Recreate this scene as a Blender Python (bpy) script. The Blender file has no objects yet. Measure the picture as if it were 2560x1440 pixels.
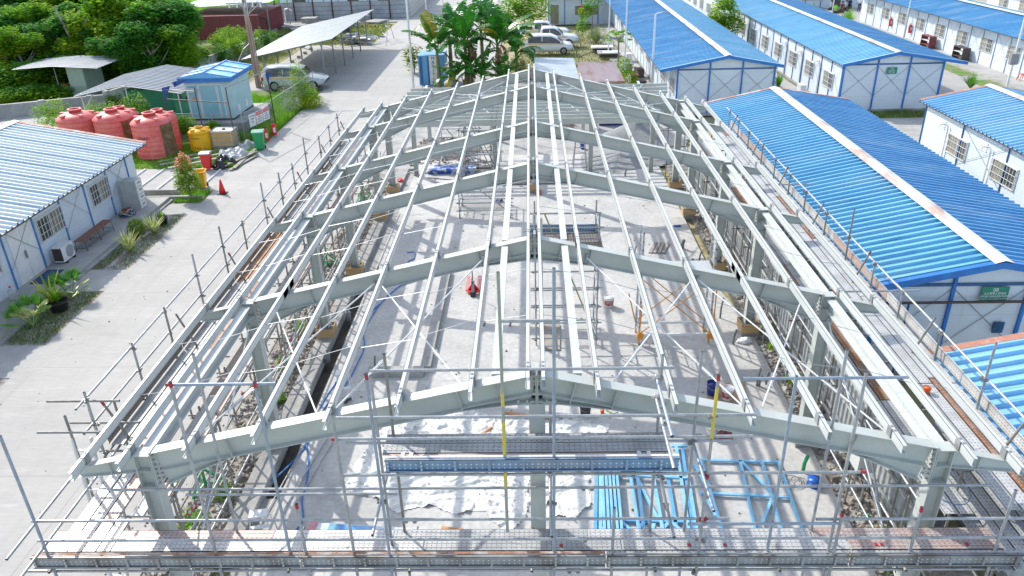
import bpy, math, random
from mathutils import Vector, Matrix
R = math.radians
rnd = random.Random(7)
SC = bpy.context.scene
COL = SC.collection
# ---------------------------------------------------------------- camera
CAM = (-0.0213, -10.26, 12.4064); YAW, PIT, ROL, FPX = 0.0324, 0.4664, -0.0276, 1917.88
_cy, _sy, _cp, _sp, _cr, _sr = math.cos(YAW), math.sin(YAW), math.cos(PIT), math.sin(PIT), math.cos(ROL), math.sin(ROL)
_X = Vector((_cy, _sy, 0)); _H = Vector((-_sy, _cy, 0)); _F = _H*_cp - Vector((0, 0, _sp)); _U0 = _H*_sp + Vector((0, 0, _cp))
_R = _X*_cr + _U0*_sr; _U = _U0*_cr - _X*_sr
cd = bpy.data.cameras.new('camera'); cam = bpy.data.objects.new('camera', cd); COL.objects.link(cam)
cd.sensor_width = 36; cd.lens = FPX/2560*36; cd.clip_end = 2000; cd.clip_start = .1
m = Matrix((_R, _U, -_F)).transposed().to_4x4(); m.translation = Vector(CAM); cam.matrix_world = m
SC.camera = cam
# ---------------------------------------------------------------- light
SUN_AZ = (-0.68, 0.733); SUN_EL = R(38)
w = bpy.data.worlds.new('World'); SC.world = w; w.use_nodes = True
nt = w.node_tree; sky = nt.nodes.new('ShaderNodeTexSky'); sky.sky_type = 'NISHITA'; sky.sun_disc = False
sky.sun_elevation = SUN_EL; sky.sun_rotation = math.atan2(SUN_AZ[0], SUN_AZ[1]); sky.dust_density = 1.2
bg = nt.nodes['Background']; hs = nt.nodes.new('ShaderNodeHueSaturation'); hs.inputs['Saturation'].default_value = .72; nt.links.new(sky.outputs[0], hs.inputs['Color']); nt.links.new(hs.outputs[0], bg.inputs[0]); bg.inputs[1].default_value = .15
sl = bpy.data.lights.new('sun', 'SUN'); sun = bpy.data.objects.new('sun', sl); COL.objects.link(sun)
sl.energy = 2.15; sl.angle = R(.55); sl.color = (1, .955, .87)
sd = Vector((SUN_AZ[0]*math.cos(SUN_EL), SUN_AZ[1]*math.cos(SUN_EL), math.sin(SUN_EL)))
sun.rotation_euler = sd.to_track_quat('Z', 'Y').to_euler()
vs = SC.view_settings; vs.view_transform = 'Standard'; vs.look = 'None'; vs.gamma = 1; vs.exposure = 1.12
# ---------------------------------------------------------------- helpers
def ray(px, py): return _F + _R*((px-1280)/FPX) - _U*((py-720)/FPX)
def G(px, py, z=0.): d = ray(px, py); t = (z-CAM[2])/d.z; return Vector(CAM)+d*t
def GY(px, py, y): d = ray(px, py); t = (y-CAM[1])/d.y; return Vector(CAM)+d*t
_mats = {}
def M(name, c, c2=None, r=.6, m=0., s=2., v=.12, st=None, isl=0., bump=0., thr=(.4, .62), trans=0., fine=8., alpha=1., spec=.5):
    """noise-mixed procedural material in object space"""
    if name in _mats: return _mats[name]
    mt = bpy.data.materials.new(name); mt.use_nodes = True; t = mt.node_tree; N = t.nodes; L = t.links
    b = N['Principled BSDF']; b.inputs['Roughness'].default_value = r; b.inputs['Metallic'].default_value = m
    b.inputs['Specular IOR Level'].default_value = spec
    tc = N.new('ShaderNodeTexCoord'); mp = N.new('ShaderNodeMapping'); L.new(tc.outputs['Object'], mp.inputs[0])
    if st: mp.inputs['Scale'].default_value = st
    n1 = N.new('ShaderNodeTexNoise'); n1.inputs['Scale'].default_value = s; n1.inputs['Detail'].default_value = 7; n1.inputs['Roughness'].default_value = .62
    L.new(mp.outputs[0], n1.inputs[0])
    mr = N.new('ShaderNodeMapRange'); mr.inputs[1].default_value, mr.inputs[2].default_value = thr; L.new(n1.outputs[0], mr.inputs[0])
    mx = N.new('ShaderNodeMix'); mx.data_type = 'RGBA'; L.new(mr.outputs[0], mx.inputs[0])
    c2 = c2 or tuple(x*(1-v) for x in c)
    mx.inputs[6].default_value = (*c, 1); mx.inputs[7].default_value = (*c2, 1)
    n2 = N.new('ShaderNodeTexNoise'); n2.inputs['Scale'].default_value = s*fine; n2.inputs['Detail'].default_value = 4; L.new(mp.outputs[0], n2.inputs[0])
    m2 = N.new('ShaderNodeMapRange'); m2.inputs[1].default_value = .3; m2.inputs[2].default_value = .7; m2.inputs[3].default_value = 1-v; m2.inputs[4].default_value = 1+v*.6
    L.new(n2.outputs[0], m2.inputs[0]); val = m2.outputs[0]
    if isl:
        g = N.new('ShaderNodeNewGeometry'); m3 = N.new('ShaderNodeMapRange'); m3.inputs[3].default_value = 1-isl; m3.inputs[4].default_value = 1+isl
        L.new(g.outputs['Random Per Island'], m3.inputs[0]); mm = N.new('ShaderNodeMath'); mm.operation = 'MULTIPLY'
        L.new(val, mm.inputs[0]); L.new(m3.outputs[0], mm.inputs[1]); val = mm.outputs[0]
    sc = N.new('ShaderNodeVectorMath'); sc.operation = 'SCALE'; L.new(mx.outputs[2], sc.inputs[0]); L.new(val, sc.inputs['Scale'])
    L.new(sc.outputs[0], b.inputs['Base Color'])
    if bump:
        bp = N.new('ShaderNodeBump'); bp.inputs['Strength'].default_value = bump; bp.inputs['Distance'].default_value = .02
        L.new(n2.outputs[0], bp.inputs['Height']); L.new(bp.outputs[0], b.inputs['Normal'])
    if trans:
        tr = N.new('ShaderNodeBsdfTranslucent'); L.new(sc.outputs[0], tr.inputs[0]); ms = N.new('ShaderNodeMixShader'); ms.inputs[0].default_value = trans
        L.new(b.outputs[0], ms.inputs[1]); L.new(tr.outputs[0], ms.inputs[2]); L.new(ms.outputs[0], N['Material Output'].inputs[0])
    if alpha < 1: b.inputs['Alpha'].default_value = alpha
    _mats[name] = mt; return mt
def hook(mt):
    """nodes of a material made by M: (tree, principled, colour socket feeding it)"""
    t = mt.node_tree; b = t.nodes['Principled BSDF']; return t, b, b.inputs['Base Color'].links[0].from_socket
def math_node(t, op, a, b=None, c=None):
    n = t.nodes.new('ShaderNodeMath'); n.operation = op
    for i, x in enumerate((a, b, c)):
        if x is None: continue
        if isinstance(x, (int, float)): n.inputs[i].default_value = x
        else: t.links.new(x, n.inputs[i])
    return n.outputs[0]
def overlay(mt, fac_fn, col):
    """mix a flat colour over a material where fac_fn(tree, x, y, z) is 1 (object space)"""
    t, b, c = hook(mt); tc = t.nodes.new('ShaderNodeTexCoord'); sp = t.nodes.new('ShaderNodeSeparateXYZ'); t.links.new(tc.outputs['Object'], sp.inputs[0])
    f = fac_fn(t, *sp.outputs); mx = t.nodes.new('ShaderNodeMix'); mx.data_type = 'RGBA'
    t.links.new(f, mx.inputs[0]); t.links.new(c, mx.inputs[6]); mx.inputs[7].default_value = (*col, 1); t.links.new(mx.outputs[2], b.inputs['Base Color'])
    return mt
def lines(axis, period, width, off=0., soft=False):
    def f(t, x, y, z):
        a = (x, y, z)[axis]; v = math_node(t, 'FRACT', math_node(t, 'MULTIPLY_ADD', a, 1/period, off))
        return math_node(t, 'LESS_THAN', v, width/period)
    return f
def stains(mt, col, st, s, thr, amt, extra=None):
    """blend a stain colour in by stretched noise; extra(tree, x, y, z) limits where"""
    t, b, c = hook(mt); N = t.nodes; tc = N.new('ShaderNodeTexCoord'); mp = N.new('ShaderNodeMapping'); mp.inputs['Scale'].default_value = st; t.links.new(tc.outputs['Object'], mp.inputs[0])
    n = N.new('ShaderNodeTexNoise'); n.inputs['Scale'].default_value = s; n.inputs['Detail'].default_value = 8; n.inputs['Roughness'].default_value = .65; t.links.new(mp.outputs[0], n.inputs[0])
    r_ = N.new('ShaderNodeMapRange'); r_.inputs[1].default_value, r_.inputs[2].default_value = thr; r_.inputs[4].default_value = amt; t.links.new(n.outputs[0], r_.inputs[0]); f = r_.outputs[0]
    if extra:
        sp = N.new('ShaderNodeSeparateXYZ'); t.links.new(tc.outputs['Object'], sp.inputs[0]); f = math_node(t, 'MULTIPLY', f, extra(t, *sp.outputs))
    mx = N.new('ShaderNodeMix'); mx.data_type = 'RGBA'; t.links.new(f, mx.inputs[0]); t.links.new(c, mx.inputs[6]); mx.inputs[7].default_value = (*col, 1); t.links.new(mx.outputs[2], b.inputs['Base Color']); return mt
ORD = ['first', 'second', 'third', 'fourth', 'fifth', 'sixth', 'seventh', 'eighth', 'ninth', 'tenth']
class MB:
    def __init__(s): s.v = []; s.f = []
    def add(s, vs_, fs): n = len(s.v); s.v += [tuple(x) for x in vs_]; s.f += [tuple(n+i for i in f) for f in fs]; return s
    def box(s, x0, y0, z0, x1, y1, z1):
        return s.add([(x0, y0, z0), (x1, y0, z0), (x1, y1, z0), (x0, y1, z0), (x0, y0, z1), (x1, y0, z1), (x1, y1, z1), (x0, y1, z1)],
                     [(3, 2, 1, 0), (4, 5, 6, 7), (0, 1, 5, 4), (1, 2, 6, 5), (2, 3, 7, 6), (3, 0, 4, 7)])
    def cbox(s, c, d, rz=0., tilt=0.):
        q = Matrix.Rotation(rz, 3, 'Z') @ Matrix.Rotation(tilt, 3, 'X'); c = Vector(c); o = []
        for k in (-1, 1):
            for a, b in ((-1, -1), (1, -1), (1, 1), (-1, 1)): o.append(c+q @ Vector((a*d[0]/2, b*d[1]/2, k*d[2]/2)))
        return s.add(o, [(3, 2, 1, 0), (4, 5, 6, 7), (0, 1, 5, 4), (1, 2, 6, 5), (2, 3, 7, 6), (3, 0, 4, 7)])
    def frame(s, p, q, up=(0, 0, 1)):
        p, q = Vector(p), Vector(q); d = (q-p).normalized(); up = Vector(up)
        if abs(d.dot(up)) > .98: up = Vector((0, 1, 0)) if abs(d.y) < .9 else Vector((1, 0, 0))
        a = d.cross(up).normalized(); return p, q, d, a, a.cross(d)
    def bar(s, p, q, w_, h, up=(0, 0, 1)):
        p, q, d, a, b = s.frame(p, q, up); o = [e+a*(i*w_/2)+b*(j*h/2) for e in (p, q) for i, j in ((-1, -1), (1, -1), (1, 1), (-1, 1))]
        return s.add(o, [(3, 2, 1, 0), (4, 5, 6, 7), (0, 1, 5, 4), (1, 2, 6, 5), (2, 3, 7, 6), (3, 0, 4, 7)])
    def tube(s, p, q, r, n=10, r2=None, cap=True):
        p, q, d, a, b = s.frame(p, q); r2 = r if r2 is None else r2; o = []
        for e, rr in ((p, r), (q, r2)):
            o += [e+a*(rr*math.cos(2*math.pi*i/n))+b*(rr*math.sin(2*math.pi*i/n)) for i in range(n)]
        f = [(i, n+i, n+(i+1) % n, (i+1) % n) for i in range(n)]
        if cap: f += [tuple(range(n)), tuple(range(2*n-1, n-1, -1))]
        return s.add(o, f)
    def path(s, pts, r, n=6):
        pts = [Vector(p) for p in pts]; rings = []; base = len(s.v); N_ = len(pts)
        for i, p in enumerate(pts):
            d = (pts[min(i+1, N_-1)]-pts[max(i-1, 0)]).normalized(); up = Vector((0, 0, 1)) if abs(d.z) < .9 else Vector((0, 1, 0))
            a = d.cross(up).normalized(); b = a.cross(d); rr = r[i] if isinstance(r, (list, tuple)) else r
            s.v += [tuple(p+a*(rr*math.cos(2*math.pi*k/n))+b*(rr*math.sin(2*math.pi*k/n))) for k in range(n)]
        for i in range(N_-1):
            for k in range(n): s.f.append((base+i*n+k, base+(i+1)*n+k, base+(i+1)*n+(k+1) % n, base+i*n+(k+1) % n))
        s.f.append(tuple(base+k for k in range(n))); s.f.append(tuple(base+(N_-1)*n+k for k in range(n-1, -1, -1))); return s
    def lathe(s, prof, c=(0, 0, 0), n=20, sx=1., sy=1.):
        o = []; f = []; m_ = len(prof)
        for (r, z) in prof: o += [(c[0]+sx*r*math.cos(2*math.pi*i/n), c[1]+sy*r*math.sin(2*math.pi*i/n), c[2]+z) for i in range(n)]
        for k in range(m_-1): f += [(k*n+i, k*n+(i+1) % n, (k+1)*n+(i+1) % n, (k+1)*n+i) for i in range(n)]
        f += [tuple(range(n-1, -1, -1)), tuple((m_-1)*n+i for i in range(n))]
        return s.add(o, f)
    def prism(s, poly, d, up=None):
        """poly: list of 3D points, extruded by vector d"""
        d = Vector(d); n = len(poly); o = [Vector(p) for p in poly]; o += [p+d for p in o]
        return s.add(o, [tuple(range(n-1, -1, -1)), tuple(range(n, 2*n))]+[(i, (i+1) % n, n+(i+1) % n, n+i) for i in range(n)])
    def build(s, name, mt, parent=None, smooth=False, loc=None):
        me = bpy.data.meshes.new(name); off = Vector((0, 0, 0)); root = parent
        if parent is not None:
            while root.parent: root = root.parent
            off = Vector(root.location)
        if loc is not None: off = Vector(loc)
        me.from_pydata([tuple(Vector(v)-off) for v in s.v], [], s.f); me.materials.append(mt); me.validate(); 
        import bmesh
        bm = bmesh.new(); bm.from_mesh(me); bmesh.ops.recalc_face_normals(bm, faces=bm.faces); bm.to_mesh(me); bm.free()
        if smooth:
            for p in me.polygons: p.use_smooth = True
        o = bpy.data.objects.new(name, me); COL.objects.link(o)
        if parent is not None: o.parent = parent
        if loc is not None: o.location = loc
        return o
def tag(o, label=None, cat=None, group=None, kind=None):
    for k, v in (('label', label), ('category', cat), ('group', group), ('kind', kind)):
        if v: o[k] = v
    return o
def T(name, label, cat, loc=(0, 0, 0), rz=0., group=None):
    o = bpy.data.objects.new(name, None); o.empty_display_size = .3; COL.objects.link(o); o.location = loc; o.rotation_euler = (0, 0, rz)
    return tag(o, label, cat, group)
def put(mb, name, mt, label, cat, loc=None, group=None, smooth=False):
    """a thing that is one mesh (its vertices in world space, its origin at loc)"""
    return tag(mb.build(name, mt, None, smooth, loc), label, cat, group)
def S(mb, name, mt, kind='structure'): return tag(mb.build(name, mt), kind=kind)
def copy_tree(o, loc=None, rz=None, label=None, group=None, parent=None):
    c = o.copy(); COL.objects.link(c)
    if parent is not None: c.parent = parent
    if loc is not None: c.location = loc
    if rz is not None: c.rotation_euler = (0, 0, rz)
    if label: c['label'] = label
    if group: c['group'] = group
    for ch in list(o.children): copy_tree(ch, parent=c)
    return c
def text(body, size, mt, parent, loc, rot, name='lettering', sx=1., al='CENTER', ext=.003):
    cu = bpy.data.curves.new(name, 'FONT'); cu.body = body; cu.size = size; cu.align_x = al; cu.align_y = 'CENTER'; cu.extrude = ext
    cu.materials.append(mt); o = bpy.data.objects.new(name, cu); COL.objects.link(o); o.scale = (sx, 1, 1)
    root = parent
    while root.parent: root = root.parent
    bpy.context.view_layer.update(); me = bpy.data.meshes.new_from_object(o.evaluated_get(bpy.context.evaluated_depsgraph_get()))
    bpy.data.objects.remove(o); o = bpy.data.objects.new(name, me); COL.objects.link(o); o.scale = (sx, 1, 1)
    o.location = Vector(loc)-Vector(root.location); o.rotation_euler = rot; o.parent = parent; return o
# ---------------------------------------------------------------- materials
STEEL = M('painted_steel', (.50, .53, .495), (.45, .48, .45), r=.42, s=1.3, v=.05)
stains(STEEL, (.36, .36, .33), (1, 1, 3), .8, (.56, .75), .18); stains(STEEL, (.34, .22, .15), (3, 3, 3), 2.2, (.69, .74), .2)
PURL = M('purlin_steel', (.57, .60, .595), (.52, .555, .55), r=.35, s=2, v=.05, st=(3, .6, 3))
GALV = M('galvanised_tube', (.44, .46, .47), (.32, .34, .36), r=.38, m=.35, s=5, v=.22)
GALVB = M('bluish_tube', (.34, .41, .49), (.28, .33, .40), r=.4, m=.3, s=6, v=.2)
GALVD = M('weathered_tube', (.30, .30, .28), (.24, .22, .19), r=.55, m=.2, s=6, v=.25)
YTUBE = M('yellow_tube', (.36, .37, .22), (.60, .47, .05), r=.5, s=2.5, v=.2, st=(1, 1, 1.5), thr=(.52, .57))
REDP = M('red_paint', (.42, .03, .04), (.3, .03, .03), r=.5, s=9)
COUP = M('coupler_metal', (.20, .20, .19), (.33, .33, .32), r=.5, m=.4, s=30, v=.3)
YEL = M('yellow_paint', (.85, .40, .01), (.78, .34, .01), r=.45, s=6)
WHITE = M('white_panel', (.70, .75, .80), (.62, .68, .74), r=.5, s=.6, v=.05)
WPAINT = M('white_paint', (.76, .77, .77), (.68, .69, .70), r=.4, s=3, v=.05)
BLUEP = M('blue_paint', (.015, .15, .48), (.02, .19, .52), r=.45, s=3, v=.12)
BLUED = M('dark_blue_trim', (.02, .10, .25), (.03, .12, .28), r=.5, s=5)
GREY = M('grey_metal', (.3, .31, .32), (.24, .25, .26), r=.5, m=.2, s=5)
BLACK = M('black_plastic', (.02, .02, .022), (.035, .035, .035), r=.4, s=8)
DARK = M('dark_metal', (.06, .05, .05), (.10, .06, .05), r=.6, s=9)
WOOD = M('plywood', (.52, .36, .18), (.42, .27, .13), r=.7, s=2, st=(1, 1, 6), v=.15)
PLANKW = M('grey_timber', (.40, .37, .33), (.27, .24, .21), r=.8, s=3, v=.25)
CONC = M('site_slab', (.52, .51, .49), (.41, .405, .39), r=.75, s=.55, v=.14, bump=.25, thr=(.42, .66), fine=14)
stains(CONC, (.27, .26, .25), (1, 1, 1), .45, (.58, .70), .6); stains(CONC, (.36, .31, .25), (1, 1, 1), .9, (.62, .70), .5)
CONCD = M('old_concrete', (.42, .41, .39), (.28, .28, .27), r=.85, s=1.2, v=.18, bump=.4)
ROAD = M('road_concrete', (.42, .405, .38), (.36, .35, .33), r=.8, s=.35, v=.07, st=(.35, 1.6, 1), thr=(.36, .68), fine=22)
overlay(ROAD, lines(1, 5.0, .022, .13), (.26, .25, .24)); overlay(ROAD, lambda t, x, y, z: math_node(t, 'LESS_THAN', math_node(t, 'ABSOLUTE', math_node(t, 'ADD', x, 11.1)), .012), (.28, .27, .26))
stains(ROAD, (.33, .32, .30), (1.6, .09, 1), 1.1, (.48, .68), .65); stains(ROAD, (.30, .28, .25), (.5, .5, 1), .6, (.60, .68), .35); stains(ROAD, (.56, .55, .52), (.6, 2.4, 1), 1.4, (.56, .70), .4)
PATHM = M('path_concrete', (.43, .42, .40), (.33, .325, .31), r=.85, s=.9, v=.10, bump=.2)
SOIL = M('rubble_soil', (.30, .255, .21), (.40, .39, .37), r=.95, s=1.6, v=.4, bump=1., thr=(.4, .6))
DRYG = M('dry_grass_ground', (.30, .30, .11), (.38, .33, .22), r=.95, s=.35, v=.3, thr=(.35, .62))
GRG = M('green_ground', (.09, .22, .03), (.24, .25, .12), r=.95, s=1.1, v=.35, thr=(.42, .6))
GRAVEL = M('grey_gravel', (.36, .37, .37), (.26, .27, .28), r=.95, s=9, v=.3, bump=1.)
RUST = M('rusty_metal', (.36, .16, .09), (.45, .40, .36), r=.75, s=4, v=.25)
CORR = M('grey_corrugated', (.62, .64, .65), (.46, .48, .49), r=.45, m=.3, s=1.2, v=.2)
GLASS = M('window_glass', (.055, .06, .06), (.12, .12, .11), r=.15, s=3, v=.3)
CURT = M('window_curtain', (.30, .29, .22), (.20, .19, .15), r=.7, s=4, v=.2)
RUBBER = M('rubber', (.02, .02, .02), (.03, .03, .03), r=.7, s=9)
CARW = M('car_white', (.74, .76, .78), (.71, .73, .75), r=.22, s=2, v=.02)
LEAF = M('leaf_green', (.15, .38, .02), (.46, .58, .03), r=.75, s=.22, v=.25, isl=.5, trans=.5, thr=(.40, .60), spec=.2)
LEAFD = M('leaf_dark', (.06, .25, .03), (.30, .50, .02), r=.75, s=.25, v=.25, isl=.5, trans=.42, thr=(.44, .64), spec=.2)
LEAFY = M('leaf_bright', (.14, .36, .012), (.28, .46, .02), r=.7, s=.5, v=.2, isl=.4, trans=.35, spec=.2)
BANA = M('banana_leaf', (.018, .14, .016), (.05, .24, .02), r=.34, s=1.2, v=.15, isl=.12, trans=.2, spec=.4)
DRYL = M('dry_leaf', (.30, .19, .09), (.20, .13, .07), r=.8, s=3, v=.3, isl=.3, trans=.2)
BARK = M('bark', (.30, .26, .22), (.20, .17, .14), r=.9, s=5, v=.25)
CLOTH = M('white_sheet', (.72, .72, .69), (.60, .59, .55), r=.8, s=1.6, v=.08, bump=.9, fine=3, st=(1, 2.2, 1), thr=(.5, .75))
DRAINM = M('drain_black', (.03, .026, .02), (.06, .05, .04), r=.5, s=3, v=.3)  # near-black brown for the floor of the drain
BLUES = M('light_blue_steel', (.22, .50, .74), (.30, .60, .80), r=.35, m=.1, s=4, v=.08)
HOSE = M('blue_hose', (.02, .17, .52), r=.4)
GREENP = M('green_plastic', (.02, .36, .13), (.03, .30, .11), r=.4, s=4)
REDB = M('red_plastic', (.70, .03, .04), (.62, .03, .03), r=.38, s=4)
ORANGE = M('orange_plastic', (.75, .14, .02), r=.4)
def perf(name, c, c2, thr=(.45, .6), s=1.4, dot=(.13, .13, .13)):
    mt = M(name, c, c2, r=.5, m=.2, s=s, v=.14, thr=thr)
    def f(t, x, y, z):
        row = math_node(t, 'MULTIPLY', y, 1/.068); cx = math_node(t, 'MULTIPLY', x, 1/.085)
        fx = math_node(t, 'SUBTRACT', math_node(t, 'FRACT', cx), .5); fy = math_node(t, 'SUBTRACT', math_node(t, 'FRACT', math_node(t, 'ADD', row, .5)), .5)
        d = math_node(t, 'ADD', math_node(t, 'MULTIPLY', fx, fx), math_node(t, 'MULTIPLY', math_node(t, 'MULTIPLY', fy, fy), .64))
        return math_node(t, 'LESS_THAN', d, .022)
    return overlay(mt, f, dot)
PL_G = perf('perforated_grey', (.46, .47, .47), (.34, .35, .36))
PL_W = perf('perforated_pale', (.58, .585, .58), (.47, .46, .45), dot=(.2, .2, .2))
PL_P = perf('perforated_rose', (.50, .37, .33), (.46, .43, .41), dot=(.18, .13, .11))
PL_O = perf('perforated_rusty', (.30, .14, .07), (.40, .28, .20), dot=(.5, .45, .4))
PL_K = perf('perforated_dark', (.20, .19, .18), (.28, .2, .16), dot=(.6, .6, .58))
PL_B = perf('perforated_blue', (.16, .30, .48), (.26, .30, .36), thr=(.4, .66), s=.6, dot=(.65, .7, .74))
TOE = perf('perforated_toe', (.34, .36, .37), (.22, .21, .2), dot=(.62, .65, .66))
# ================================================================ ground and paving
def sheet(name, poly, z, mt, th=.12):
    b = MB(); b.prism([(x, y, z-th) for x, y in poly], (0, 0, th)); return S(b, name, mt)
def rect(x0, y0, x1, y1): return [(x0, y0), (x1, y0), (x1, y1), (x0, y1)]
b = MB(); NX = 60
b.add([(-400, -60, -.14), (400, -60, -.14), (400, 700, -.14), (-400, 700, -.14)], [(0, 1, 2, 3)]); S(b, 'ground', DRYG)
sheet('concrete_road', rect(-15.8, -30, -8.35, 190), 0, ROAD)
sheet('site_yard', rect(-8.35, 28.5, 8.6, 52), -.02, CONCD)
sheet('carport_paving', rect(-22.5, 48.5, -15.8, 69), -.006, ROAD)
sheet('wall_path', [(-60, 28), (-28.6, 36.5), (-29.6, 43), (-60, 36)], .01, PATHM); sheet('cross_path', rect(-8.35, 52, -3, 200), -.03, PATHM)
sheet('back_path', [(-40, 83.5), (-15.8, 85.5), (-15.8, 88), (-40, 86.2)], -.02, PATHM)
sheet('soil_strip', rect(-8.35, -6, -6.9, 28.5), -.03, SOIL)
sheet('soil_strip', rect(6.85, -6, 8.9, 28.5), -.03, SOIL)
sheet('concrete_slab', [(-6.08, -8), (6.85, -8), (6.85, 12), (6.5, 14), (6.5, 30.5), (-6.08, 30.5)], .02, CONC, .15)
b = MB(); b.box(-6.95, 1.5, -.1, -6.45, 28, .16); S(b, 'drain_kerb', CONCD)
b = MB(); b.box(-6.45, 3.5, -.15, -6.08, 15.6, -.125); S(b, 'drain_channel', DRAINM); b = MB(); b.box(-6.45, -8, -.15, -6.08, 3.5, .01); b.box(-6.45, 15.6, -.15, -6.08, 28, .01); S(b, 'drain_cover', CONCD)
b = MB(); b.box(-4.95, 8.6, .024, -3.3, 8.9, .22); b.box(-3.42, 8.9, .024, -3.12, 15.6, .20); S(b, 'slab_kerb', CONCD)
# left side: veranda slab, beds, cross paths
b = MB(); b.box(-20, -5, -.1, -17.45, 24.2, .17); S(b, 'veranda_slab', PATHM)
b = MB(); b.box(-17.45, -5, -.1, -17.28, 24.2, .06); S(b, 'gutter', CONCD)
for y0, y1 in ((14.55, 16.4), (22.3, 23.7), (8.8, 10.7)): sheet('garden_path', rect(-17.28, y0, -15.8, y1), -.005, PATHM)
for y0, y1 in ((16.4, 22.3), (10.7, 14.55), (-5, 8.8), (23.7, 25.4)): sheet('garden_bed', rect(-17.28, y0, -15.8, y1), -.03, SOIL)
sheet('yard_path', rect(-23.5, 25.4, -15.8, 29.2), -.01, PATHM)
b = MB()
for i in range(7): b.box(-23+i*1.05, 25.5, -.01, -22.93+i*1.05, 29.1, .06)
S(b, 'paving_strips', WPAINT)
b = MB(); b.box(-23.3, 24.3, -.1, -15.9, 24.45, .16); b.box(-23.3, 25.25, -.1, -17.3, 25.4, .16); S(b, 'path_kerb', CONCD)
sheet('tank_yard', rect(-30, 29.2, -15.8, 48.5), -.03, GRG)
sheet('grass_verge', rect(-60, 69, -15.8, 83.5), -.03, DRYG)
sheet('forest_floor', [(-140, 36), (-30, 36), (-28, 66), (-60, 95), (-140, 150)], -.02, GRG)
sheet('meadow', [(-60, 100), (-33, 90), (-20, 92), (-20, 200), (-110, 200)], 0, M('meadow_green', (.16, .34, .05), (.24, .42, .06), r=.9, s=.15, v=.3))
# right side
sheet('barrack_path', rect(6.8, 33, 8.95, 80), .0, PATHM)
sheet('barrack_yard', rect(17.2, -10, 19.1, 90), -.02, PATHM)
sheet('gravel_apron', rect(19.1, 29.2, 30, 36.8), -.01, PATHM)
sheet('grass_strip', rect(19.1, 36.8, 25.6, 38.5), .0, GRG)
sheet('barrack_road', rect(26.8, -10, 33.2, 90), -.01, ROAD)
sheet('grass_strip', rect(31.6, 40, 33.2, 47), .006, GRG); sheet('grass_strip', rect(31.9, 48.5, 33.2, 80), .006, GRG)
sheet('grass_strip', rect(25.4, 36, 26.8, 80), .006, GRG)
b = MB(); b.box(33.2, -10, -.1, 35, 90, .16); S(b, 'veranda_slab', PATHM)
sheet('side_lawn', rect(15.2, 38.5, 17.2, 90), -.01, GRG)
sheet('people_court', rect(33, 76.2, 60, 92), .02, PATHM)
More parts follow.
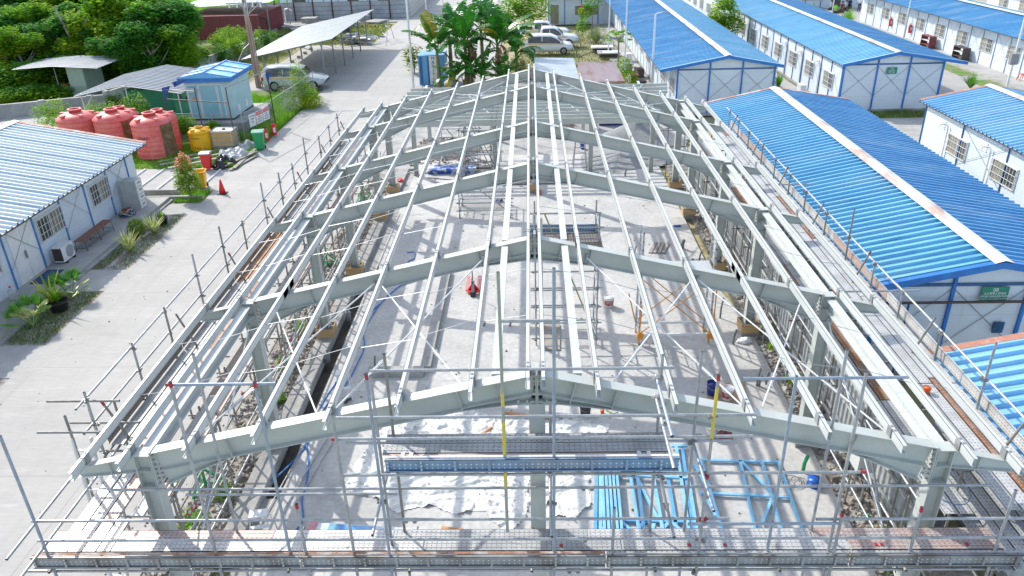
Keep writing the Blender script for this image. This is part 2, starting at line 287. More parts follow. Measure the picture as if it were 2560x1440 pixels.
# ================================================================ steel skeleton of the new hall
FY = [0, 5.485, 10.957, 15.53, 21.08, 24.576]
HW, ZE, ZR = 6.7, 4.22, 5.757
def zr(x): return ZR-(ZR-ZE)*abs(x)/HW
ST = T('steel_building_frame', 'pale grey-green steel skeleton of a long gabled hall, portal frames under long purlins', 'steel frame', (0, 12, 0))
def ibeam(b, p, q, w_, h, tf=.014, tw=.012, up=(0, 0, 1), top=True):
    """I section whose TOP face runs p->q"""
    p, q, d, a, u = b.frame(p, q, up)
    if u.dot(Vector(up)) < 0: u = -u
    b.bar(p-u*tf/2, q-u*tf/2, w_, tf, up); b.bar(p-u*(h-tf/2), q-u*(h-tf/2), w_, tf, up); b.bar(p-u*h/2, q-u*h/2, tw, h-2*tf, up)
D = .40; FW = .22
for fi, y in enumerate(FY):
    for s in (-1, 1):
        # column: H section, flanges facing +-X
        c = MB(); x = s*HW; zc = ZE-.02
        for o in (-.13, .13): c.box(x+o-.008, y-.12, .45, x+o+.008, y+.12, zc)
        c.box(x-.122, y-.006, .45, x+.122, y+.006, zc); c.box(x-.14, y-.125, zc, x+.14, y+.125, zc+.016)
        for zz in (zc-.68, zc-.33): c.box(x-.121, y-.118, zz, x+.121, y+.118, zz+.012)
        co = c.build('column', STEEL, ST)
        c = MB(); c.box(x-.16, y-.16, .43, x+.16, y+.16, .45)
        for ax, ay in ((-.1, -.09), (.1, -.09), (-.1, .09), (.1, .09)): c.tube((x+ax, y+ay, .38), (x+ax, y+ay, .62), .014, 6)
        c.build('base_plate', GREY, co)
        if fi in (1, 2, 3): 
            c = MB(); c.box(x-s*.16, y-.13, 1.9, x-s*.145, y+.13, 2.3); c.build('cleat_plate', STEEL, co)
        # rafter with haunches at the knee and at the apex
        r_ = MB(); x0 = s*(HW-.16); x1 = s*.02
        p0 = Vector((x0, y, zr(x0))); p1 = Vector((x1, y, zr(x1))); up = (p1-p0).cross(Vector((0, 1, 0))).normalized()
        if up.z < 0: up = -up
        d = (p1-p0).normalized(); Lr = (p1-p0).length; tf = .014
        kn = [(0, .70), (1.35, D), (Lr-1.3, D), (Lr, .52)]
        r_.bar(p0-up*tf/2, p1-up*tf/2, FW, tf, up)
        for (a, ha), (e, he) in zip(kn, kn[1:]):
            A, B = p0+d*a, p0+d*e
            r_.bar(A-up*(ha-tf/2), B-up*(he-tf/2), FW, tf, up)
            r_.prism([A-up*tf+Vector((0, -.006, 0)), B-up*tf+Vector((0, -.006, 0)), B-up*(he-tf)+Vector((0, -.006, 0)), A-up*(ha-tf)+Vector((0, -.006, 0))], (0, .012, 0))
        r_.bar(p0-up*(D-tf/2), p0+d*1.35-up*(D-tf/2), FW*.96, .012, up)
        r_.bar(p0+d*(Lr-1.3)-up*(D-.05), p1-up*(D-.05), FW*.96, .012, up)
        ro = r_.build('rafter', STEEL, ST)
        for a, hh in ((1.35, D), (Lr-1.3, D), (Lr-.62, D+.05)):
            A = p0+d*a
            st = MB(); st.bar(A-up*tf, A-up*(hh-tf), .215, .012, d); st.build('stiffener', STEEL, ro)
        ep = MB(); ep.box(x0-s*.012, y-.125, ZE-.72, x0+s*.008, y+.125, ZE+.06)
        eo = ep.build('end_plate', STEEL, ro); ep = MB(); ep.box(s*.004, y-.12, ZR-.58, s*.022, y+.12, ZR+.10); ep.build('end_plate', STEEL, ro)
        bo = MB()
        for k in range(7):
            for sy in (-1, 1):
                bo.tube((x0+s*.02, y+sy*.07, ZE-.62+k*.1), (x0-s*.045, y+sy*.07, ZE-.62+k*.1), .016, 6)
                if k < 6: bo.tube((s*.02, y+sy*.075, ZR-.5+k*.1), (s*.06, y+sy*.075, ZR-.5+k*.1), .016, 6)
        tag(bo.build('bolts', GREY, ro), kind='stuff')
        # outrigger carrying the eave purlins
        g = MB(); xa, xb = s*(HW+.14), s*7.92; za, zb = ZE-.06, ZE-.06-.23*(7.92-HW-.14)
        g.bar((xa, y, za-.007), (xb, y, zb-.007), .15, .014); g.bar((xa, y, za-.33), (xb, y, zb-.19), .15, .012)
        g.prism([(xa, y-.005, za-.014), (xb, y-.005, zb-.014), (xb, y-.005, zb-.19), (xa, y-.005, za-.33)], (0, .01, 0))
        g.box(s*(HW+.62)-.005, y-.07, za-.42, s*(HW+.62)+.005, y+.07, za-.14)
        g.build('outrigger', STEEL, ST)
    if fi in (0, 5):
        c = MB(); zt = ZR-.56
        for o in (-.12, .12): c.box(-.13, y+o-.008, .45, .13, y+o+.008, zt)
        c.box(-.006, y-.112, .45, .006, y+.112, zt); c.box(-.38, y-.13, zt, .38, y+.13, zt+.016)
        for xx in (-.3, -.16, .16, .3): c.tube((xx, y-.08, zt-.03), (xx, y-.08, zt+.07), .02, 6)
        c.build('column', STEEL, ST)
PX = [-7.74, -6.9, -5.74, -4.57, -3.37, -2.2, -1.03, -.14, .10, .95, 2.15, 3.37, 4.58, 5.79, 6.95, 7.74]
for i, x in enumerate(PX):
    b = MB(); y0, y1 = -.47, 24.95; z = zr(x)+.005; h = .17; q = .072; s = 1 if x > 0 else -1; t_ = .006
    b.box(x-q/2, y0, z, x-q/2+t_, y1, z+h) if s > 0 else b.box(x+q/2-t_, y0, z, x+q/2, y1, z+h)
    b.box(x-q/2, y0, z+h-t_, x+q/2, y1, z+h); b.box(x-q/2, y0, z, x+q/2, y1, z+t_)
    e = x+s*(q/2-t_/2); b.box(e-t_/2, y0, z+h-.024, e+t_/2, y1, z+h); b.box(e-t_/2, y0, z, e+t_/2, y1, z+.024)
    o = b.build('purlin', PURL, ST)
    c = MB()
    for y in FY:
        for dy in (-.1, .02): c.box(x-s*q/2-.004, y+dy, z+.02, x+q/2+.006, y+dy+.03, z+.05); c.box(x-.02, y+dy, z+h, x+.015, y+dy+.035, z+h+.012)
        c.box(x-s*(q/2+.012)-.004, y-.07, z, x-s*(q/2+.012)+.004, y+.07, z+.19)
    tag(c.build('splice_plates', GREY, o), kind='stuff')
    if i in (2, 6, 9, 12): 
        c = MB(); c.box(x-.036, 5.1, z-.002, x+.036, 5.9, z+h+.006); c.build('sleeve', PURL, o)
for s in (-1, 1):
    b = MB()
    for y0, y1 in zip(FY, FY[1:]): ibeam(b, (s*6.72, y0+.14, ZE-.07), (s*6.72, y1-.14, ZE-.07), .20, .26)
    b.build('eave_beam', PURL, ST)
    for y0, y1 in zip(FY, FY[1:]):
        b = MB(); b.box(s*.66-.07, y0+.18, ZR-.24, s*.66+.07, y1-.18, ZR-.16); b.build('ridge_strut', PURL, ST)
def rod(p, q, nm='brace_rod'):
    p, q = Vector(p), Vector(q); b = MB(); b.tube(p, q, .016, 8); o = b.build(nm, WPAINT if nm == 'brace_rod' else GALV, ST)
    d = (q-p).normalized(); b = MB(); a = p+(q-p)*.70; e = a+d*.5; sd_ = d.cross(Vector((0, 0, 1))).normalized()
    for k in (-1, 1): b.tube(a+sd_*k*.028, e+sd_*k*.028, .011, 6)
    for c in (a, e):
        ring = [c+(sd_*math.cos(t)+d*math.sin(t)*1.3)*.045 for t in [i*math.pi/5 for i in range(11)]]; b.path(ring, .013, 6)
    for c, k in ((p, 1), (q, -1)): b.cbox(c+d*k*.12, (.07, .07, .16), math.atan2(d.y, d.x))
    b.build('turnbuckle', GALV, o)
for ya, yb in ((FY[0], FY[1]), (FY[4], FY[5])):
    for s in (-1, 1):
        for xa, xb in ((6.1, 3.6), (3.6, 1.1)):
            for u, v in ((xa, xb), (xb, xa)): rod((s*u, yb-.05, zr(u)-.2), (s*v, ya+.05, zr(v)-.2))
for s in (-1, 1):
    for ya, yb in ((FY[0], FY[1]),):
        rod((s*HW, yb-.15, ZE-.5), (s*HW, ya+.15, .8)); rod((s*HW, ya+.15, ZE-.5), (s*HW, yb-.15, .8))
for ya, yb in zip(FY, FY[1:]):
    for k in (1, 2):
        y = ya+(yb-ya)*k/3
        for s in (-1, 1):
            b = MB(); xs = [x for x in PX if x*s > 0]; xs.sort(key=abs)
            for j, (u, v) in enumerate(zip(xs, xs[1:])):
                dz = .05 if (j+k) % 2 else .10
                b.tube((u, y+(.12 if j % 2 else -.05), zr(u)+dz+.02), (v, y+(-.05 if j % 2 else .12), zr(v)+dz), .006, 5)
            b.build('sag_rod', GALV, ST)
# pedestals with plywood formwork round the column feet
ped = []
for y in FY:
    for x in (-HW, HW)+((0,) if y > 24 else ()): ped.append((x, y))
def pedestal(x, y, lab):
    t = T('column_pedestal', lab, 'pedestal', (x, y, 0), 0, 'column pedestals along the slab')
    b = MB(); b.box(x-.24, y-.24, -.1, x+.24, y+.24, .38); b.build('concrete_block', CONCD, t)
    for sx, sy in ((1, 0), (-1, 0), (0, 1), (0, -1)):
        b = MB(); 
        if sx: b.box(x+sx*.265-.015, y-.28, .16, x+sx*.265+.015, y+.28, .46)
        else: b.box(x-.25, y+sy*.265-.015, .16, x+.25, y+sy*.265+.015, .46)
        b.build('plywood_board', WOOD, t)
ordn = ['first', 'second', 'third', 'fourth', 'fifth', 'sixth']
for x, y in ped:
    side = 'left' if x < 0 else 'right' if x > 0 else 'middle'
    pedestal(x, y, f'{ordn[FY.index(y)]} concrete pedestal from the camera with plywood collar, under the {side} row of columns' if x else 'concrete pedestal with plywood collar under the centre column at the far end')
# ---------------------------------------------------------------- rear wing: low purlins running across
RW = T('rear_wing_frame', 'pale steel frame of the rear wing behind the hall, with level purlins running across it', 'steel frame', (0, 30, 0))
rl = [(297, 4.8, -5.9, 5.9, .3), (288, 5, -6.5, 6.2, .15), (280, 0, -6.6, 6.5, .15), (271, 0, -6.7, 6.5, .15), (263, 0, -6.8, 6.6, .15), (256, 0, -6.9, 6.7, .15), (248, 0, -6.95, 6.8, .15), (240, 0, -6.95, 7.0, .15), (233, 0, -6.9, 7.2, .15), (224, 0, -6.8, 7.3, .15), (215, 0, -6.7, 7.4, .15)]
for k, (py, _, xa, xb, h) in enumerate(rl):
    # height of the sloping roof plane: z = 3.0 + .06*(y-27)
    d = ray(1331, py); t_ = (3.0+.06*(CAM[1]-27)-CAM[2])/(d.z-.06*d.y); P = Vector(CAM)+d*t_; y, z = P.y, P.z
    b = MB(); b.box(xa, y-.03, z-h, xb, y-.022, z); b.box(xa, y-.03, z-.006, xb, y+.03, z+.002); b.box(xa, y-.03, z-h-.004, xb, y+.03, z-h)
    o = b.build('purlin', STEEL, RW)
    c = MB()
    for xx in (-5.8, -1.9, 2.9, 6.0):
        for dx in (-.12, .12): 
            for dz in (.04, h-.05): c.box(xx+dx-.015, y-.045, z-dz-.03, xx+dx+.015, y-.03, z-dz)
    tag(c.build('splice_plates', DARK, o), kind='stuff')
for xx in (-5.95, -1.9, 2.9, 5.95):
    b = MB(); ibeam(b, (xx, 27.05, 2.86), (xx, 33.6, 3.24), .14, .26); b.build('rafter', STEEL, RW)
    b = MB()
    for o in (-.1, .1): b.box(xx+o-.007, 27.2, 0, xx+o+.007, 27.4, 2.75)
    b.box(xx-.1, 27.295, 0, xx+.1, 27.305, 2.75); b.build('column', STEEL, RW)
    b = MB(); b.box(xx-.1, 33.2, 0, xx+.1, 33.4, 3.0); b.build('column', STEEL, RW)
for xx in (-4, .5, 4.3):
    b = MB(); b.tube((xx, 28, 3.0), (xx+1.8, 32.5, 3.3), .016, 6); b.tube((xx+1.8, 28, 3.0), (xx, 32.5, 3.3), .016, 6); b.build('brace_rod', WPAINT, RW)
# ================================================================ scaffolding
TH = {}
def tube_part(root, p, q, mt=None, r=.0245, nm='ledger', end=None):
    b = MB(); b.tube(p, q, r, 12, cap=False); b.tube(p, q, r-.006, 12, cap=False)
    mt = mt or rnd.choice([GALV, GALV, GALVB, GALV])
    o = b.build(nm, mt, root, smooth=True)
    if end:
        p, q = Vector(p), Vector(q); d = (q-p).normalized(); c = MB()
        if 'q' in end: c.tube(q-d*.09, q+d*.002, r+.003, 12, cap=False)
        if 'p' in end: c.tube(p-d*.002, p+d*.09, r+.003, 12, cap=False)
        c.build('painted_end', REDP, o)
    return o
cm = MB(); cm.lathe([(.036, -.03), (.036, .03)], n=10); cm.box(-.075, -.03, -.018, .055, .03, .018); cm.tube((.05, -.05, 0), (.05, .05, 0), .011, 6); cm.tube((-.065, 0, -.05), (-.065, 0, .05), .011, 6); cm.box(-.1, -.02, -.02, -.06, .02, .02)
CPM = cm.build('coupler', COUP); CPMESH = CPM.data; bpy.data.objects.remove(CPM)
CPR = CPMESH.copy(); CPR.materials[0] = REDP
def coupler(root, p, rz=None, red=False):
    o = bpy.data.objects.new('coupler', CPR if red else CPMESH); COL.objects.link(o); o.parent = root
    o.location = Vector(p)-Vector(root.location); o.rotation_euler = (0, 0, rnd.uniform(0, 6.28) if rz is None else rz)
_pm = {}
def plank(root, a, q, mt, up=(0, 0, 1), wd=.24, nm='plank', ribs=False):
    """perforated steel board lying from a to q (centre line of its top face)"""
    a, q = Vector(a), Vector(q); L_ = (q-a).length; key = (round(L_, 2), mt.name, wd, ribs)
    if key not in _pm:
        b = MB(); h = .045
        b.box(0, -wd/2, -.006, L_, wd/2, 0)
        if ribs:
            b.box(0, -wd/2, -h, L_, -wd/2+.008, 0); b.box(0, wd/2-.008, -h, L_, wd/2, 0)
            b.box(0, -wd/2, -h, L_, -wd/2+.03, -h+.006); b.box(0, wd/2-.03, -h, L_, wd/2, -h+.006)
            k = .02
            while k < L_: b.box(k, -wd/2+.008, -h+.004, min(k+.035, L_), wd/2-.008, -.006); k += .52
        else:
            for yy in (-wd/2+.004, wd/2-.004): b.box(0, yy-.004, -h, L_, yy+.004, 0)
            for yy in (-.043, .043): b.box(.01, yy-.006, 0, L_-.01, yy+.006, .005)
        o = b.build(nm, mt); _pm[key] = o.data; bpy.data.objects.remove(o)
    o = bpy.data.objects.new(nm, _pm[key]); COL.objects.link(o); o.parent = root
    x = (q-a).normalized(); z = Vector(up); y = z.cross(x).normalized(); z = x.cross(y)
    mm = Matrix((x, y, z)).transposed().to_4x4(); o.rotation_euler = mm.to_euler(); o.location = a-Vector(root.location); return o
YO, YI = -1.0, -.28      # outer and inner rows of the end scaffold
FS = T('end_scaffold', 'galvanised tube scaffold across the near gable end, with raised middle platform and blue toe board', 'scaffold', (0, -.6, 0))
posts = [(0, 1090, YO, 0, 'b'), (425, 955, YO, 1), (483, 885, YI, 0), (636, 955, YO, 1, 'y', 1394), (741, 1260, YO, 1), (830, 1035, YO, 0), (915, 935, YO-.05, 1, 'b'), (926, 940, YI-.3, 0), (960, 885, YI, 0, 'd'),
         (1245, 680, YO, 0, 'y', 1328), (1385, 670, YO, 0, 'b'), (1376, 1000, YI, 0, 'g'), (1536, 1269, YO, 0), (1657, 887, YI, 0), (1755, 879, YI, 0), (1797, 937, YO, 1, 'g'), (1992, 940, YO, 0, 'b', 1402), (2118, 875, YI, 0), (2167, 930, YO, 0), (2107, 1280, YO-.06, 1), (2305, 1268, YO, 1), (2540, 1225, YO, 0)]
PW = []
for p in posts:
    a = GY(p[0], p[1], p[2]); mt = {'b': GALVB, 'y': YTUBE, 'd': GALVD, 'g': GALV}.get(p[4] if len(p) > 4 else 'g', GALV); z0 = .02
    if len(p) > 5: z0 = GY(p[0]+30, p[5], p[2]).z
    if p[0] == 1245: mt = M('olive_tube', (.36, .40, .32), (.30, .34, .30), r=.5, m=.2, s=5)
    if p[0] == 636: mt = GALVB
    so = tube_part(FS, (a.x, p[2], z0), (a.x, p[2], a.z), mt, nm='standard', end='q' if p[3] else None)
    if p[0] == 1245:
        for u0, u1 in ((.42, .47), (.53, .66), (.74, .80)): zt_ = a.z-(a.z-z0)*u0; zb_ = a.z-(a.z-z0)*u1; b = MB(); b.tube((a.x, p[2], zb_), (a.x, p[2], zt_), .0262, 12, cap=False); b.build('yellow_band', M('band_yellow', (.66, .52, .05), (.45, .42, .16), r=.5, s=5), so)
    if p[0] == 1797: b = MB(); b.tube((a.x, p[2], a.z-1.15), (a.x, p[2], a.z-.2), .0262, 12, cap=False); b.build('yellow_band', M('band_yellow', (.66, .52, .05), (.45, .42, .16), r=.5, s=5), so); PW.append((a.x, p[2], z0, a.z))
rails = [(415, 962, 690, YO+.055, 'p'), (275, 1225, 2475, YI+.05, ''), (465, 1237, 993, YI-.05, ''), (80, 1303, 1820, YO+.05, ''), (1720, 1310, 2095, YO-.05, ''), (2040, 1298, 2600, YO+.05, ''),
         (95, 1352, 2600, YO+.05, ''), (925, 927, 1685, YI-.05, ''), (840, 1045, 1890, YO+.05, ''), (830, 1098, 1880, YO+.05, 'p'), (865, 1108, 1830, YI, ''), (860, 1188, 2163, YO+.05, 'q'), (1245, 803, 1400, YO+.05, ''), (1857, 947, 2270, YI-.05, ''),
         (60, 1428, 2600, YO+.05, '')]
nc = 0
for (x0, y0, x1, Y, e) in rails:
    a = GY(x0, y0, Y); c = GY(x1, y0, Y); tube_part(FS, (a.x, Y, a.z), (c.x, Y, a.z), None, nm='ledger', end=e)
    for (px_, py_, z0, z1) in PW:
        if abs(py_-Y) < .34 and min(a.x, c.x)-.05 <= px_ <= max(a.x, c.x)+.05 and z0 < a.z < z1+.05 and nc < 96:
            coupler(FS, (px_, (py_+Y)/2 if abs(py_-Y) < .12 else py_, a.z), red=rnd.random() < .08); nc += 1
    if x1-x0 > 900:
        mx_ = a.x+(c.x-a.x)*.55; b = MB(); b.tube((mx_-.12, Y, a.z), (mx_+.12, Y, a.z), .031, 10); b.box(mx_-.1, Y-.05, a.z-.04, mx_-.04, Y, a.z-.02); b.box(mx_+.04, Y-.05, a.z-.04, mx_+.1, Y, a.z-.02); b.build('sleeve_coupler', GALV, FS)
# short transoms sticking out towards the viewer
for xp, yp, ye in ((1642, 947, -1.75), (1640, 995, -2.0), (1732, 1104, -1.9), (970, 1180, -1.75), (1374, 1183, -1.75), (1650, 1190, -1.7)):
    a = GY(xp, yp, YI-.05); tube_part(FS, (a.x, YI+.05, a.z), (a.x, ye, a.z), nm='transom'); coupler(FS, (a.x, YI-.05, a.z)); coupler(FS, (a.x, YO, a.z-.03))
for k in range(9):
    x = -8.2+k*2.02; tube_part(FS, (x, YO-.1, 2.57), (x, YI+.2, 2.57), GALVD, nm='transom')
# lower deck along the gable end
zd = 2.655
segs = [(-8.5, -4.4, PL_W), (-4.4, -2.3, PL_W), (-2.3, 1.05, PL_G), (1.05, 4.85, PL_W), (4.85, 7.7, PL_P)]
for j in range(3):
    for i, (xa, xb, mt) in enumerate(segs):
        o_ = [0, .35, -.2][j]; 
        plank(FS, (xa+(o_ if i else 0), YO+.17+j*.25-.02, zd+.002*j), (xb+(o_ if i < 4 else 0)-.02, YO+.17+j*.25-.02, zd+.002*j), PL_P if (j == 2 and i == 0) else mt)
for (xa, xb, mt) in ((-8.42, -3.95, TOE), (-3.93, 1.08, TOE), (1.1, 5.0, TOE), (5.02, 7.75, TOE)):
    plank(FS, (xa, YO-.06, zd+.13), (xb, YO-.06, zd+.13), mt, up=(0, 1, 0), nm='toe_board', ribs=True)
    b = MB(); b.box(xa, YO-.045, zd+.25, xb, YO+.005, zd+.262); b.build('toe_board_lip', RUST if xa < 0 else PL_G, FS)
# raised platform in the middle
zu = GY(1325, 1142, YO).z
xa, xb = GY(962, 1142, YO).x, GY(1698, 1142, YO).x
plank(FS, (xa, YO-.02, zu-.12), (xb, YO-.02, zu-.12), PL_B, up=(0, 1, 0), nm='toe_board', ribs=True)
b = MB(); b.box(xa, YO-.01, zu, xb, YO+.03, zu+.012); b.build('toe_board_lip', WPAINT, FS)
plank(FS, (xa, YO+.15, zu-.14), (xb-.1, YO+.15, zu-.14), PL_P); plank(FS, (xa-.1, YO+.40, zu-.14), (xb-.1, YO+.40, zu-.14), PL_G); plank(FS, (xa-.1, YO+.64, zu-.14), (xb-.1, YO+.64, zu-.14), PL_G)
for xx, mt in ((xa+.2, WPAINT), (xa+.33, WPAINT), (xb-.6, WPAINT), (xb-.45, WPAINT)):
    b = MB(); b.box(xx, YO+.2, zu-.125, xx+.06, YO+.27, zu-.12); b.build('tag_sticker', mt, FS)
for xx in (-3.3, .35, 2.5, 3.1, 5.7, 7.1, 5.6): b = MB(); b.box(xx, YO+.35, zd+.012, xx+.06, YO+.41, zd+.016); b.build('tag_sticker', REDP if xx > 0 else WPAINT, FS)
# ---- side scaffolds
def side_scaffold(s, name, lab, XO, zd2, y0, y1, rz_, deck, inner, XI):
    t = T(name, lab, 'scaffold', (s*8, 11, 0)); n = 0; k = 0; y = y0
    while y < y1:
        jt = rnd.uniform(-.15, .15); top = zd2+(rnd.choice([1.28, 1.35, 1.5, 1.75]) if s < 0 else rnd.choice([.72, .72, .78, .76, .74, 1.5]))
        x_ = s*XO; tube_part(t, (x_, y+jt, 0), (x_, y+jt, top), rnd.choice([GALV, GALVD, GALVD]), nm='standard')
        tube_part(t, (s*XI, y+jt+.1, 0), (s*XI, y+jt+.1, zd2+rnd.choice([.3, -.1, -.4])), GALVD, nm='standard')
        for z in rz_+(zd2-.08, 1.3):
            if n < 90: coupler(t, (x_, y+jt, z)); n += 1
        for z in (zd2-.07, 1.35): tube_part(t, (s*(XO+.12), y+jt+.06, z), (s*(XI-.2), y+jt+.06, z), GALVD, nm='transom')
        if k % 2 == 0:
            tube_part(t, (x_-s*.03, y+.25, zd2+.9), (s*(XO-.5), y+.3, zd2-.5), GALVD, nm='brace', end='p' if k % 4 == 0 else None)
        y += 1.75; k += 1
    for z in rz_:
        ya = y0-.4
        while ya < y1: tube_part(t, (s*(XO+.045), ya, z+rnd.uniform(-.01, .01)), (s*(XO+.045), min(ya+6.2, y1+.3), z+rnd.uniform(-.01, .01)), GALV, nm='ledger'); ya += 6.0
    for z in (zd2-.1, 1.3, .35): 
        tube_part(t, (s*(XO-.04), y0-.4, z), (s*(XO-.04), y1, z), GALVD, nm='ledger'); tube_part(t, (s*(XI+.04), y0-.4, z), (s*(XI+.04), y1, z), GALVD, nm='ledger')
    for (xc, z, ms, ya, yb, up, ln) in deck:
        y = ya; i = 0
        while y < yb-.3:
            plank(t, (s*xc, y, z+.004*(i % 2)), (s*xc, min(y+ln, yb)-.03, z+.004*(i % 2)), ms[i % len(ms)], up=up, nm='toe_board' if up[2] == 0 else 'plank'); y += ln; i += 1
    return t
LSC = side_scaffold(-1, 'road_side_scaffold', 'tube scaffold along the road side of the hall with rusty trough of perforated planks', 8.42, 3.1, 1.55, 23.4, (4.28, 3.72), [
    (8.36, 3.26, [PL_K, PL_K, PL_O, PL_O, PL_K], 1.6, 23, (1, 0, 0), 3.6), (8.2, 3.13, [PL_G, PL_G, PL_O, PL_G, PL_K], 1.6, 23, (0, 0, 1), 3.6), (7.94, 3.13, [PL_G, PL_G, PL_O, PL_G], 1.75, 23, (0, 0, 1), 3.6),
    (7.68, 3.12, [PL_P, PL_O, PL_W, PL_P], 1.6, 23, (0, 0, 1), 3.6),
    (7.3, 2.6, [PL_W, PL_P, PL_W], .2, 23.5, (0, 0, 1), 3.8), (7.04, 2.6, [PL_P, PL_W], .4, 23.5, (0, 0, 1), 3.8),
    (8.2, 2.66, [PL_W], -.72, 2.9, (0, 0, 1), 3.6), (7.95, 2.66, [PL_W], -.72, 3.1, (0, 0, 1), 3.6), (7.7, 2.662, [PL_P], -.72, 2.9, (0, 0, 1), 3.6), (7.45, 2.665, [PL_W], -.72, .1, (0, 0, 1), 3.6)], None, 7.4)
RSC = side_scaffold(1, 'barrack_side_scaffold', 'tube scaffold along the blue-roofed barracks side, with pale and orange-rusted perforated planks', 8.62, 3.3, .6, 23.8, (3.98,), [
    (8.74, 3.42, [PL_W, PL_W, PL_P], -.5, 23.5, (-1, 0, 0), 3.7), (8.56, 3.3, [PL_W, PL_W], -.5, 23.5, (0, 0, 1), 3.7), (8.31, 3.3, [PL_O, PL_W, PL_W], -.3, 23.5, (0, 0, 1), 3.7), (8.06, 3.3, [PL_W], -.5, 23.5, (0, 0, 1), 3.7), (7.81, 3.298, [PL_G, PL_W], -.5, 23.5, (0, 0, 1), 3.7),
    (7.42, 2.75, [PL_W, PL_O, PL_W], 0, 23.5, (0, 0, 1), 3.4), (7.17, 2.75, [PL_W, PL_W, PL_O, PL_G], 0, 23.5, (0, 0, 1), 3.4)], None, 7.55)
for s, t in ((-1, LSC), (1, RSC)):       # lighter inner row between columns and plinth
    for k in range(10):
        y = 1+k*2.3; tube_part(t, (s*6.98, y, 0), (s*6.98, y, 2.5+rnd.uniform(-.3, .3)), GALVD, nm='standard')
        if k % 3 == 0: tube_part(t, (s*7.0, y, .3), (s*7.0, y+2.2, 2.3), GALV, nm='brace')
    for z in (.5, 1.2, 2.35): tube_part(t, (s*7.02, .5, z), (s*7.02, 23, z), GALV, nm='ledger')
for p, q in (((30, 1410), (300, 1010)), ((12, 1360), (236, 960))): # two long rails running past the corner
    pass
for z, ye in ((3.55, 3.2), (3.05, 3.2)): tube_part(LSC, (-8.2, -1.75, z), (-8.2, ye, z), GALV, nm='ledger')
for k, yy in enumerate((1.2, 1.9, 2.7)): tube_part(LSC, (-8.75, yy, .0), (-8.75, yy, 4.1-.35*k), GALVD, nm='standard')
for y_, z_ in ((1.6, 4.15), (1.1, 3.8), (2.0, 3.35)): tube_part(LSC, (-9.3, y_, z_), (-7.9, y_, z_), GALVD, nm='transom')
LD = T('access_ladder', 'aluminium ladder lashed to the road side scaffold near its corner', 'ladder', (-8.5, .5, 0))
for x in (-8.75, -8.4):
    b = MB(); b.bar((x, .9, 0), (x, 1.2, 3.6), .03, .07); b.build('rail', WPAINT, LD)
for k in range(11): b = MB(); b.bar((-8.75, .93+k*.027, .3+k*.3), (-8.4, .93+k*.027, .3+k*.3), .03, .03); b.build('rung', WPAINT, LD)
for xx in (2185, 2330): 
    a = G(xx, 825 if xx < 2200 else 830, 3.9)
b = tube_part(RSC, (7.2, 6.5, 3.75), (9.3, 6.5, 3.75), GALV, nm='transom', end='p'); tube_part(RSC, (7.7, 14.2, 3.8), (9.2, 14.2, 3.8), GALV, nm='transom')
for k, x in enumerate((7.5, 7.75, 8.0, 8.25, 8.5, 8.75)): plank(RSC, (x, -1.15, 2.63), (x, 2.4, 2.63), PL_W if k % 3 else PL_G)
b = MB(); b.box(8.2, -1.18, 2.625, 8.9, -1.16, 2.645); b.build('red_edge', REDP, RSC)
# corrugated hoarding behind the right columns
HO = T('corrugated_hoarding', 'long grey corrugated metal hoarding standing in the soil beside the right row of columns', 'fence', (7.75, 12, 0))
b = MB(); n = 0; y = 2.
v = []
while y < 26: v += [(7.76, y), (7.76, y+.07), (7.80, y+.10), (7.80, y+.2), (7.76, y+.23)]; y += .23
vs2 = [(x, yy, 0) for x, yy in v]+[(x, yy, 1.95) for x, yy in v]; n = len(v)
b.add(vs2, [(i, i+1, n+i+1, n+i) for i in range(n-1)]); b.build('sheet_panel', CORR, HO)
for z in (.35, 1.0, 1.7): b = MB(); b.box(7.70, 2, z, 7.75, 26, z+.04); b.build('rail', PURL, HO)
for k in range(11): b = MB(); b.box(7.68, 2.2+k*2.3, 0, 7.73, 2.25+k*2.3, 2.0); b.build('post', GALVD, HO)
# ================================================================ prefabricated barracks
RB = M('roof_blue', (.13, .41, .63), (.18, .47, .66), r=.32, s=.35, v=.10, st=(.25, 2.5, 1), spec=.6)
RBD = M('roof_blue_dark', (.04, .25, .51), (.09, .32, .56), r=.4, s=.8, v=.14, st=(.3, 3, 1))  # darker copy of the roof blue, the right-hand slope's shade put into its colour
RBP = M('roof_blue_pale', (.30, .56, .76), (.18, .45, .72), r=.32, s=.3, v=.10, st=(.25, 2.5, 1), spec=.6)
RW_ = M('roof_white', (.64, .70, .72), (.56, .63, .66), r=.35, s=.5, v=.08, st=(.3, 3, 1))
overlay(RW_, lines(1, 1.32, .17, .3), (.07, .22, .42))
for q_ in (RB, RBD, RBP):
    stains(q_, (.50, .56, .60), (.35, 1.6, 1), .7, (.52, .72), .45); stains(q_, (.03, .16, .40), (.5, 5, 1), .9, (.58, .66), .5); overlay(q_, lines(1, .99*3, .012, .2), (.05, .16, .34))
stains(RW_, (.38, .36, .33), (.3, 3, 1), .8, (.56, .72), .5)
CAP = M('ridge_cap', (.64, .65, .66), (.48, .33, .27), r=.6, s=.8, v=.14, thr=(.53, .62), st=(1.5, .6, 1))
FL_R = M('rust_flashing', (.42, .19, .13), (.60, .56, .54), r=.7, s=.9, v=.15, thr=(.5, .62))
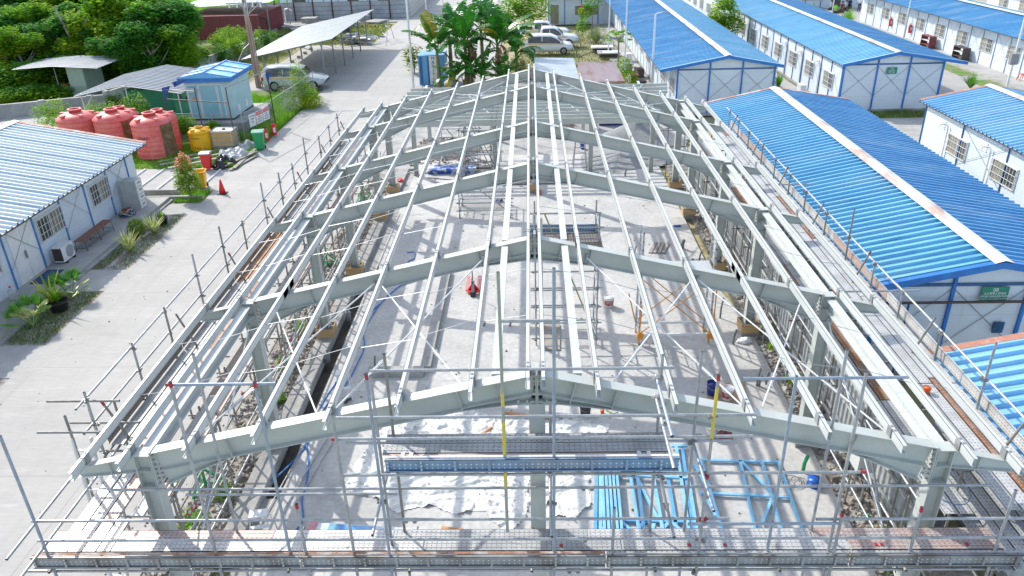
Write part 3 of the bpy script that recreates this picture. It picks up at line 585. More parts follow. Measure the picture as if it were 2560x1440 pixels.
def roof_sheet(b, x0, z0, x1, z1, ya, yb, per=.33, h=.04):
    """corrugated sheet sloping from (x0,z0) to (x1,z1), ribs along the slope"""
    pr = []; y = ya; s = 1
    while y < yb-.01:
        for dy, dz in ((0, 0), (per*.62, 0), (per*.70, h), (per*.90, h), (per*.98, 0)):
            if y+dy <= yb: pr.append((y+dy, dz))
        y += per
    n = len(pr); v = []
    for (x, z) in ((x0, z0), (x1, z1)): v += [(x, yy, z+dz) for yy, dz in pr]
    b.add(v, [(i, i+1, n+i+1, n+i) for i in range(n-1)])
WM = M('panel_wall', (.64, .71, .78), (.57, .65, .73), r=.5, s=.5, v=.05)
overlay(WM, lines(2, 1.02, .012, .1), (.42, .48, .55))
stains(WM, (.42, .40, .36), (1, 1, .3), 1.2, (.45, .62), .6, lambda t, x, y, z: math_node(t, 'SUBTRACT', 1.0, math_node(t, 'MINIMUM', math_node(t, 'MULTIPLY', math_node(t, 'MAXIMUM', z, 0), 2.2), 1))); stains(WM, (.50, .47, .42), (4, 4, .25), 1.0, (.60, .72), .35)
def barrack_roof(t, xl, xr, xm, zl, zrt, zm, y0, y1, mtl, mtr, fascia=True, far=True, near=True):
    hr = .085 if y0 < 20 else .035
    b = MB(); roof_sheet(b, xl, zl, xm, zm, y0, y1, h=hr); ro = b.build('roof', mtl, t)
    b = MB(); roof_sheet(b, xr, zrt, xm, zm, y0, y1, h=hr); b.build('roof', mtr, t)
    b = MB(); w_ = .25
    b.add([(xm-w_, y0-.03, zm-w_*(zm-zl)/(xm-xl)+.105), (xm, y0-.03, zm+.13), (xm+w_, y0-.03, zm-w_*(zm-zrt)/(xr-xm)+.105), (xm-w_, y1+.02, zm-w_*(zm-zl)/(xm-xl)+.105), (xm, y1+.02, zm+.13), (xm+w_, y1+.02, zm-w_*(zm-zrt)/(xr-xm)+.105)],
          [(0, 1, 4, 3), (1, 2, 5, 4)]); b.build('ridge_cap', CAP, t)
    for y, nm, fm in ((y0, near, BLUEP), (y1, far, FL_R)):
        if not nm: continue
        for xa, za in ((xl, zl), (xr, zrt)):
            s = 1 if xa < xm else -1
            if fm is BLUEP:
                f = MB(); f.prism([(xa, y-.03, za-.10), (xm, y-.03, zm-.10), (xm, y-.03, zm+.085), (xa, y-.03, za+.085)], (0, .028, 0)); f.build('fascia', fm, t)
            f = MB(); w2 = .2 if fm is FL_R else .14; sg = -1 if y == y1 else 1
            ys = sorted((y-sg*.02, y+sg*w2)); f.add([(xa, ys[0], za+.092), (xm, ys[0], zm+.092), (xm, ys[1], zm+.092), (xa, ys[1], za+.092)], [(0, 1, 2, 3)]); f.build('verge_flashing', fm if fm is FL_R or 7 < y0 < 9 else RBP, t)
    b = MB(); b.box(xl-.0, y0, zl-.05, xl+.05, y1, zl-.005); b.box(xr-.05, y0, zrt-.05, xr, y1, zrt-.005); b.build('eave_edge', DARK, t)
def window(t, x, ya, yb, za, zb, s, bars=8, parts=True, mt=None):
    """barred sliding window in a wall whose face is at x, facing s"""
    f = MB(); k = .05
    f.box(x, ya-k, za-k, x+s*.05, ya, zb+k); f.box(x, yb, za-k, x+s*.05, yb+k, zb+k); f.box(x, ya, za-k, x+s*.05, yb, za); f.box(x, ya, zb, x+s*.05, yb, zb+k); f.box(x, (ya+yb)/2-.02, za, x+s*.03, (ya+yb)/2+.02, zb)
    w_ = f.build('window', WPAINT, t)
    g = MB(); g.box(x+s*.003, ya, za, x+s*.012, (ya+yb)/2-.02, zb); g.build('pane', GLASS if mt is None else mt, w_)
    g = MB(); g.box(x+s*.003, (ya+yb)/2+.02, za, x+s*.012, yb, zb); g.build('pane', CURT, w_)
    g = MB(); xx = x+s*.085
    for i in range(bars+1): yy = ya+(yb-ya)*i/bars; g.box(xx-.008, yy-.008, za-.06, xx+.008, yy+.008, zb+.06)
    for i in range(4): zz = za+(zb-za)*i/3; g.box(xx-.01, ya-.03, zz-.008, xx+.01, yb+.03, zz+.008)
    g.build('window_grille', WPAINT, w_)
def post_row(t, x, y0, y1, ze, s, step=1.87, mt=BLUED, braces=True, off=0.):
    y = y0+off; i = 0
    while y <= y1+.01:
        p = MB(); p.box(x-.01*s, y-.03, .1, x+s*.045, y+.03, ze); p.build('wall_post', mt, t)
        if braces and i % 2 == 0 and y+step <= y1+.1:
            q = MB(); q.tube((x+s*.05, y, ze-.1), (x+s*.05, y+step, .9), .009, 5); q.tube((x+s*.056, y, .9), (x+s*.056, y+step, ze-.1), .009, 5); q.build('tie_rod', GREY, t)
        y += step; i += 1
def gable(t, xa, xb, xm, y, ze, zm, cols, base=.22, brace=True, beam=BLUED, pm=BLUEP):
    xs = [xa]+cols+[xb]
    def top(x): return ze+.08+(zm-ze-.1)*(1-abs(x-xm)/(max(xm-xa, xb-xm)+.4))
    for x in xs:
        e = .05 if x in (xa, xb) else .045; p = MB(); p.box(x-e, y-.07, .05, x+e, y-.002, top(x)-.03); p.build('gable_post', pm, t)
    p = MB(); p.box(xa, y-.055, ze-.06, xb, y-.004, ze+.02); p.build('gable_beam', beam, t)
    if brace:
        for a, c in zip(xs, xs[1:]):
            q = MB(); q.tube((a, y-.03, ze-.12), (c, y-.03, base+.75), .010, 5); q.tube((a, y-.035, base+.75), (c, y-.035, ze-.12), .010, 5); q.build('tie_rod', GREY, t)
def barrack(lab, x0, x1, y0, y1, tips, zs, roofs, cols=None, wl=(), wr=(), **kw):
    t = T('prefab_barrack', lab, 'barrack', ((x0+x1)/2, y0, 0)); xl, xr, xm = tips; zl, zr_, zm = zs
    def ztop(x): return zm-.05-(zm-zl)*(xm-x)/(xm-xl) if x < xm else zm-.05-(zm-zr_)*(x-xm)/(xr-xm)
    b = MB(); b.prism([(x0, y0, 0), (x1, y0, 0), (x1, y0, ztop(x1)), (xm, y0, zm-.05), (x0, y0, ztop(x0))], (0, y1-y0, 0)); b.build('wall', WM, t)
    b = MB(); b.box(x0-.06, y0-.08, -.05, x1+.06, y1+.05, .14); b.build('plinth', CONCD, t)
    barrack_roof(t, xl, xr, xm, zl, zr_, zm, y0-.35, y1+.35, *roofs, **kw)
    if cols is not None: gable(t, x0, x1, xm, y0, min(zl, 2.93), zm, cols)
    for (ya, yb, za, zb) in wl: window(t, x0, ya, yb, za, zb, -1)
    for (ya, yb, za, zb) in wr: window(t, x1, ya, yb, za, zb, 1)
    return t, ztop
# left office block (white and blue striped roof)
LB, _ = barrack('low office block with white-and-blue striped metal roof, left of the road', -29.6, -18.95, -6, 24.6, (-30.3, -18.3, -24.3), (2.6, 2.60, 3.72), (RW_, RW_), None, (),
                ((8.4, 10.0, 1.12, 2.0), (12.55, 14.0, 1.12, 2.0), (16.5, 18.2, 1.15, 2.03), (20.4, 22.0, 1.12, 2.0)), near=False)
post_row(LB, -18.95, 10.7, 24.5, 2.55, 1, 1.87, M('post_blue', (.06, .20, .48), (.12, .28, .5), r=.5, s=4), True, off=.02)
d_ = MB(); d_.box(-18.95, 14.75, .18, -18.915, 15.48, 2.2); dr = d_.build('door', WPAINT, LB); d_ = MB(); d_.box(-18.95, 15.5, .18, -18.915, 16.2, 2.2); dr2 = d_.build('door', WPAINT, LB)
d_ = MB(); d_.box(-18.9, 15.38, 1.0, -18.86, 15.46, 1.3); d_.build('door_handle', GREY, dr)
d_ = MB(); d_.box(-18.95, 18.95, 1.55, -18.94, 19.15, 1.8); d_.build('notice', WPAINT, LB)
# barracks right of the site
WTOP = lambda ys, za=1.15, zb=2.08, w=1.7: tuple((y, y+w, za, zb) for y in ys)
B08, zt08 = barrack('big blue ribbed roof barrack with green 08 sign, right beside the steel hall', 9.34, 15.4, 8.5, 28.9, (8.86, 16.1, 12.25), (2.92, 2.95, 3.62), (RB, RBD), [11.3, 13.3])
LOW, _ = barrack('barrack at the lower right corner, pale blue ribbed roof nearest the camera', 9.34, 15.4, -14, 4.6, (8.86, 16.1, 12.25), (2.92, 2.95, 3.62), (RBP, RB), None, near=False)
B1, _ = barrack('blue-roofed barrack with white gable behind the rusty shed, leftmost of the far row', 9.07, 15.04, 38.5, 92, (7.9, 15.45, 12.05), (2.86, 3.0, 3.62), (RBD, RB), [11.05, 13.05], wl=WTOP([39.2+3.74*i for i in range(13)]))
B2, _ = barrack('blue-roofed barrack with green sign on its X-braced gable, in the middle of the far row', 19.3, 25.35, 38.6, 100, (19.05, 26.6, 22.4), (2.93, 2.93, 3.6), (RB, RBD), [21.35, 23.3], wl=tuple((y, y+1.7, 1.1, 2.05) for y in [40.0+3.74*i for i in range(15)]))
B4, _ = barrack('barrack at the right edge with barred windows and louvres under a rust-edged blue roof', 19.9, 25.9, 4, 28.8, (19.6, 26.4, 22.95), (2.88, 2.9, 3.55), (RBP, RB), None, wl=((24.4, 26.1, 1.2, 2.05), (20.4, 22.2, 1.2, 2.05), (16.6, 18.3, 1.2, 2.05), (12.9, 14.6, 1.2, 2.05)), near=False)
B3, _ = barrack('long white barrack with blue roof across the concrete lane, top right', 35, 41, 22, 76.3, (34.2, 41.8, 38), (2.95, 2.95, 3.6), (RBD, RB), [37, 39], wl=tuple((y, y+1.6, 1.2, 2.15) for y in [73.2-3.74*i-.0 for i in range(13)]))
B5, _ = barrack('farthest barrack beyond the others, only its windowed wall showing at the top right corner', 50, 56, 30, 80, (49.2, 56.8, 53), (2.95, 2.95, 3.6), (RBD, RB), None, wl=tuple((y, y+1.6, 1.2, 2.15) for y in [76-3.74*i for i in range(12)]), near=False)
post_row(B2, 19.3, 38.7, 70, 2.85, -1, 1.87); post_row(B4, 19.9, 6, 28.8, 2.8, -1, 3.74, BLUED, True, off=.35); post_row(B3, 35, 22.3, 76.2, 2.95, -1, 1.87, M('post_slate', (.25, .33, .45), r=.5, s=4), True); post_row(B1, 9.07, 38.6, 75, 2.8, -1, 1.87, WPAINT, False)
for t, x, ys in ((B4, 19.9, (26.7, 22.9, 19.1)), (B2, 19.3, (42.9, 46.6, 50.3))):
    for y in ys:
        b = MB()
        for k in range(4): b.box(x-.03, y, 2.05+k*.11, x-.005, y+.75, 2.12+k*.11)
        b.build('louvre', WPAINT, t)
        b = MB(); b.tube((x-.1, y-.45, 0.3), (x-.1, y-.45, 2.3), .035, 8); b.path([(x-.1, y-.45, 2.3), (x-.15, y-.35, 2.4), (x-.35, y-.25, 2.4), (x-.42, y-.22, 2.3)], .035, 8); b.build('vent_pipe', WPAINT, t)
b = MB(); b.tube((9.4, 8.3, 2.45), (15.6, 8.3, 2.45), .04, 8); b.build('drain_pipe', DARK, B08); b = MB(); b.tube((10.1, 8.28, .2), (10.1, 8.28, 2.45), .03, 8); b.build('drain_pipe', BLUED, B08)
def sign(t, x, y, z, w_, h, rows):
    b = MB(); b.box(x-w_/2, y-.03, z-h/2, x+w_/2, y-.01, z+h/2); s_ = b.build('sign_board', M('sign_green', (.01, .24, .15), (.01, .21, .13), r=.4, s=2), t)
    for body, sz, dz, sx in rows: text(body, sz, WPAINT, s_, (x, y-.034, z+dz), (R(90), 0, 0), sx=sx)
gs = GY(2485, 735, 8.42)
sign(B08, gs.x, 8.42, gs.z, .72, .46, (('08', .15, .135, 1), ('业主管理人员宿舍', .075, .03, 1), ('OWNER MANAGER ROOM', .07, -.055, .95), ('RUANG MANAJER OWNER', .07, -.14, .92)))
sign(B2, 22.22, 38.53, 2.52, .62, .40, (('04', .12, .11, 1), ('管理人员宿舍', .06, .02, 1), ('MANAGER ROOM', .055, -.05, .95), ('RUANG MANAJER', .055, -.12, .92)))
b = MB(); b.box(12.62, 8.40, 1.42, 12.9, 8.44, 1.75); b.build('torn_netting', M('netting_blue', (.02, .07, .14), (.02, .15, .4), r=.8, s=5), B08).rotation_euler = (0, 0, 0)
# ================================================================ objects on the left: veranda, beds, bins, tanks
X3 = Vector((1, 0, 0)); Y3 = Vector((0, 1, 0)); Z3 = Vector((0, 0, 1))
A = T('air_conditioner', 'white air conditioner outdoor unit standing on the veranda beside the rusty bench', 'air conditioner', (-18.55, 17.0, .17), 0)
b = MB(); b.box(-18.75, 16.62, .24, -18.35, 17.42, .84); ab = b.build('casing', WPAINT, A)
b = MB(); b.lathe([(.25, 0), (.25, .012), (.02, .02)], (0, 0, 0), 24); b.v = [(-18.35+z, 17.12+x, .54+y) for x, y, z in b.v]; b.build('fan_grille', M('fan_grey', (.38, .40, .42), (.3, .32, .34), r=.5, s=30, v=.3), A)
b = MB()
for k in range(7): b.box(-18.72+k*.055, 16.60, .30, -18.70+k*.055, 16.625, .80)
for k in range(6): b.box(-18.73, 16.60, .30+k*.09, -18.36, 16.62, .31+k*.09)
b.box(-18.73, 16.612, .29, -18.36, 16.622, .81); b.build('side_coil', DARK, A)
for y in (16.75, 17.3): b = MB(); b.box(-18.8, y-.04, .17, -18.3, y+.04, .24); b.build('foot', BLACK, A)
A['label'] = 'white air conditioner outdoor unit standing on the veranda beside the rusty bench'
BN = T('bench', 'long rusty metal bench with thin wire legs against the office wall', 'bench', (-18.3, 18.9, .17))
b = MB(); b.box(-18.52, 17.75, .60, -18.12, 20.15, .635); b.build('seat', M('rusty_seat', (.25, .12, .08), (.2, .09, .06), r=.8, s=6), BN)
for y in (17.85, 18.95, 20.05):
    b = MB(); b.path([(-18.5, y, .6), (-18.56, y, .17), (-18.5, y, .3), (-18.14, y, .3), (-18.08, y, .17), (-18.14, y, .6)], .012, 5); b.build('leg', DARK, BN)
b = MB(); b.tube((-18.14, 17.85, .3), (-18.14, 20.05, .3), .01, 5); b.tube((-18.5, 17.85, .3), (-18.5, 20.05, .3), .01, 5); b.build('stretcher', DARK, BN)
CB = T('filing_cabinet', 'pale grey four-drawer metal cabinet at the end of the veranda', 'cabinet', (-18.1, 22.9, .17))
b = MB(); b.box(-18.72, 22.5, .17, -18.02, 23.1, 1.55); b.build('body', M('cabinet_grey', (.47, .49, .48), (.4, .42, .41), r=.45, s=3), CB)
for k in range(4):
    b = MB(); b.box(-18.018, 22.53, .22+k*.335, -17.995, 23.07, .52+k*.335); dr = b.build('drawer', WPAINT, CB)
    b = MB(); b.box(-17.995, 22.68, .38+k*.335, -17.975, 22.92, .41+k*.335); b.build('handle', DARK, dr)
PILE_C = [M('rope_'+n, c, r=.7, s=9, v=.3) for n, c in (('blue', (.03, .06, .25)), ('yellow', (.6, .42, .04)), ('black', (.02, .02, .03)), ('white', (.6, .6, .58)), ('red', (.5, .07, .04)))]
HP = T('harness_pile', 'tangled heap of blue, yellow and black harness straps on the veranda floor', 'strap pile', (-18.35, 21.9, .17))
for k in range(26):
    a0 = rnd.uniform(0, 6.28); c = Vector((-18.35, 21.85, .2)); pts = []
    rr = rnd.uniform(.12, .42)
    for j in range(9): a0 += rnd.uniform(.3, 1.0); pts.append(c+Vector((math.cos(a0)*rr*rnd.uniform(.5, 1), math.sin(a0)*rr*1.25*rnd.uniform(.5, 1), rnd.uniform(.02, .36)*(1-rr*.9))))
    b = MB(); b.path(pts, .018, 5); b.build('strap', PILE_C[k % 5], HP)
b = MB(); b.box(-18.75, 14.85, .172, -18.1, 16.1, .184); put(b, 'doormat', M('mat_blue', (.03, .07, .14), (.04, .09, .17), r=.95, s=20), 'dark blue doormat in front of the office door', 'doormat')
WB = T('water_bottle', 'clear upside-down drinking water bottle standing by the office wall', 'water bottle', (-18.55, 13.6, .17))
b = MB(); b.lathe([(.13, 0), (.135, .05), (.12, .08), (.135, .12), (.12, .2), (.135, .25), (.13, .36), (.04, .44), (.035, .5)], (-18.55, 13.6, .17), 16); b.build('body', M('clear_plastic', (.62, .60, .62), r=.1, s=5, alpha=.55), WB, True)
b = MB(); b.lathe([(.04, 0), (.04, .04)], (-18.55, 13.6, .67), 12); b.build('cap', REDB, WB)
# ---- plants on the beds
def blades(b, c, n, h, spread, wd, droop=.5, seg=4, jit=.3):
    for i in range(n):
        a = 6.283*i/n+rnd.uniform(-jit, jit); el = rnd.uniform(.15, 1)*spread; L_ = h*rnd.uniform(.7, 1.1); pts = []
        d = Vector((math.cos(a), math.sin(a), 0)); s_ = Vector((-d.y, d.x, 0))
        for k in range(seg+1):
            t = k/seg; w_ = wd*(1-t**1.5)*(.5+1.2*min(t*3, 1)*.5); p = Vector(c)+d*(el*L_*t*(1+.2*t))+Z3*(L_*(t-droop*el*t*t)); pts += [p-s_*w_/2, p+s_*w_/2]
        b.add(pts, [(2*k, 2*k+1, 2*k+3, 2*k+2) for k in range(seg)])
AGV = M('agave_cream', (.74, .74, .36), (.40, .50, .14), r=.5, s=7, v=.2, isl=.2, trans=.15)
PALM = M('palm_green', (.08, .32, .03), (.22, .44, .05), r=.45, s=3, v=.2, isl=.3, trans=.25)
def spiky(p, lab, n=54, h=1.0, mt=AGV, g='variegated spiky plants in the veranda bed', nm='agave_plant'):
    t = T(nm, lab, 'plant', p, 0, g); b = MB(); blades(b, p, n, h, .75, .10, .4); b.build('foliage', mt, t)
    b = MB(); blades(b, p, 40, h*.4, 1.0, .05, .6); b.build('lower_leaves', LEAF, t)
for (x, y), lab in (((325, 620), 'cream striped spiky plant nearest the camera in the veranda bed'), ((386, 575), 'cream striped spiky plant beside the black pot in the veranda bed')):
    p = G(x, y+8); spiky((p.x, p.y, -.02), lab)
def fan_palm(p, lab, h=1.05, n=18):
    t = T('fan_palm', lab, 'palm', p, 0, 'small fan palms in the near bed')
    for i in range(n):
        a = i*2.4+rnd.uniform(-.2, .2); el = rnd.uniform(.3, 1.1); d = Vector((math.cos(a)*math.sin(el), math.sin(a)*math.sin(el), math.cos(el))); q = Vector(p)+d*h*rnd.uniform(.55, .8)
        b = MB(); b.path([p, (Vector(p)+q)/2+Z3*.03, q], .009, 4)
        s_ = d.cross(Z3).normalized()
        for k in range(13):
            u = -1.25+2.5*k/12; dd = (d*math.cos(u)+s_*math.sin(u)).normalized(); tip = q+dd*h*.5*(1-.15*abs(u))-Z3*.06; w_ = dd.cross(Z3).normalized()*.03 if abs(dd.z) < .95 else X3*.018
            b.add([q, q+dd*h*.22+w_, tip, q+dd*h*.22-w_], [(0, 1, 2, 3)])
        b.build('frond', PALM if i % 5 else AGV, t)
p = G(85, 815); fan_palm((p.x, p.y, 0), 'green fan palm lowest in the bed near the left edge of the photo')
p = G(178, 745); fan_palm((p.x, p.y, 0), 'green fan palm beside the large black pot', 1.0, 15)
def pot(p, lab, r=.24, h=.32, plant=None, n=26, ph=.4, mt=LEAF):
    t = T('potted_plant', lab, 'potted plant', p); b = MB(); b.lathe([(r*.75, 0), (r, h), (r*1.06, h), (r*1.06, h-.03), (r*.9, h-.04), (r*.88, h-.08)], p, 20); b.build('pot', BLACK, t, True)
    b = MB(); blades(b, (p[0], p[1], h-.06), n, ph, .8, .04, .5); b.build('foliage', mt, t)
    return t
p = G(150, 775); PT = pot((p.x, p.y, 0), 'large black pot of bushy grass with a yellowing palm', .34, .36, n=70, ph=.6, mt=LEAFY)
b = MB(); blades(b, (p.x-.25, p.y+.1, .2), 16, 1.3, .8, .10, .5, 5); b.build('yellow_fronds', M('frond_yellow', (.50, .50, .06), (.25, .40, .05), r=.6, s=3, isl=.3, trans=.25), PT)
p = G(408, 560); pot((p.x, p.y, 0), 'black pot with a leggy green plant at the end of the veranda bed', .25, .34)
def leafcloud(b, blobs, n, sz, flat=.35, shell=.45, rg=None):
    """small leaf quads scattered through ellipsoid blobs, denser towards their skins"""
    rg = rg or rnd; tot = sum(q[3]*q[3] for q in blobs); V = []; F = []; k = 0
    for (cx, cy, cz, r, rz) in blobs:
        for _ in range(int(n*r*r/tot)):
            u = rg.gauss(0, 1), rg.gauss(0, 1), rg.gauss(0, 1); l = math.sqrt(sum(a*a for a in u)) or 1; rad = shell+(1-shell)*rg.random()**.6
            rad *= 1+.14*math.sin(5*u[0]/l+cx)*math.cos(4*u[1]/l+cy)
            px_, py_, pz_ = cx+u[0]/l*r*rad, cy+u[1]/l*r*rad, cz+u[2]/l*rz*rad
            a = rg.uniform(0, 6.283); t = rg.uniform(-1, 1)*(1-flat)*1.3; s = sz*rg.uniform(.6, 1.3)
            ca, sa, ct, st_ = math.cos(a), math.sin(a), math.cos(t), math.sin(t)
            ux, uy = ca*s, sa*s; vx, vy, vz = -sa*ct*s*.6, ca*ct*s*.6, st_*s*.6
            V += [(px_-ux, py_-uy, pz_), (px_+vx, py_+vy, pz_+vz), (px_+ux, py_+uy, pz_+.2*s), (px_-vx, py_-vy, pz_-vz)]; F.append((k, k+1, k+2, k+3)); k += 4
    b.add(V, F); return b
# round yellow-green shrub between the spiky plants
p = G(345, 592); t = T('round_shrub', 'small round yellow-green shrub between the two spiky plants', 'shrub', (p.x, p.y, 0)); b = MB(); leafcloud(b, [(p.x, p.y, .45, .36, .38)], 1500, .04); b.build('foliage', M('leaf_lime', (.34, .44, .02), (.10, .26, .02), r=.5, s=5, v=.2, isl=.3, trans=.3), t); b = MB(); b.tube(p, p+Z3*.4, .03, 6); b.build('stem', BARK, t)
# red-tipped conical shrub
p = G(478, 497); t = T('conical_shrub', 'conical shrub with red-tipped young leaves beside the yellow bin', 'shrub', (p.x, p.y, 0))
b = MB(); b.path([(p.x, p.y, 0), (p.x+.03, p.y, .5), (p.x, p.y, 1.4)], [.045, .035, .02], 7); b.build('trunk', BARK, t)
b = MB(); leafcloud(b, [(p.x, p.y, .75, .62, .45), (p.x, p.y, 1.15, .56, .5), (p.x, p.y, 1.6, .38, .45), (p.x, p.y, 1.95, .2, .3)], 5200, .045); b.build('crown', M('photinia_leaf', (.36, .50, .02), (.13, .32, .015), r=.5, s=4, v=.2, isl=.4, trans=.3), t)
b = MB(); leafcloud(b, [(p.x, p.y, 1.8, .36, .42), (p.x, p.y, 2.1, .15, .25)], 520, .045, shell=.8); b.build('red_tips', M('red_leaf', (.85, .14, .10), (.75, .32, .08), r=.5, s=5, v=.2, isl=.3, trans=.3), t)
p = G(497, 482); sheet('grass_patch', [(-17.1, 23.9), (-15.9, 23.9), (-15.8, 25.5), (-17.1, 25.6)], -.004, GRG)
# ---- bins and cone
def wheelie(p, lab, rz, col, lid, open_=False, h=1.0, w_=.56):
    t = T('wheelie_bin', lab, 'bin', (0, 0, 0)); t2 = w_/2
    b = MB(); k = .72
    b.add([(-t2*k, -t2*k, .08), (t2*k, -t2*k, .08), (t2*k, t2*k, .08), (-t2*k, t2*k, .08), (-t2, -t2, h*.93), (t2, -t2, h*.93), (t2, t2*1.1, h*.93), (-t2, t2*1.1, h*.93)], [(3, 2, 1, 0), (0, 1, 5, 4), (1, 2, 6, 5), (2, 3, 7, 6), (3, 0, 4, 7)])
    for yy in (-t2-.02, t2*1.1): b.box(-t2-.03, yy-.01, h*.9, t2+.03, yy+.03, h*.94)
    for xx in (-t2-.03, t2): b.box(xx, -t2-.01, h*.9, xx+.03, t2*1.1+.02, h*.94)
    b.box(-t2*.8, t2*.78, .1, -t2*.7, t2*.82, h*.8)
    b.build('body', col, t)
    if not open_:
        b = MB(); b.prism([(-t2-.03, -t2-.05, h*.95), (-t2-.03, t2*1.1+.06, h*.97), (-t2-.03, t2*1.1, h*1.01), (-t2-.03, -t2*.4, h*1.05), (-t2-.03, -t2-.04, h*.99)], (w_+.06, 0, 0)); b.build('lid', lid, t)
    else:
        b = MB(); b.box(-t2*.8, -t2*.8, .1, t2*.8, t2*.8, .14); b.build('bottom', col, t)
    for s in (-1, 1): b = MB(); b.tube((s*(t2*.7), t2*.8, .1), (s*(t2*.7+.06), t2*.8, .1), .1, 14); b.build('wheel', RUBBER, t)
    b = MB(); b.tube((-t2*.8, t2*1.1+.08, h*.92), (t2*.8, t2*1.1+.08, h*.92), .015, 6); b.build('handle', col, t)
    t.location = p; t.rotation_euler = (0, 0, rz); return t
p = G(652, 374); wheelie((p.x, p.y, 0), 'green wheelie bin with closed lid by the road edge', .2, GREENP, M('lid_green', (.12, .40, .25), (.3, .5, .42), r=.3, s=4), h=1.1, w_=.6)
p = G(521, 424); wheelie((p.x, p.y, 0), 'red bin with a grey-white lid standing beside the black rubbish bags', .1, REDB, M('lid_grey', (.5, .5, .49), r=.4), h=.95, w_=.5)
p = G(506, 470); wheelie((p.x, p.y, 0), 'yellow lidless bin behind the conical shrub', .15, M('bin_yellow', (.90, .50, .01), (.82, .44, .01), r=.4, s=4), None, True, .95, .55)
p = G(557, 484); t = T('traffic_cone', 'red traffic cone standing alone on the concrete road', 'traffic cone', (p.x, p.y, 0))
b = MB(); b.lathe([(.17, .03), (.035, .72), (.03, .72)], p, 20); b.build('cone', M('cone_red', (.80, .03, .04), (.72, .03, .04), r=.45, s=3), t, True); b = MB(); b.box(p.x-.21, p.y-.21, 0, p.x+.21, p.y+.21, .035); b.build('base', RUBBER, t)
# ---- water tanks
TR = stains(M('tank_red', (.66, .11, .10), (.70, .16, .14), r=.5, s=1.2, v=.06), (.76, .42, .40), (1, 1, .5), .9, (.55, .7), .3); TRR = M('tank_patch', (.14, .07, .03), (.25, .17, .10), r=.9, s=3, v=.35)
def tank(px, py, lab, r=1.08, h=2.45, mt=TR, grp=None, word=None, patch=False):
    p = G(px, py); p.y += r*.9
    t = T('water_tank', lab, 'water tank', (p.x, p.y, 0), 0, grp); prof = [(r*.97, 0), (r, .06)]
    zz = .12
    while zz < h*.74: prof += [(r, zz), (r*.988, zz+.03), (r*.988, zz+.05), (r, zz+.08)]; zz += h*.11
    prof += [(r, h*.76), (r*1.02, h*.77), (r*1.0, h*.80), (r*.75, h*.88), (r*.45, h*.925), (r*.32, h*.93)]
    b = MB(); b.lathe(prof, p, 40); b.build('shell', mt, t, True)
    b = MB(); b.lathe([(r*.31, h*.92), (r*.31, h*.985), (r*.35, h*.985), (r*.35, h*1.0), (r*.26, h*1.0), (r*.26, h*.96)], p, 24); b.build('collar', mt, t, True)
    for k in range(5):
        a = k*6.283/5+.5; b = MB(); q = p+Vector((math.cos(a)*r*.68, math.sin(a)*r*.68, h*.885)); b.cbox(q, (r*.42, .16, .12), a, 0); b.build('lifting_lug', mt, t)
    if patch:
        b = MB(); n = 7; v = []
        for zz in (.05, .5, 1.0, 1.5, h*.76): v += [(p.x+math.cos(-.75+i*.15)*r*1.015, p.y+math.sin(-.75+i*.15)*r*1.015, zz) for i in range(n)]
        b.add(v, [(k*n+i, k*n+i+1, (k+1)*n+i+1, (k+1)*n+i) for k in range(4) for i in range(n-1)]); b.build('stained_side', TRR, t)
    if word:
        for body, sz, zf, a in word:
            for j, ch in enumerate(body):
                aa = a+j*sz*.72/r; text(ch, sz, DARK, t, (p.x+math.cos(aa)*(r+.012), p.y+math.sin(aa)*(r+.012), h*zf), (R(90), 0, aa+math.pi/2))
    return t
gt = 'red water tanks behind the office block'
tank(378, 400, 'red water tank nearest the yellow tank, full height in view', word=[('GRAND', .2, .50, -1.95)], grp=gt, patch=True)
tank(283, 388, 'red water tank in the middle of the row, half behind the white-striped roof', grp=gt, patch=True)
tank(193, 388, 'red water tank at the left end, only its top showing over the roof', grp=gt)
tank(399, 384, 'red water tank tucked behind the nearest red tank', r=.95, h=2.35, grp=gt, mt=TR); tank(304, 375, 'red water tank tucked behind the middle red tank', r=.95, h=2.35, grp=gt)
tank(498, 380, 'yellow water tank marked 1200 L between the red tanks and the caged container', .64, 1.35, M('tank_yellow', (.90, .48, .01), (.82, .42, .01), r=.45, s=2, v=.04), word=[('1200 L', .2, .16, -2.05), ('TEDMOND', .1, .58, -2.0)])
p = G(560, 374); t = T('caged_container', 'stained liquid container in a galvanised cage on a pallet, right of the yellow tank', 'container', (p.x, p.y+.5, 0)); x, y = p.x, p.y+.5
b = MB(); b.box(x-.58, y-.48, .18, x+.58, y+.48, 1.02); b.build('inner_tank', M('tank_amber', (.74, .42, .10), (.66, .50, .28), r=.5, s=3), t)
b = MB(); b.box(x-.6, y-.5, 1.02, x+.6, y+.5, 1.05); b.build('top_sheet', WPAINT, t); b = MB(); b.lathe([(.1, 0), (.1, .06)], (x, y, 1.05)); b.build('cap', BLACK, t)
b = MB()
for k in range(9): xx = x-.62+k*.155; b.tube((xx, y-.52, .15), (xx, y-.52, 1.08), .008, 5); b.tube((xx, y+.52, .15), (xx, y+.52, 1.08), .008, 5)
for k in range(7): yy = y-.52+k*.173; b.tube((x-.62, yy, .15), (x-.62, yy, 1.08), .012, 5); b.tube((x+.62, yy, .15), (x+.62, yy, 1.08), .012, 5)
for zz in (.2, .45, .7, .95, 1.08):
    for s in (-1, 1): b.tube((x-.62, y+s*.53, zz), (x+.62, y+s*.53, zz), .014, 5); b.tube((x+s*.63, y-.52, zz), (x+s*.63, y+.52, zz), .014, 5)
b.build('cage', GALV, t); b = MB(); b.box(x-.6, y-.5, 0, x+.6, y+.5, .15); b.build('pallet', PLANKW, t)
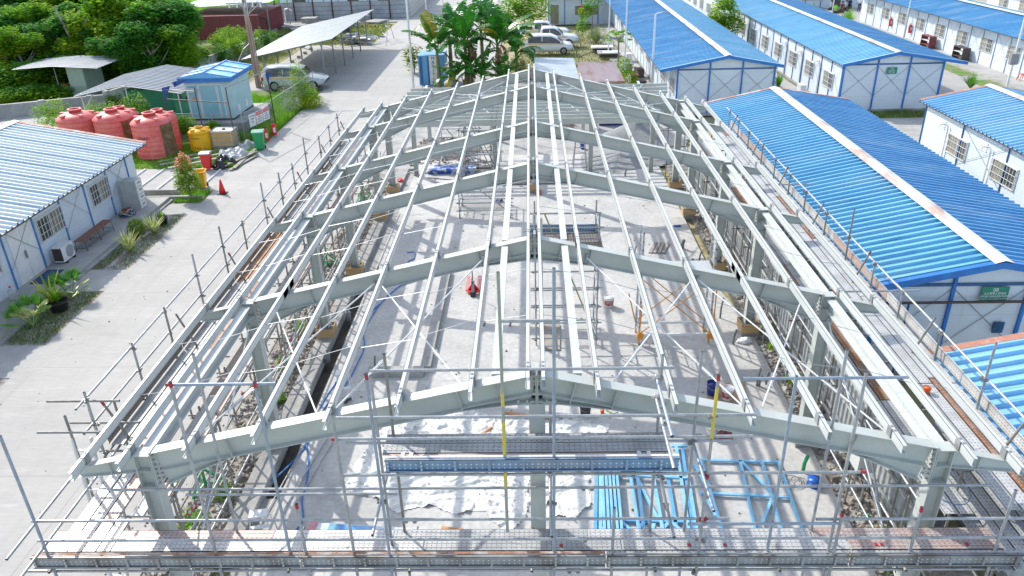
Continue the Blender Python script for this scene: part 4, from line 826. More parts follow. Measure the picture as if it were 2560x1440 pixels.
# ---- heap of boards, sheet and rubbish bags
for k, (a, c) in enumerate((((395, 405), (560, 372)), ((400, 412), (575, 380)), ((560, 415), (640, 378)), ((575, 425), (645, 385)), ((585, 420), (638, 372)), ((420, 420), (545, 395)))):
    p, q = G(*a, .05+.05*(k % 3)), G(*c, .08+.07*(k % 3)); b = MB(); b.bar(p, q, .2, .045); put(b, 'timber_board', PLANKW, ['longest grey board at the back of the heap by the yellow tank', 'grey board lying in front of the yellow tank', 'grey board at the road edge of the heap, innermost', 'grey board at the road edge of the heap, outermost', 'grey board on top of the heap beside the green bin', 'short grey board sticking out left behind the red bin'][k], 'board', p, 'boards in the heap by the bins')
def drape(name, lab, cat, c, sx, sy, h, mt, seed, n=26, ridge=.5, rz=0., mod=None):
    rg = random.Random(seed); ph = [rg.uniform(0, 6.28) for _ in range(8)]; b = MB(); V = []
    for j in range(n+1):
        for i in range(n+1):
            u, v = i/n*2-1, j/n*2-1; rr = math.sqrt(u*u+v*v); e = max(0, 1-rr**2.2)
            z = h*e**ridge*(.65+.35*math.sin(3*u+ph[0])*math.cos(2.5*v+ph[1]))+h*.13*math.sin(9*u+5*v+ph[2])*e**.3+h*.10*math.sin(14*v-8*u+ph[3])*e**.3+h*.06*math.sin(23*u+ph[4])*math.sin(19*v+ph[5])
            k = 1/max(1, rr*1.0)*(1+.08*math.sin(5*math.atan2(v, u)+ph[6])); X_, Y_ = u*sx*k, v*sy*k
            V.append((c[0]+X_*math.cos(rz)-Y_*math.sin(rz), c[1]+X_*math.sin(rz)+Y_*math.cos(rz), c[2]+max(z, .008)))
    m_ = n+1; b.add(V, [(j*m_+i, j*m_+i+1, (j+1)*m_+i+1, (j+1)*m_+i) for j in range(n) for i in range(n)])
    o = b.build(name, mt, None, True, c); return tag(o, lab, cat)
p = G(585, 395); drape('crumpled_sheet', 'crumpled pale grey plastic sheet thrown over the boards', 'sheet', (p.x, p.y, .1), .85, .75, .55, M('sheet_grey', (.50, .51, .50), (.42, .44, .44), r=.45, s=4), 3)
p = G(615, 372); drape('folded_tarpaulin', 'stiff grey tarpaulin folded beside the green bin', 'tarpaulin', (p.x, p.y, .08), .65, .6, .5, M('tarp_grey', (.40, .42, .43), r=.6, s=4), 11, ridge=1.)
BAG = M('bag_black', (.012, .012, .016), (.02, .02, .03), r=.22, s=6, v=.2)
for (x, y, r_, sd_, lab) in ((552, 420, .38, 5, 'shiny black rubbish bag in front of the crumpled sheet'), (558, 405, .36, 6, 'dark blue-black rubbish bag behind the front bag'), (582, 412, .26, 8, 'small black rubbish bag nearest the road')):
    p = G(x, y); drape('rubbish_bag', lab, 'rubbish bag', (p.x, p.y, 0), r_, r_*.9, r_*1.5, BAG, sd_, 18, .45)['group'] = 'rubbish bags beside the red bin'
# ---- extinguishers
def exting(p, lab, rz=0):
    t = T('fire_extinguisher', lab, 'fire extinguisher', p); x, y, z = p
    b = MB(); b.lathe([(.13, 0), (.14, .05), (.14, .6), (.1, .7), (.04, .75)], p, 18); b.build('cylinder', REDB, t, True)
    b = MB(); b.tube((x, y, z+.75), (x, y, z+.83), .03, 8); b.bar((x-.1, y, z+.84), (x+.08, y, z+.88), .03, .02); b.path([(x, y, z+.8), (x-.18, y-.05, z+.7), (x-.2, y-.08, z+.3)], .015, 6); b.build('valve', BLACK, t)
    b = MB(); v = []
    for zz in (.2, .5): v += [(x+math.cos(-1.7+k*.25)*.145, y+math.sin(-1.7+k*.25)*.145, z+zz) for k in range(5)]
    b.add(v, [(i, i+1, 6+i, 5+i) for i in range(4)]); b.build('label_sticker', WPAINT, t)
p = G(688, 342); exting((p.x, p.y, .1), 'upright red fire extinguisher with white label in the weeds by the fence')
p = G(668, 352); exting((p.x, p.y, 0), 'smaller red fire extinguisher beside the green bin')
# ---- electric kiosk on a plinth
KX0, KX1, KY0, KY1 = -21.0, -18.35, 36.3, 39.9
KI = T('transformer_kiosk', 'pale blue-green transformer kiosk with blue hipped roof on a concrete plinth', 'kiosk', (-19.7, 38, 0))
b = MB(); b.box(KX0-.7, KY0-.8, -.1, KX1+.9, KY1+.8, .82); b.build('plinth', CONCD, KI)
KM = M('kiosk_green', (.42, .60, .62), (.36, .54, .57), r=.5, s=2, v=.05); KP = M('kiosk_panel', (.24, .50, .58), (.22, .46, .54), r=.35, s=2, v=.05)
b = MB(); b.box(KX0, KY0, .82, KX1, KY1, 3.2); b.build('body', KM, KI); b = MB(); b.box(KX0-.02, KY0-.02, .8, KX1+.02, KY1+.02, .92); b.build('base_frame', BLACK, KI)
for x0, x1 in ((KX0+.12, KX0+.72), (KX0+.86, KX0+1.85), (KX0+1.98, KX0+2.2)):
    b = MB(); b.box(x0-.05, KY0-.03, 1.0, x1+.05, KY0-.001, 3.0); f_ = b.build('door_frame', WPAINT, KI); b = MB(); b.box(x0, KY0-.045, 1.03, x1, KY0-.03, 2.95); b.build('door_panel', KP, f_)
b = MB(); b.box(KX0+.2, KY0-.25, 2.55, KX0+.65, KY0-.05, 2.85); b.build('vent_hood', KM, KI)
b = MB(); b.box(KX0-.28, KY0-.3, 3.17, KX1+.28, KY1+.3, 3.42); b.build('roof_fascia', BLUEP, KI)
xm = (KX0+KX1)/2; b = MB()
b.add([(KX0-.28, KY0-.3, 3.424), (KX1+.28, KY0-.3, 3.424), (KX1+.28, KY1+.3, 3.424), (KX0-.28, KY1+.3, 3.424), (xm, KY0-.3, 3.72), (xm, KY1+.3, 3.72)], [(0, 1, 4), (1, 2, 5, 4), (2, 3, 5), (3, 0, 4, 5)]); b.build('roof', M('kiosk_roof', (.12, .42, .74), (.55, .58, .60), r=.4, s=.8, v=.08, thr=(.5, .62)), KI)
for k in range(4): b = MB(); y = KY0-.2+k*1.25; b.bar((KX1+.3, y, 3.44), (xm, y, 3.74), .05, .04); b.bar((KX0-.3, y, 3.44), (xm, y, 3.74), .05, .04); b.build('roof_seam', BLUEP, KI)
b = MB(); b.bar((xm, KY0-.31, 3.74), (xm, KY1+.31, 3.74), .1, .05); b.build('ridge_seam', BLUEP, KI)
for y in (37.2, 38.6): b = MB(); b.box(KX1, y, 1.1, KX1+.03, y+.35, 1.5); b.build('louvre', WPAINT, KI)
b = MB(); b.add([(KX0+.3, KY0-.05, 2.1), (KX0+.55, KY0-.05, 2.1), (KX0+.425, KY0-.05, 2.32)], [(0, 1, 2)]); b.build('warning_triangle', M('sign_orange', (.75, .25, .15), r=.5), KI)
# dark pipe frame beside the kiosk
PF = T('netting_frame', 'dark rusted pipe frame with torn blue netting in front of the transformer kiosk', 'pipe frame', (-18.5, 34.5, 0))
P_ = [G(605, 350), G(675, 300)]; fr = [(-17.35, 33.3), (-16.3, 37.6), (-21.6, 34.6), (-19.4, 33.9)]
hs = [3.4, 3.5, 3.2, 3.3]
for (x, y), h_ in zip(fr, hs): b = MB(); b.tube((x, y, 0), (x, y, h_), .035, 8); b.build('post', DARK, PF)
for (a, c, z) in ((0, 1, 3.4), (2, 0, 2.55), (2, 3, 3.1)): b = MB(); b.tube((*fr[a], z), (*fr[c], z+(.1 if z > 3.3 else 0)), .03, 8); b.build('rail', DARK if z < 3 else GALVD, PF)
NT = M('netting', (.03, .10, .30), (.02, .05, .16), r=.9, s=7)
for (x, y, z, w_, h_) in ((-21.6, 34.5, 3.2, .5, .9), (-21.0, 34.7, 3.5, .9, .3), (-16.4, 37.5, 3.3, .35, .7)):
    b = MB(); b.add([(x, y, z), (x+w_, y+.1, z+.1), (x+w_*.5, y-.05, z-h_*.5), (x+.1, y, z-h_)], [(0, 1, 2, 3)]); b.build('torn_netting', NT, PF)
# green generator box and its open shelter
GN = T('generator_container', 'dark green generator container under the ribbed lean-to roof', 'generator', (-25, 41, 0)); GM = M('gen_green', (.03, .32, .20), (.04, .36, .24), r=.4, s=1.5, v=.1)
b = MB(); b.box(-26.6, 39.6, .15, -23.4, 43.6, 2.05); b.build('body', GM, GN)
b = MB(); b.box(-26.0, 39.57, .25, -24.8, 39.6, .75); b.build('louvre', DARK, GN); b = MB(); b.box(-23.39, 40.2, 1.1, -23.36, 40.7, 1.6); b.build('louvre', DARK, GN)
b = MB(); b.box(-25.8, 39.56, 1.35, -25.2, 39.59, 1.5); b.build('label_plate', WPAINT, GN); b = MB(); b.tube((-23.36, 41.2, .9), (-23.2, 41.2, 1.3), .04, 8); b.build('exhaust', DARK, GN)
b = MB(); b.box(-26.9, 39.3, -.1, -23.1, 43.9, .15); b.build('plinth', CONCD, GN)
SH = T('ribbed_canopy', 'ribbed grey metal canopy with low gable over the green generator', 'canopy', (-25, 39, 0))
CM = M('canopy_sheet', (.38, .40, .41), (.30, .32, .33), r=.38, m=.2, s=1, v=.1, st=(.3, 3, 1))
for xa, za, xb, zb in ((-28.4, 2.3, -25.2, 2.9), (-21.6, 2.35, -25.2, 2.9)): b = MB(); roof_sheet(b, xa, za, xb, zb, 36.9, 43.6, .35, .045); b.build('roof', CM, SH)
for x, y in ((-28.1, 37.3), (-25.2, 37.3), (-22, 37.3), (-22, 43), (-28, 43)):
    b = MB(); b.tube((x, y, 0), (x, y, 2.4 if abs(x+25.2) > 1 else 2.85), .04, 8); b.build('post', WPAINT, SH)
    if x < -24: b = MB(); b.tube((x, y, 1.4), (x+.8, y, 2.35), .03, 6); b.build('strut', WPAINT, SH)
# guard booth
GB = T('guard_booth', 'small grey-green corrugated booth with a wide flat metal roof by the trees', 'booth', (-34, 48, 0))
bm_ = M('booth_metal', (.36, .45, .38), (.30, .38, .33), r=.5, m=.1, s=3, v=.1, st=(6, 6, .3))
b = MB(); b.box(-35.1, 46.6, 0, -33.0, 49.2, 1.0); b.box(-34.2, 46.6, 1.0, -33.0, 49.2, 2.35); b.box(-35.1, 48.9, 1.0, -34.2, 49.2, 2.35); b.build('wall', bm_, GB)
b = MB()
for k in range(18): b.box(-32.99, 46.65+k*.145, .02, -32.96, 46.70+k*.145, 2.33); b.box(-35.08+k*.118, 46.57, .02, -35.04+k*.118, 46.6, 1.0)
b.build('rib', bm_, GB); b = MB(); b.box(-35.1, 46.6, 1, -35.05, 46.65, 2.35); b.build('corner_post', GREY, GB); b = MB(); b.box(-34.9, 46.75, 1.0, -34.5, 47.0, 1.15); b.build('red_cloth', REDB, GB)
b = MB(); roof_sheet(b, -37.6, 2.45, -34.6, 2.62, 45.6, 50.0, .4, .03); b.build('roof', CM, GB); b = MB(); roof_sheet(b, -34.6, 2.62, -31.3, 2.42, 45.6, 50.0, .4, .03); b.build('roof', CM, GB)
# low perimeter wall on the left
LW = T('perimeter_wall', 'low weathered concrete wall running along the tree line', 'wall', (-33, 45, 0))
for (xa, ya), (xb, yb), h_ in (((-45, 37.6), (-30.2, 44), .9), ((-30.2, 44), (-27.5, 54), 1.1), ((-27.5, 54), (-25.8, 68), 1.4)):
    b = MB(); b.bar((xa, ya, h_/2-.1), (xb, yb, h_/2-.1), .3, h_+.2); b.build('wall_panel', CONCD, LW)
    L_ = math.hypot(xb-xa, yb-ya); k = 0
    while k < L_: x, y = xa+(xb-xa)*k/L_, ya+(yb-ya)*k/L_; b = MB(); b.cbox((x, y, h_/2), (.36, .36, h_+.1), math.atan2(yb-ya, xb-xa)); b.build('pier', CONCD, LW); k += 3
# chain link fence with three signs
CF = T('chain_link_fence', 'overgrown chain link fence with thin pipe posts and three warning signs beside the road', 'fence', (-16.5, 36, 0))
fp = [(-23.5, 34.9), (-21.2, 34.6), (-18.9, 34.3), (-17.1, 34.2), (-16.4, 37.2), (-16.2, 40.3), (-16.0, 43.2), (-15.9, 46.1)]
MESHM = M('wire_mesh', (.30, .31, .30), r=.5, m=.3, s=5)
for i, (x, y) in enumerate(fp):
    b = MB(); b.tube((x, y, 0), (x, y, 1.75), .025, 7); b.build('post', GALV, CF)
    if i < len(fp)-1:
        x2, y2 = fp[i+1]; L_ = math.hypot(x2-x, y2-y); b = MB(); n = int(L_/.16)
        for k in range(-10, n):
            for s in (0, 1):
                u0, u1, z0, z1 = k*.16, k*.16+1.6, .05, 1.65
                if u1 < 0 or u0 > L_: continue
                if u0 < 0: z0 += -u0; u0 = 0
                if u1 > L_: z1 -= u1-L_; u1 = L_
                if z1 <= z0: continue
                if s: z0, z1 = 1.7-z0, 1.7-z1
                b.tube((x+(x2-x)*u0/L_, y+(y2-y)*u0/L_, z0), (x+(x2-x)*u1/L_, y+(y2-y)*u1/L_, z1), .0035, 3, cap=False)
        b.build('mesh_panel', MESHM, CF); b = MB(); b.tube((x, y, 1.68), (x2, y2, 1.68), .018, 6); b.build('rail', GALV, CF)
for k, (y, red) in enumerate(((34.6, 0), (35.35, 1), (36.1, 1))):
    x = -17.0+(y-34.2)*.233+.08; b = MB(); b.prism([(x, y, .75), (x+.16, y+.66, .75), (x+.16, y+.66, 1.5), (x, y, 1.5)], (.02, 0, 0)); s_ = b.build('warning_sign', WPAINT, CF)
    if red: b = MB(); b.prism([(x+.021, y+.02, 1.26), (x+.171, y+.64, 1.26), (x+.171, y+.64, 1.47), (x+.021, y+.02, 1.47)], (.005, 0, 0)); b.build('red_band', REDB, s_); text('DANGER', .14, WPAINT, s_, (x+.11, y+.33, 1.365), (R(90), 0, R(76)))
    for j, w_ in enumerate(('HIGH', 'VOLTAGE', 'KEEP OUT') if red else ('DILARANG', 'MASUK', 'AREA')): text(w_, .10, DARK, s_, (x+.105, y+.33, 1.16-j*.14 if red else 1.36-j*.17), (R(90), 0, R(76)))
# utility pole
UP = T('utility_pole', 'concrete utility pole with crossarms, insulators and bundled orange conduits behind the kiosk', 'utility pole', (-21, 50, 0)); ux, uy = -21.2, 49.6
b = MB(); b.tube((ux, uy, 0), (ux-.05, uy, 9), .2, 12, .14); b.build('pole', CONCD, UP)
for k in range(5): b = MB(); a = .5+k*.7; b.path([(ux+.28*math.cos(a)+.1, uy-.28*math.sin(a), 0), (ux+.2*math.cos(a)+.05, uy-.25*math.sin(a), 4.6), (ux+.1, uy-.1, 5.6)], .045, 7); b.build('conduit', M('conduit_clay', (.48, .30, .22), (.40, .25, .2), r=.6, s=3), UP)
for z, L_ in ((8.6, 1.6), (6.7, 1.3), (6.2, 1.3)):
    b = MB(); b.bar((ux-L_, uy-.3, z), (ux+L_, uy-.1, z), .09, .1); b.build('crossarm', GALV, UP)
    for k in range(5 if z < 8 else 0): b = MB(); x = ux-L_+.2+k*L_*.45; b.lathe([(.05, 0), (.07, .05), (.04, .1), (.07, .15), (.03, .3)], (x, uy-.25, z-.3), 10); b.build('insulator', WPAINT, UP)
for k in range(7): b = MB(); x = ux-1+k*.33; b.path([(x, uy-.25, 6.3), (x+.25, uy-.5, 6.7), (x+.6, uy-.3, 6.5), (ux+.2, uy-.2, 5.4)], .016, 5); b.build('cable', DARK if k % 2 else WPAINT, UP)
b = MB(); b.path([(-22.9, 46.7, 0), (-21.6, 48.8, 3.0), (-21.3, 49.4, 3.3)], .05, 6); b.build('brace', GALVD, UP)
# ================================================================ on the slab
def gp(x, y, z=.02): return G(x, y, z)
# pallet jack
p = gp(1183, 740); t = T('pallet_jack', 'red hand pallet truck with raised black loop handle on the slab', 'pallet jack', (0, 0, .02))
for s in (-1, 1):
    b = MB(); b.prism([(s*.19-.08, .1, .1), (s*.19+.08, .1, .1), (s*.19+.08, 1.15, .1), (s*.19+.03, 1.28, .08), (s*.19-.03, 1.28, .08), (s*.19-.08, 1.15, .1)], (0, 0, .06)); b.build('fork', M('fork_pink', (.55, .16, .16), (.6, .28, .26), r=.5, s=3), t)
    b = MB(); b.tube((s*.19-.04, 1.0, .05), (s*.19+.04, 1.0, .05), .045, 10); b.build('roller', DARK, t)
b = MB(); b.prism([(-.28, .1, .1), (.28, .1, .1), (.12, -.14, .12), (-.12, -.14, .12)], (0, 0, .06)); b.prism([(-.2, .06, .16), (.2, .06, .16), (.06, -.04, .42), (-.06, -.04, .42)], (0, .05, 0)); b.build('body', REDB, t)
b = MB(); b.tube((-.09, -.16, .09), (.09, -.16, .09), .09, 14); b.build('steer_wheel', BLACK, t); b = MB(); b.tube((0, -.14, .15), (0, -.14, .5), .05, 10); b.build('pump', GREY, t)
b = MB(); b.tube((0, -.16, .4), (0, -.1, 1.05), .018, 8); b.path([(0, -.1, 1.05), (-.15, -.09, 1.12), (-.19, -.08, 1.28), (.19, -.08, 1.28), (.15, -.09, 1.12), (0, -.1, 1.05)], .017, 6); b.build('handle', BLACK, t)
t.location = p+Y3*.15; t.rotation_euler = (0, 0, .03)
def bucket(px, py, lab, r, h, mt, band=None, fill=None, lid=True, z=.02, word=None, handle=True):
    p = gp(px, py, z); p.y += r*.8; t = T('bucket', lab, 'bucket', p)
    b = MB(); b.lathe([(r*.82, 0), (r*.85, .01), (r, h*.92)], p, 22); b.build('body', mt, t, True)
    b = MB(); b.lathe([(r*1.0, h*.80), (r*1.05, h*.82), (r*1.05, h*.86), (r*1.0, h*.9), (r*1.04, h*.92), (r*1.05, h), (r*.96, h), (r*.93, h*.9)], p, 22); b.build('rim', mt if band is None else WPAINT, t, True)
    if fill: b = MB(); b.lathe([(r*.93, h*.88), (r*.93, h*.9)], p, 20); b.build('contents', fill, t)
    if band: b = MB(); b.lathe([(r*.875, h*.2), (r*.97, h*.72)], (p.x, p.y, p.z), 22); b.f = b.f[:22]; b.v = [(p.x+(x-p.x)*1.015, p.y+(y-p.y)*1.015, z_) for x, y, z_ in b.v]; bo = b.build('label_band', band, t, True)
    if word: text(word, r*.34, WPAINT, t, (p.x, p.y-r*1.02, p.z+h*.55), (R(90), 0, 0))
    if handle: b = MB(); b.path([(p.x-r*1.05, p.y, p.z+h*.85), (p.x-r*.7, p.y-r*.9, p.z+h*.72), (p.x, p.y-r*1.25, p.z+h*.66), (p.x+r*.7, p.y-r*.9, p.z+h*.72), (p.x+r*1.05, p.y, p.z+h*.85)], .005, 4); b.build('handle', GREY, t)
    return t
BANDR = M('label_red', (.42, .06, .05), (.55, .45, .42), r=.5, s=9, thr=(.5, .65)); PAINTW = M('paint_grey', (.55, .56, .56), (.42, .43, .43), r=.5, s=12)
bucket(1523, 770, 'white paint bucket with red label and orange mark, alone in the middle of the slab', .17, .37, WPAINT, BANDR, PAINTW, word='JOTUN')
bucket(1782, 992, 'dark blue open bucket on the brown board', .16, .38, M('bucket_blue', (.01, .02, .16), (.02, .04, .2), r=.35, s=5), None, M('water_dark', (.01, .03, .09), r=.1))
bucket(1820, 1003, 'white paint bucket with red label on the brown board', .16, .36, WPAINT, BANDR, PAINTW, word='JOTUN')
bucket(1464, 1043, 'black bucket half full of dark water behind the centre column', .155, .31, BLACK, None, M('water_black', (.01, .012, .012), r=.05))
bucket(1506, 1036, 'small orange-red tin beside the brushes', .055, .12, ORANGE, handle=False)
bucket(1781, 1094, 'orange bucket with white upper band beside the dark red sack', .15, .30, M('bucket_orange', (.70, .25, .02), r=.4), WPAINT, BLACK)
bucket(1346, 487, 'orange basin beside the centre pedestal at the far end', .16, .14, M('basin_orange', (.6, .16, .08), r=.4), handle=False)
bucket(1001, 462, 'red bucket near the soil strip by the left columns', .16, .24, REDB)
bucket(1457, 372, 'blue pail standing by the far step ladder', .16, .3, M('pail_blue', (.02, .06, .35), r=.4))
bucket(2319, 985, 'bright orange-red cup left on the rusty edge of the scaffold deck', .075, .13, ORANGE, z=3.305, handle=False)
p = gp(1812, 1092); drape('sack', 'dark red slumped sack beside the orange bucket', 'sack', p, .2, .18, .3, M('sack_red', (.20, .05, .06), (.30, .12, .12), r=.6, s=9), 21, 16, .4)
p = gp(1860, 855); drape('plastic_wrap', 'clump of white plastic wrap by the right column foot', 'plastic wrap', (p.x, p.y, .03), .24, .15, .2, WPAINT, 23, 14)
p = gp(1693, 566); drape('blue_rag', 'small bright blue rag on the slab near the right columns', 'rag', p, .16, .1, .1, M('rag_blue', (.03, .13, .5), r=.7), 24, 12)
b = MB(); q = [gp(1770, 960), gp(1862, 955), gp(1868, 1018), gp(1765, 1012)]; b.prism(q, (0, 0, .012)); put(b, 'brown_board', M('board_brown', (.42, .31, .22), (.34, .25, .17), r=.7, s=4), 'flat brown board under the two paint buckets', 'board', q[0])
# painted rollers and brushes
for i, (a, c) in enumerate((((1515, 1025), (1535, 1035)), ((1520, 1042), (1545, 1030)), ((1518, 1022), (1528, 1040)))):
    b = MB(); b.tube(gp(*a, .05), gp(*c, .05), .012, 6); o = put(b, 'paint_brush', [GREENP, DARK, WOOD][i], ['green handled paint tool beside the small tin', 'dark handled paint tool beside the small tin', 'wooden handled paint brush touching the small tin'][i], 'paint brush', gp(*a, .05))
# hoses and cables on the slab
def line_on(name, px, r, mt, lab, cat, z=.035): 
    P = [gp(x, y, z) for x, y in px]; Q = []
    for i in range(len(P)-1):
        a, b_, c, d = P[max(i-1, 0)], P[i], P[i+1], P[min(i+2, len(P)-1)]
        for k in range(5):
            t = k/5; Q.append(.5*((2*b_)+(c-a)*t+(2*a-5*b_+4*c-d)*t*t+(3*b_-a-3*c+d)*t**3))
    Q.append(P[-1]); b = MB(); b.path(Q, r, 6); return put(b, name, mt, lab, cat, P[0])
line_on('blue_hose', [(1018, 632), (1035, 630), (1036, 645), (1020, 655), (1032, 668), (1060, 690), (1040, 702), (1000, 715), (975, 735), (925, 782)], .022, HOSE, 'blue hose snaking past the pallet truck side of the slab, far length', 'hose')
line_on('blue_hose', [(908, 835), (910, 870), (890, 915), (872, 950), (850, 980), (815, 1015), (790, 1060), (770, 1105), (745, 1140), (700, 1185), (660, 1215), (640, 1240)], .022, HOSE, 'blue hose running down beside the drain to the near corner', 'hose')
line_on('blue_hose', [(1000, 715), (960, 750), (930, 790), (880, 880), (855, 935), (820, 985), (800, 1020)], .02, HOSE, 'second blue hose lying parallel beside the drain', 'hose')
line_on('blue_hose', [(766, 1110), (772, 1160), (765, 1210), (755, 1250), (757, 1300), (735, 1330)], .022, HOSE, 'blue hose lying straight toward the near deck', 'hose')
line_on('blue_hose', [(648, 1240), (635, 1250), (640, 1262), (655, 1258), (650, 1243), (636, 1248)], .02, HOSE, 'small loop of blue hose on the soil at the near left corner', 'hose', .0)
for i, (a, c) in enumerate((((826, 1080), (700, 1290)), ((845, 1080), (745, 1250)), ((770, 1095), (650, 1310)))): b = MB(); b.tube(gp(*a, .05), gp(*c, .05), .016, 6); put(b, 'steel_rod', GALV, ['loose brace rod lying on the slab, middle of three', 'loose brace rod lying on the slab, rightmost of three', 'loose brace rod lying on the slab, leftmost of three'][i], 'steel rod', gp(*a, .05), 'loose brace rods by the drain')
line_on('cable', [(1700, 1105), (1740, 1085), (1790, 1095), (1812, 1075), (1830, 1090)], .007, DARK, 'thin dark cable curling beside the orange bucket', 'cable')
line_on('cable', [(1850, 1065), (1862, 1080), (1880, 1098)], .009, DARK, 'short dark cable end near the right rafter', 'cable')
line_on('cable', [(1700, 452), (1760, 440), (1830, 436)], .02, DARK, 'dark cable across the far right of the slab', 'cable')
# white sheets spread on the slab
SH_N = 120
def spread(name, lab, poly, mt, seed, z0=.028, amp=.07):
    rg = random.Random(seed); P = [gp(x, y, .02) for x, y in poly]; xs = [p.x for p in P]; ys = [p.y for p in P]; x0, x1, y0, y1 = min(xs), max(xs), min(ys), max(ys)
    def inside(x, y):
        c = False; j = len(P)-1
        for i in range(len(P)):
            if (P[i].y > y) != (P[j].y > y) and x < (P[j].x-P[i].x)*(y-P[i].y)/(P[j].y-P[i].y)+P[i].x: c = not c
            j = i
        return c
    from mathutils import noise
    s = .035; nx, ny = int((x1-x0)/s), int((y1-y0)/s); V = []; idx = {}; F = []
    for j in range(ny+1):
        for i in range(nx+1):
            x, y = x0+i*s, y0+j*s
            if inside(x+.04*math.sin(y*7), y+.05*math.sin(x*5)):
                n1 = noise.noise((x*1.2+seed, y*1.2, 0)); n2 = noise.noise((x*1.1+n1*1.5, y*2.6+n1*2, seed)); n3 = noise.noise((x*3.4+n2*3, y*2.2+n1*5, seed+3))
                z = z0+amp*.15*max(0, n1)+amp*.9*max(0, 1-abs(n2)*12)+amp*.4*max(0, 1-abs(n3)*11)
                idx[(i, j)] = len(V); V.append((x+.02*n2, y+.02*n3, max(z, .026)))
    for (i, j) in idx:
        q = [(i, j), (i+1, j), (i+1, j+1), (i, j+1)]
        if all(k in idx for k in q): F.append(tuple(idx[k] for k in q))
    b = MB(); b.add(V, F); return put(b, name, mt, lab, 'dust sheet', P[0], 'white dust sheets under the near gable', True)
spread('dust_sheet', 'large rumpled white sheet left of the centre column under the near deck', [(862, 1205), (905, 1130), (945, 1075), (1330, 1120), (1322, 1300), (1262, 1338), (1215, 1280), (1150, 1290), (1085, 1265), (1000, 1285), (940, 1250), (880, 1240)], CLOTH, 1)
spread('dust_sheet', 'narrow wrinkled white sheet under the raised blue platform, behind the others', [(950, 1070), (1010, 1020), (1100, 1008), (1180, 1025), (1260, 1050), (1310, 1050), (1380, 1055), (1400, 1050), (1525, 1062), (1515, 1090), (1330, 1105), (950, 1100)], CLOTH, 5, amp=.08)
spread('dust_sheet', 'white sheet right of the centre column beside the light blue frames', [(1345, 1120), (1478, 1125), (1475, 1270), (1440, 1310), (1400, 1290), (1350, 1295), (1340, 1200)], CLOTH, 9)
# light blue steel frames on the floor
def chan(b, a, c, w_=.09, h=.05, z=.1): b.bar(gp(*a, z), gp(*c, z), w_, h)
t = T('blue_wall_frame', 'light blue steel wall frame lying on the slab at the right, with diagonals', 'steel frame', gp(1880, 1250))
fr = [((1750, 1150), (1946, 1155)), ((1946, 1155), (2012, 1345)), ((1752, 1152), (1812, 1345)), ((1850, 1152), (1892, 1345)), ((1750, 1232), (1975, 1243)), ((1780, 1332), (2010, 1342)), ((1855, 1155), (1930, 1232)), ((1932, 1240), (1893, 1338)), ((1905, 1156), (1960, 1345)), ((1735, 1160), (1780, 1240)), ((1790, 1290), (1768, 1250))]
for i, (a, c) in enumerate(fr): b = MB(); chan(b, a, c, .07, .045, .08+.012*(i % 3)); b.build('channel', BLUES, t)
t = T('blue_truss_stack', 'stack of light blue steel trusses and channels, left of the blue wall frame', 'steel frame', gp(1620, 1250))
fr = [((1488+i*13, 1345), (1492+i*9, 1150)) for i in range(4)]+[((1545, 1345), (1545, 1180)), ((1600, 1345), (1575, 1180)), ((1612, 1345), (1592, 1180)), ((1660, 1345), (1632, 1185)), ((1695, 1345), (1668, 1185)), ((1590, 1190), (1645, 1300)), ((1635, 1310), (1625, 1345)), ((1725, 1345), (1690, 1115)), ((1735, 1345), (1705, 1115)), ((1745, 1345), (1718, 1180)), ((1678, 1115), (1718, 1115)),
    ((1500, 1185), (1720, 1195)), ((1510, 1300), (1720, 1305)), ((1505, 1322), (1725, 1335)), ((1555, 1306), (1580, 1330)), ((1610, 1306), (1590, 1330)), ((1620, 1306), (1645, 1330)), ((1670, 1308), (1650, 1332)), ((1680, 1308), (1708, 1332))]
for i, (a, c) in enumerate(fr): b = MB(); chan(b, a, c, .075, .05, .08+.014*(i % 4)); b.build('channel', BLUES if i % 4 else M('blue_channel_deep', (.10, .35, .66), (.16, .42, .70), r=.35, s=4), t)
t = T('blue_truss_bundle', 'bundle of tied light blue channels with pale bands at the left of the blue stack', 'steel frame', gp(1500, 1300))
for k in range(5): b = MB(); b.bar(gp(1512+k*11, 1348, .16), gp(1505+k*9, 1180, .16), .06, .14); b.build('channel', BLUES, t)
t = T('wrapped_bundle', 'long blue and clear plastic-wrapped bundle lying behind the near deck', 'bundle', gp(960, 1330))
b = MB(); b.bar(gp(775, 1322, .1), gp(1160, 1345, .1), .26, .14); b.build('wrapping', M('wrap_clear', (.50, .60, .68), (.70, .74, .78), r=.25, s=4, v=.15), t)
b = MB(); b.bar(gp(822, 1318, .18), gp(930, 1326, .18), .2, .03); b.build('blue_panel', M('wrap_blue', (.06, .28, .62), (.2, .45, .7), r=.3, s=5), t)
b = MB(); b.bar(gp(772, 1322, .12), gp(790, 1323, .12), .28, .15); b.build('red_end', M('wrap_red', (.6, .25, .27), r=.4), t)
for i, (a, c, w_) in enumerate((((1103, 1322), (1157, 1328), .12), ((1262, 1031), (1322, 1040), .09), ((1352, 1040), (1380, 1044), .09), ((1205, 1085), (1230, 1068), .05), ((1645, 775), (1650, 812), .0))):
    if w_: b = MB(); b.bar(gp(*a, .06), gp(*c, .06), w_, .05); put(b, 'timber_offcut', M('timber_orange', (.55, .28, .14), (.45, .22, .1), r=.7, s=4), ['orange-brown offcut lying on the sheet edge by the deck', 'long reddish timber left of the centre column foot', 'reddish timber just right of the centre column foot', 'thin wooden stick lying across the white sheet'][i], 'timber', gp(*a, .06))
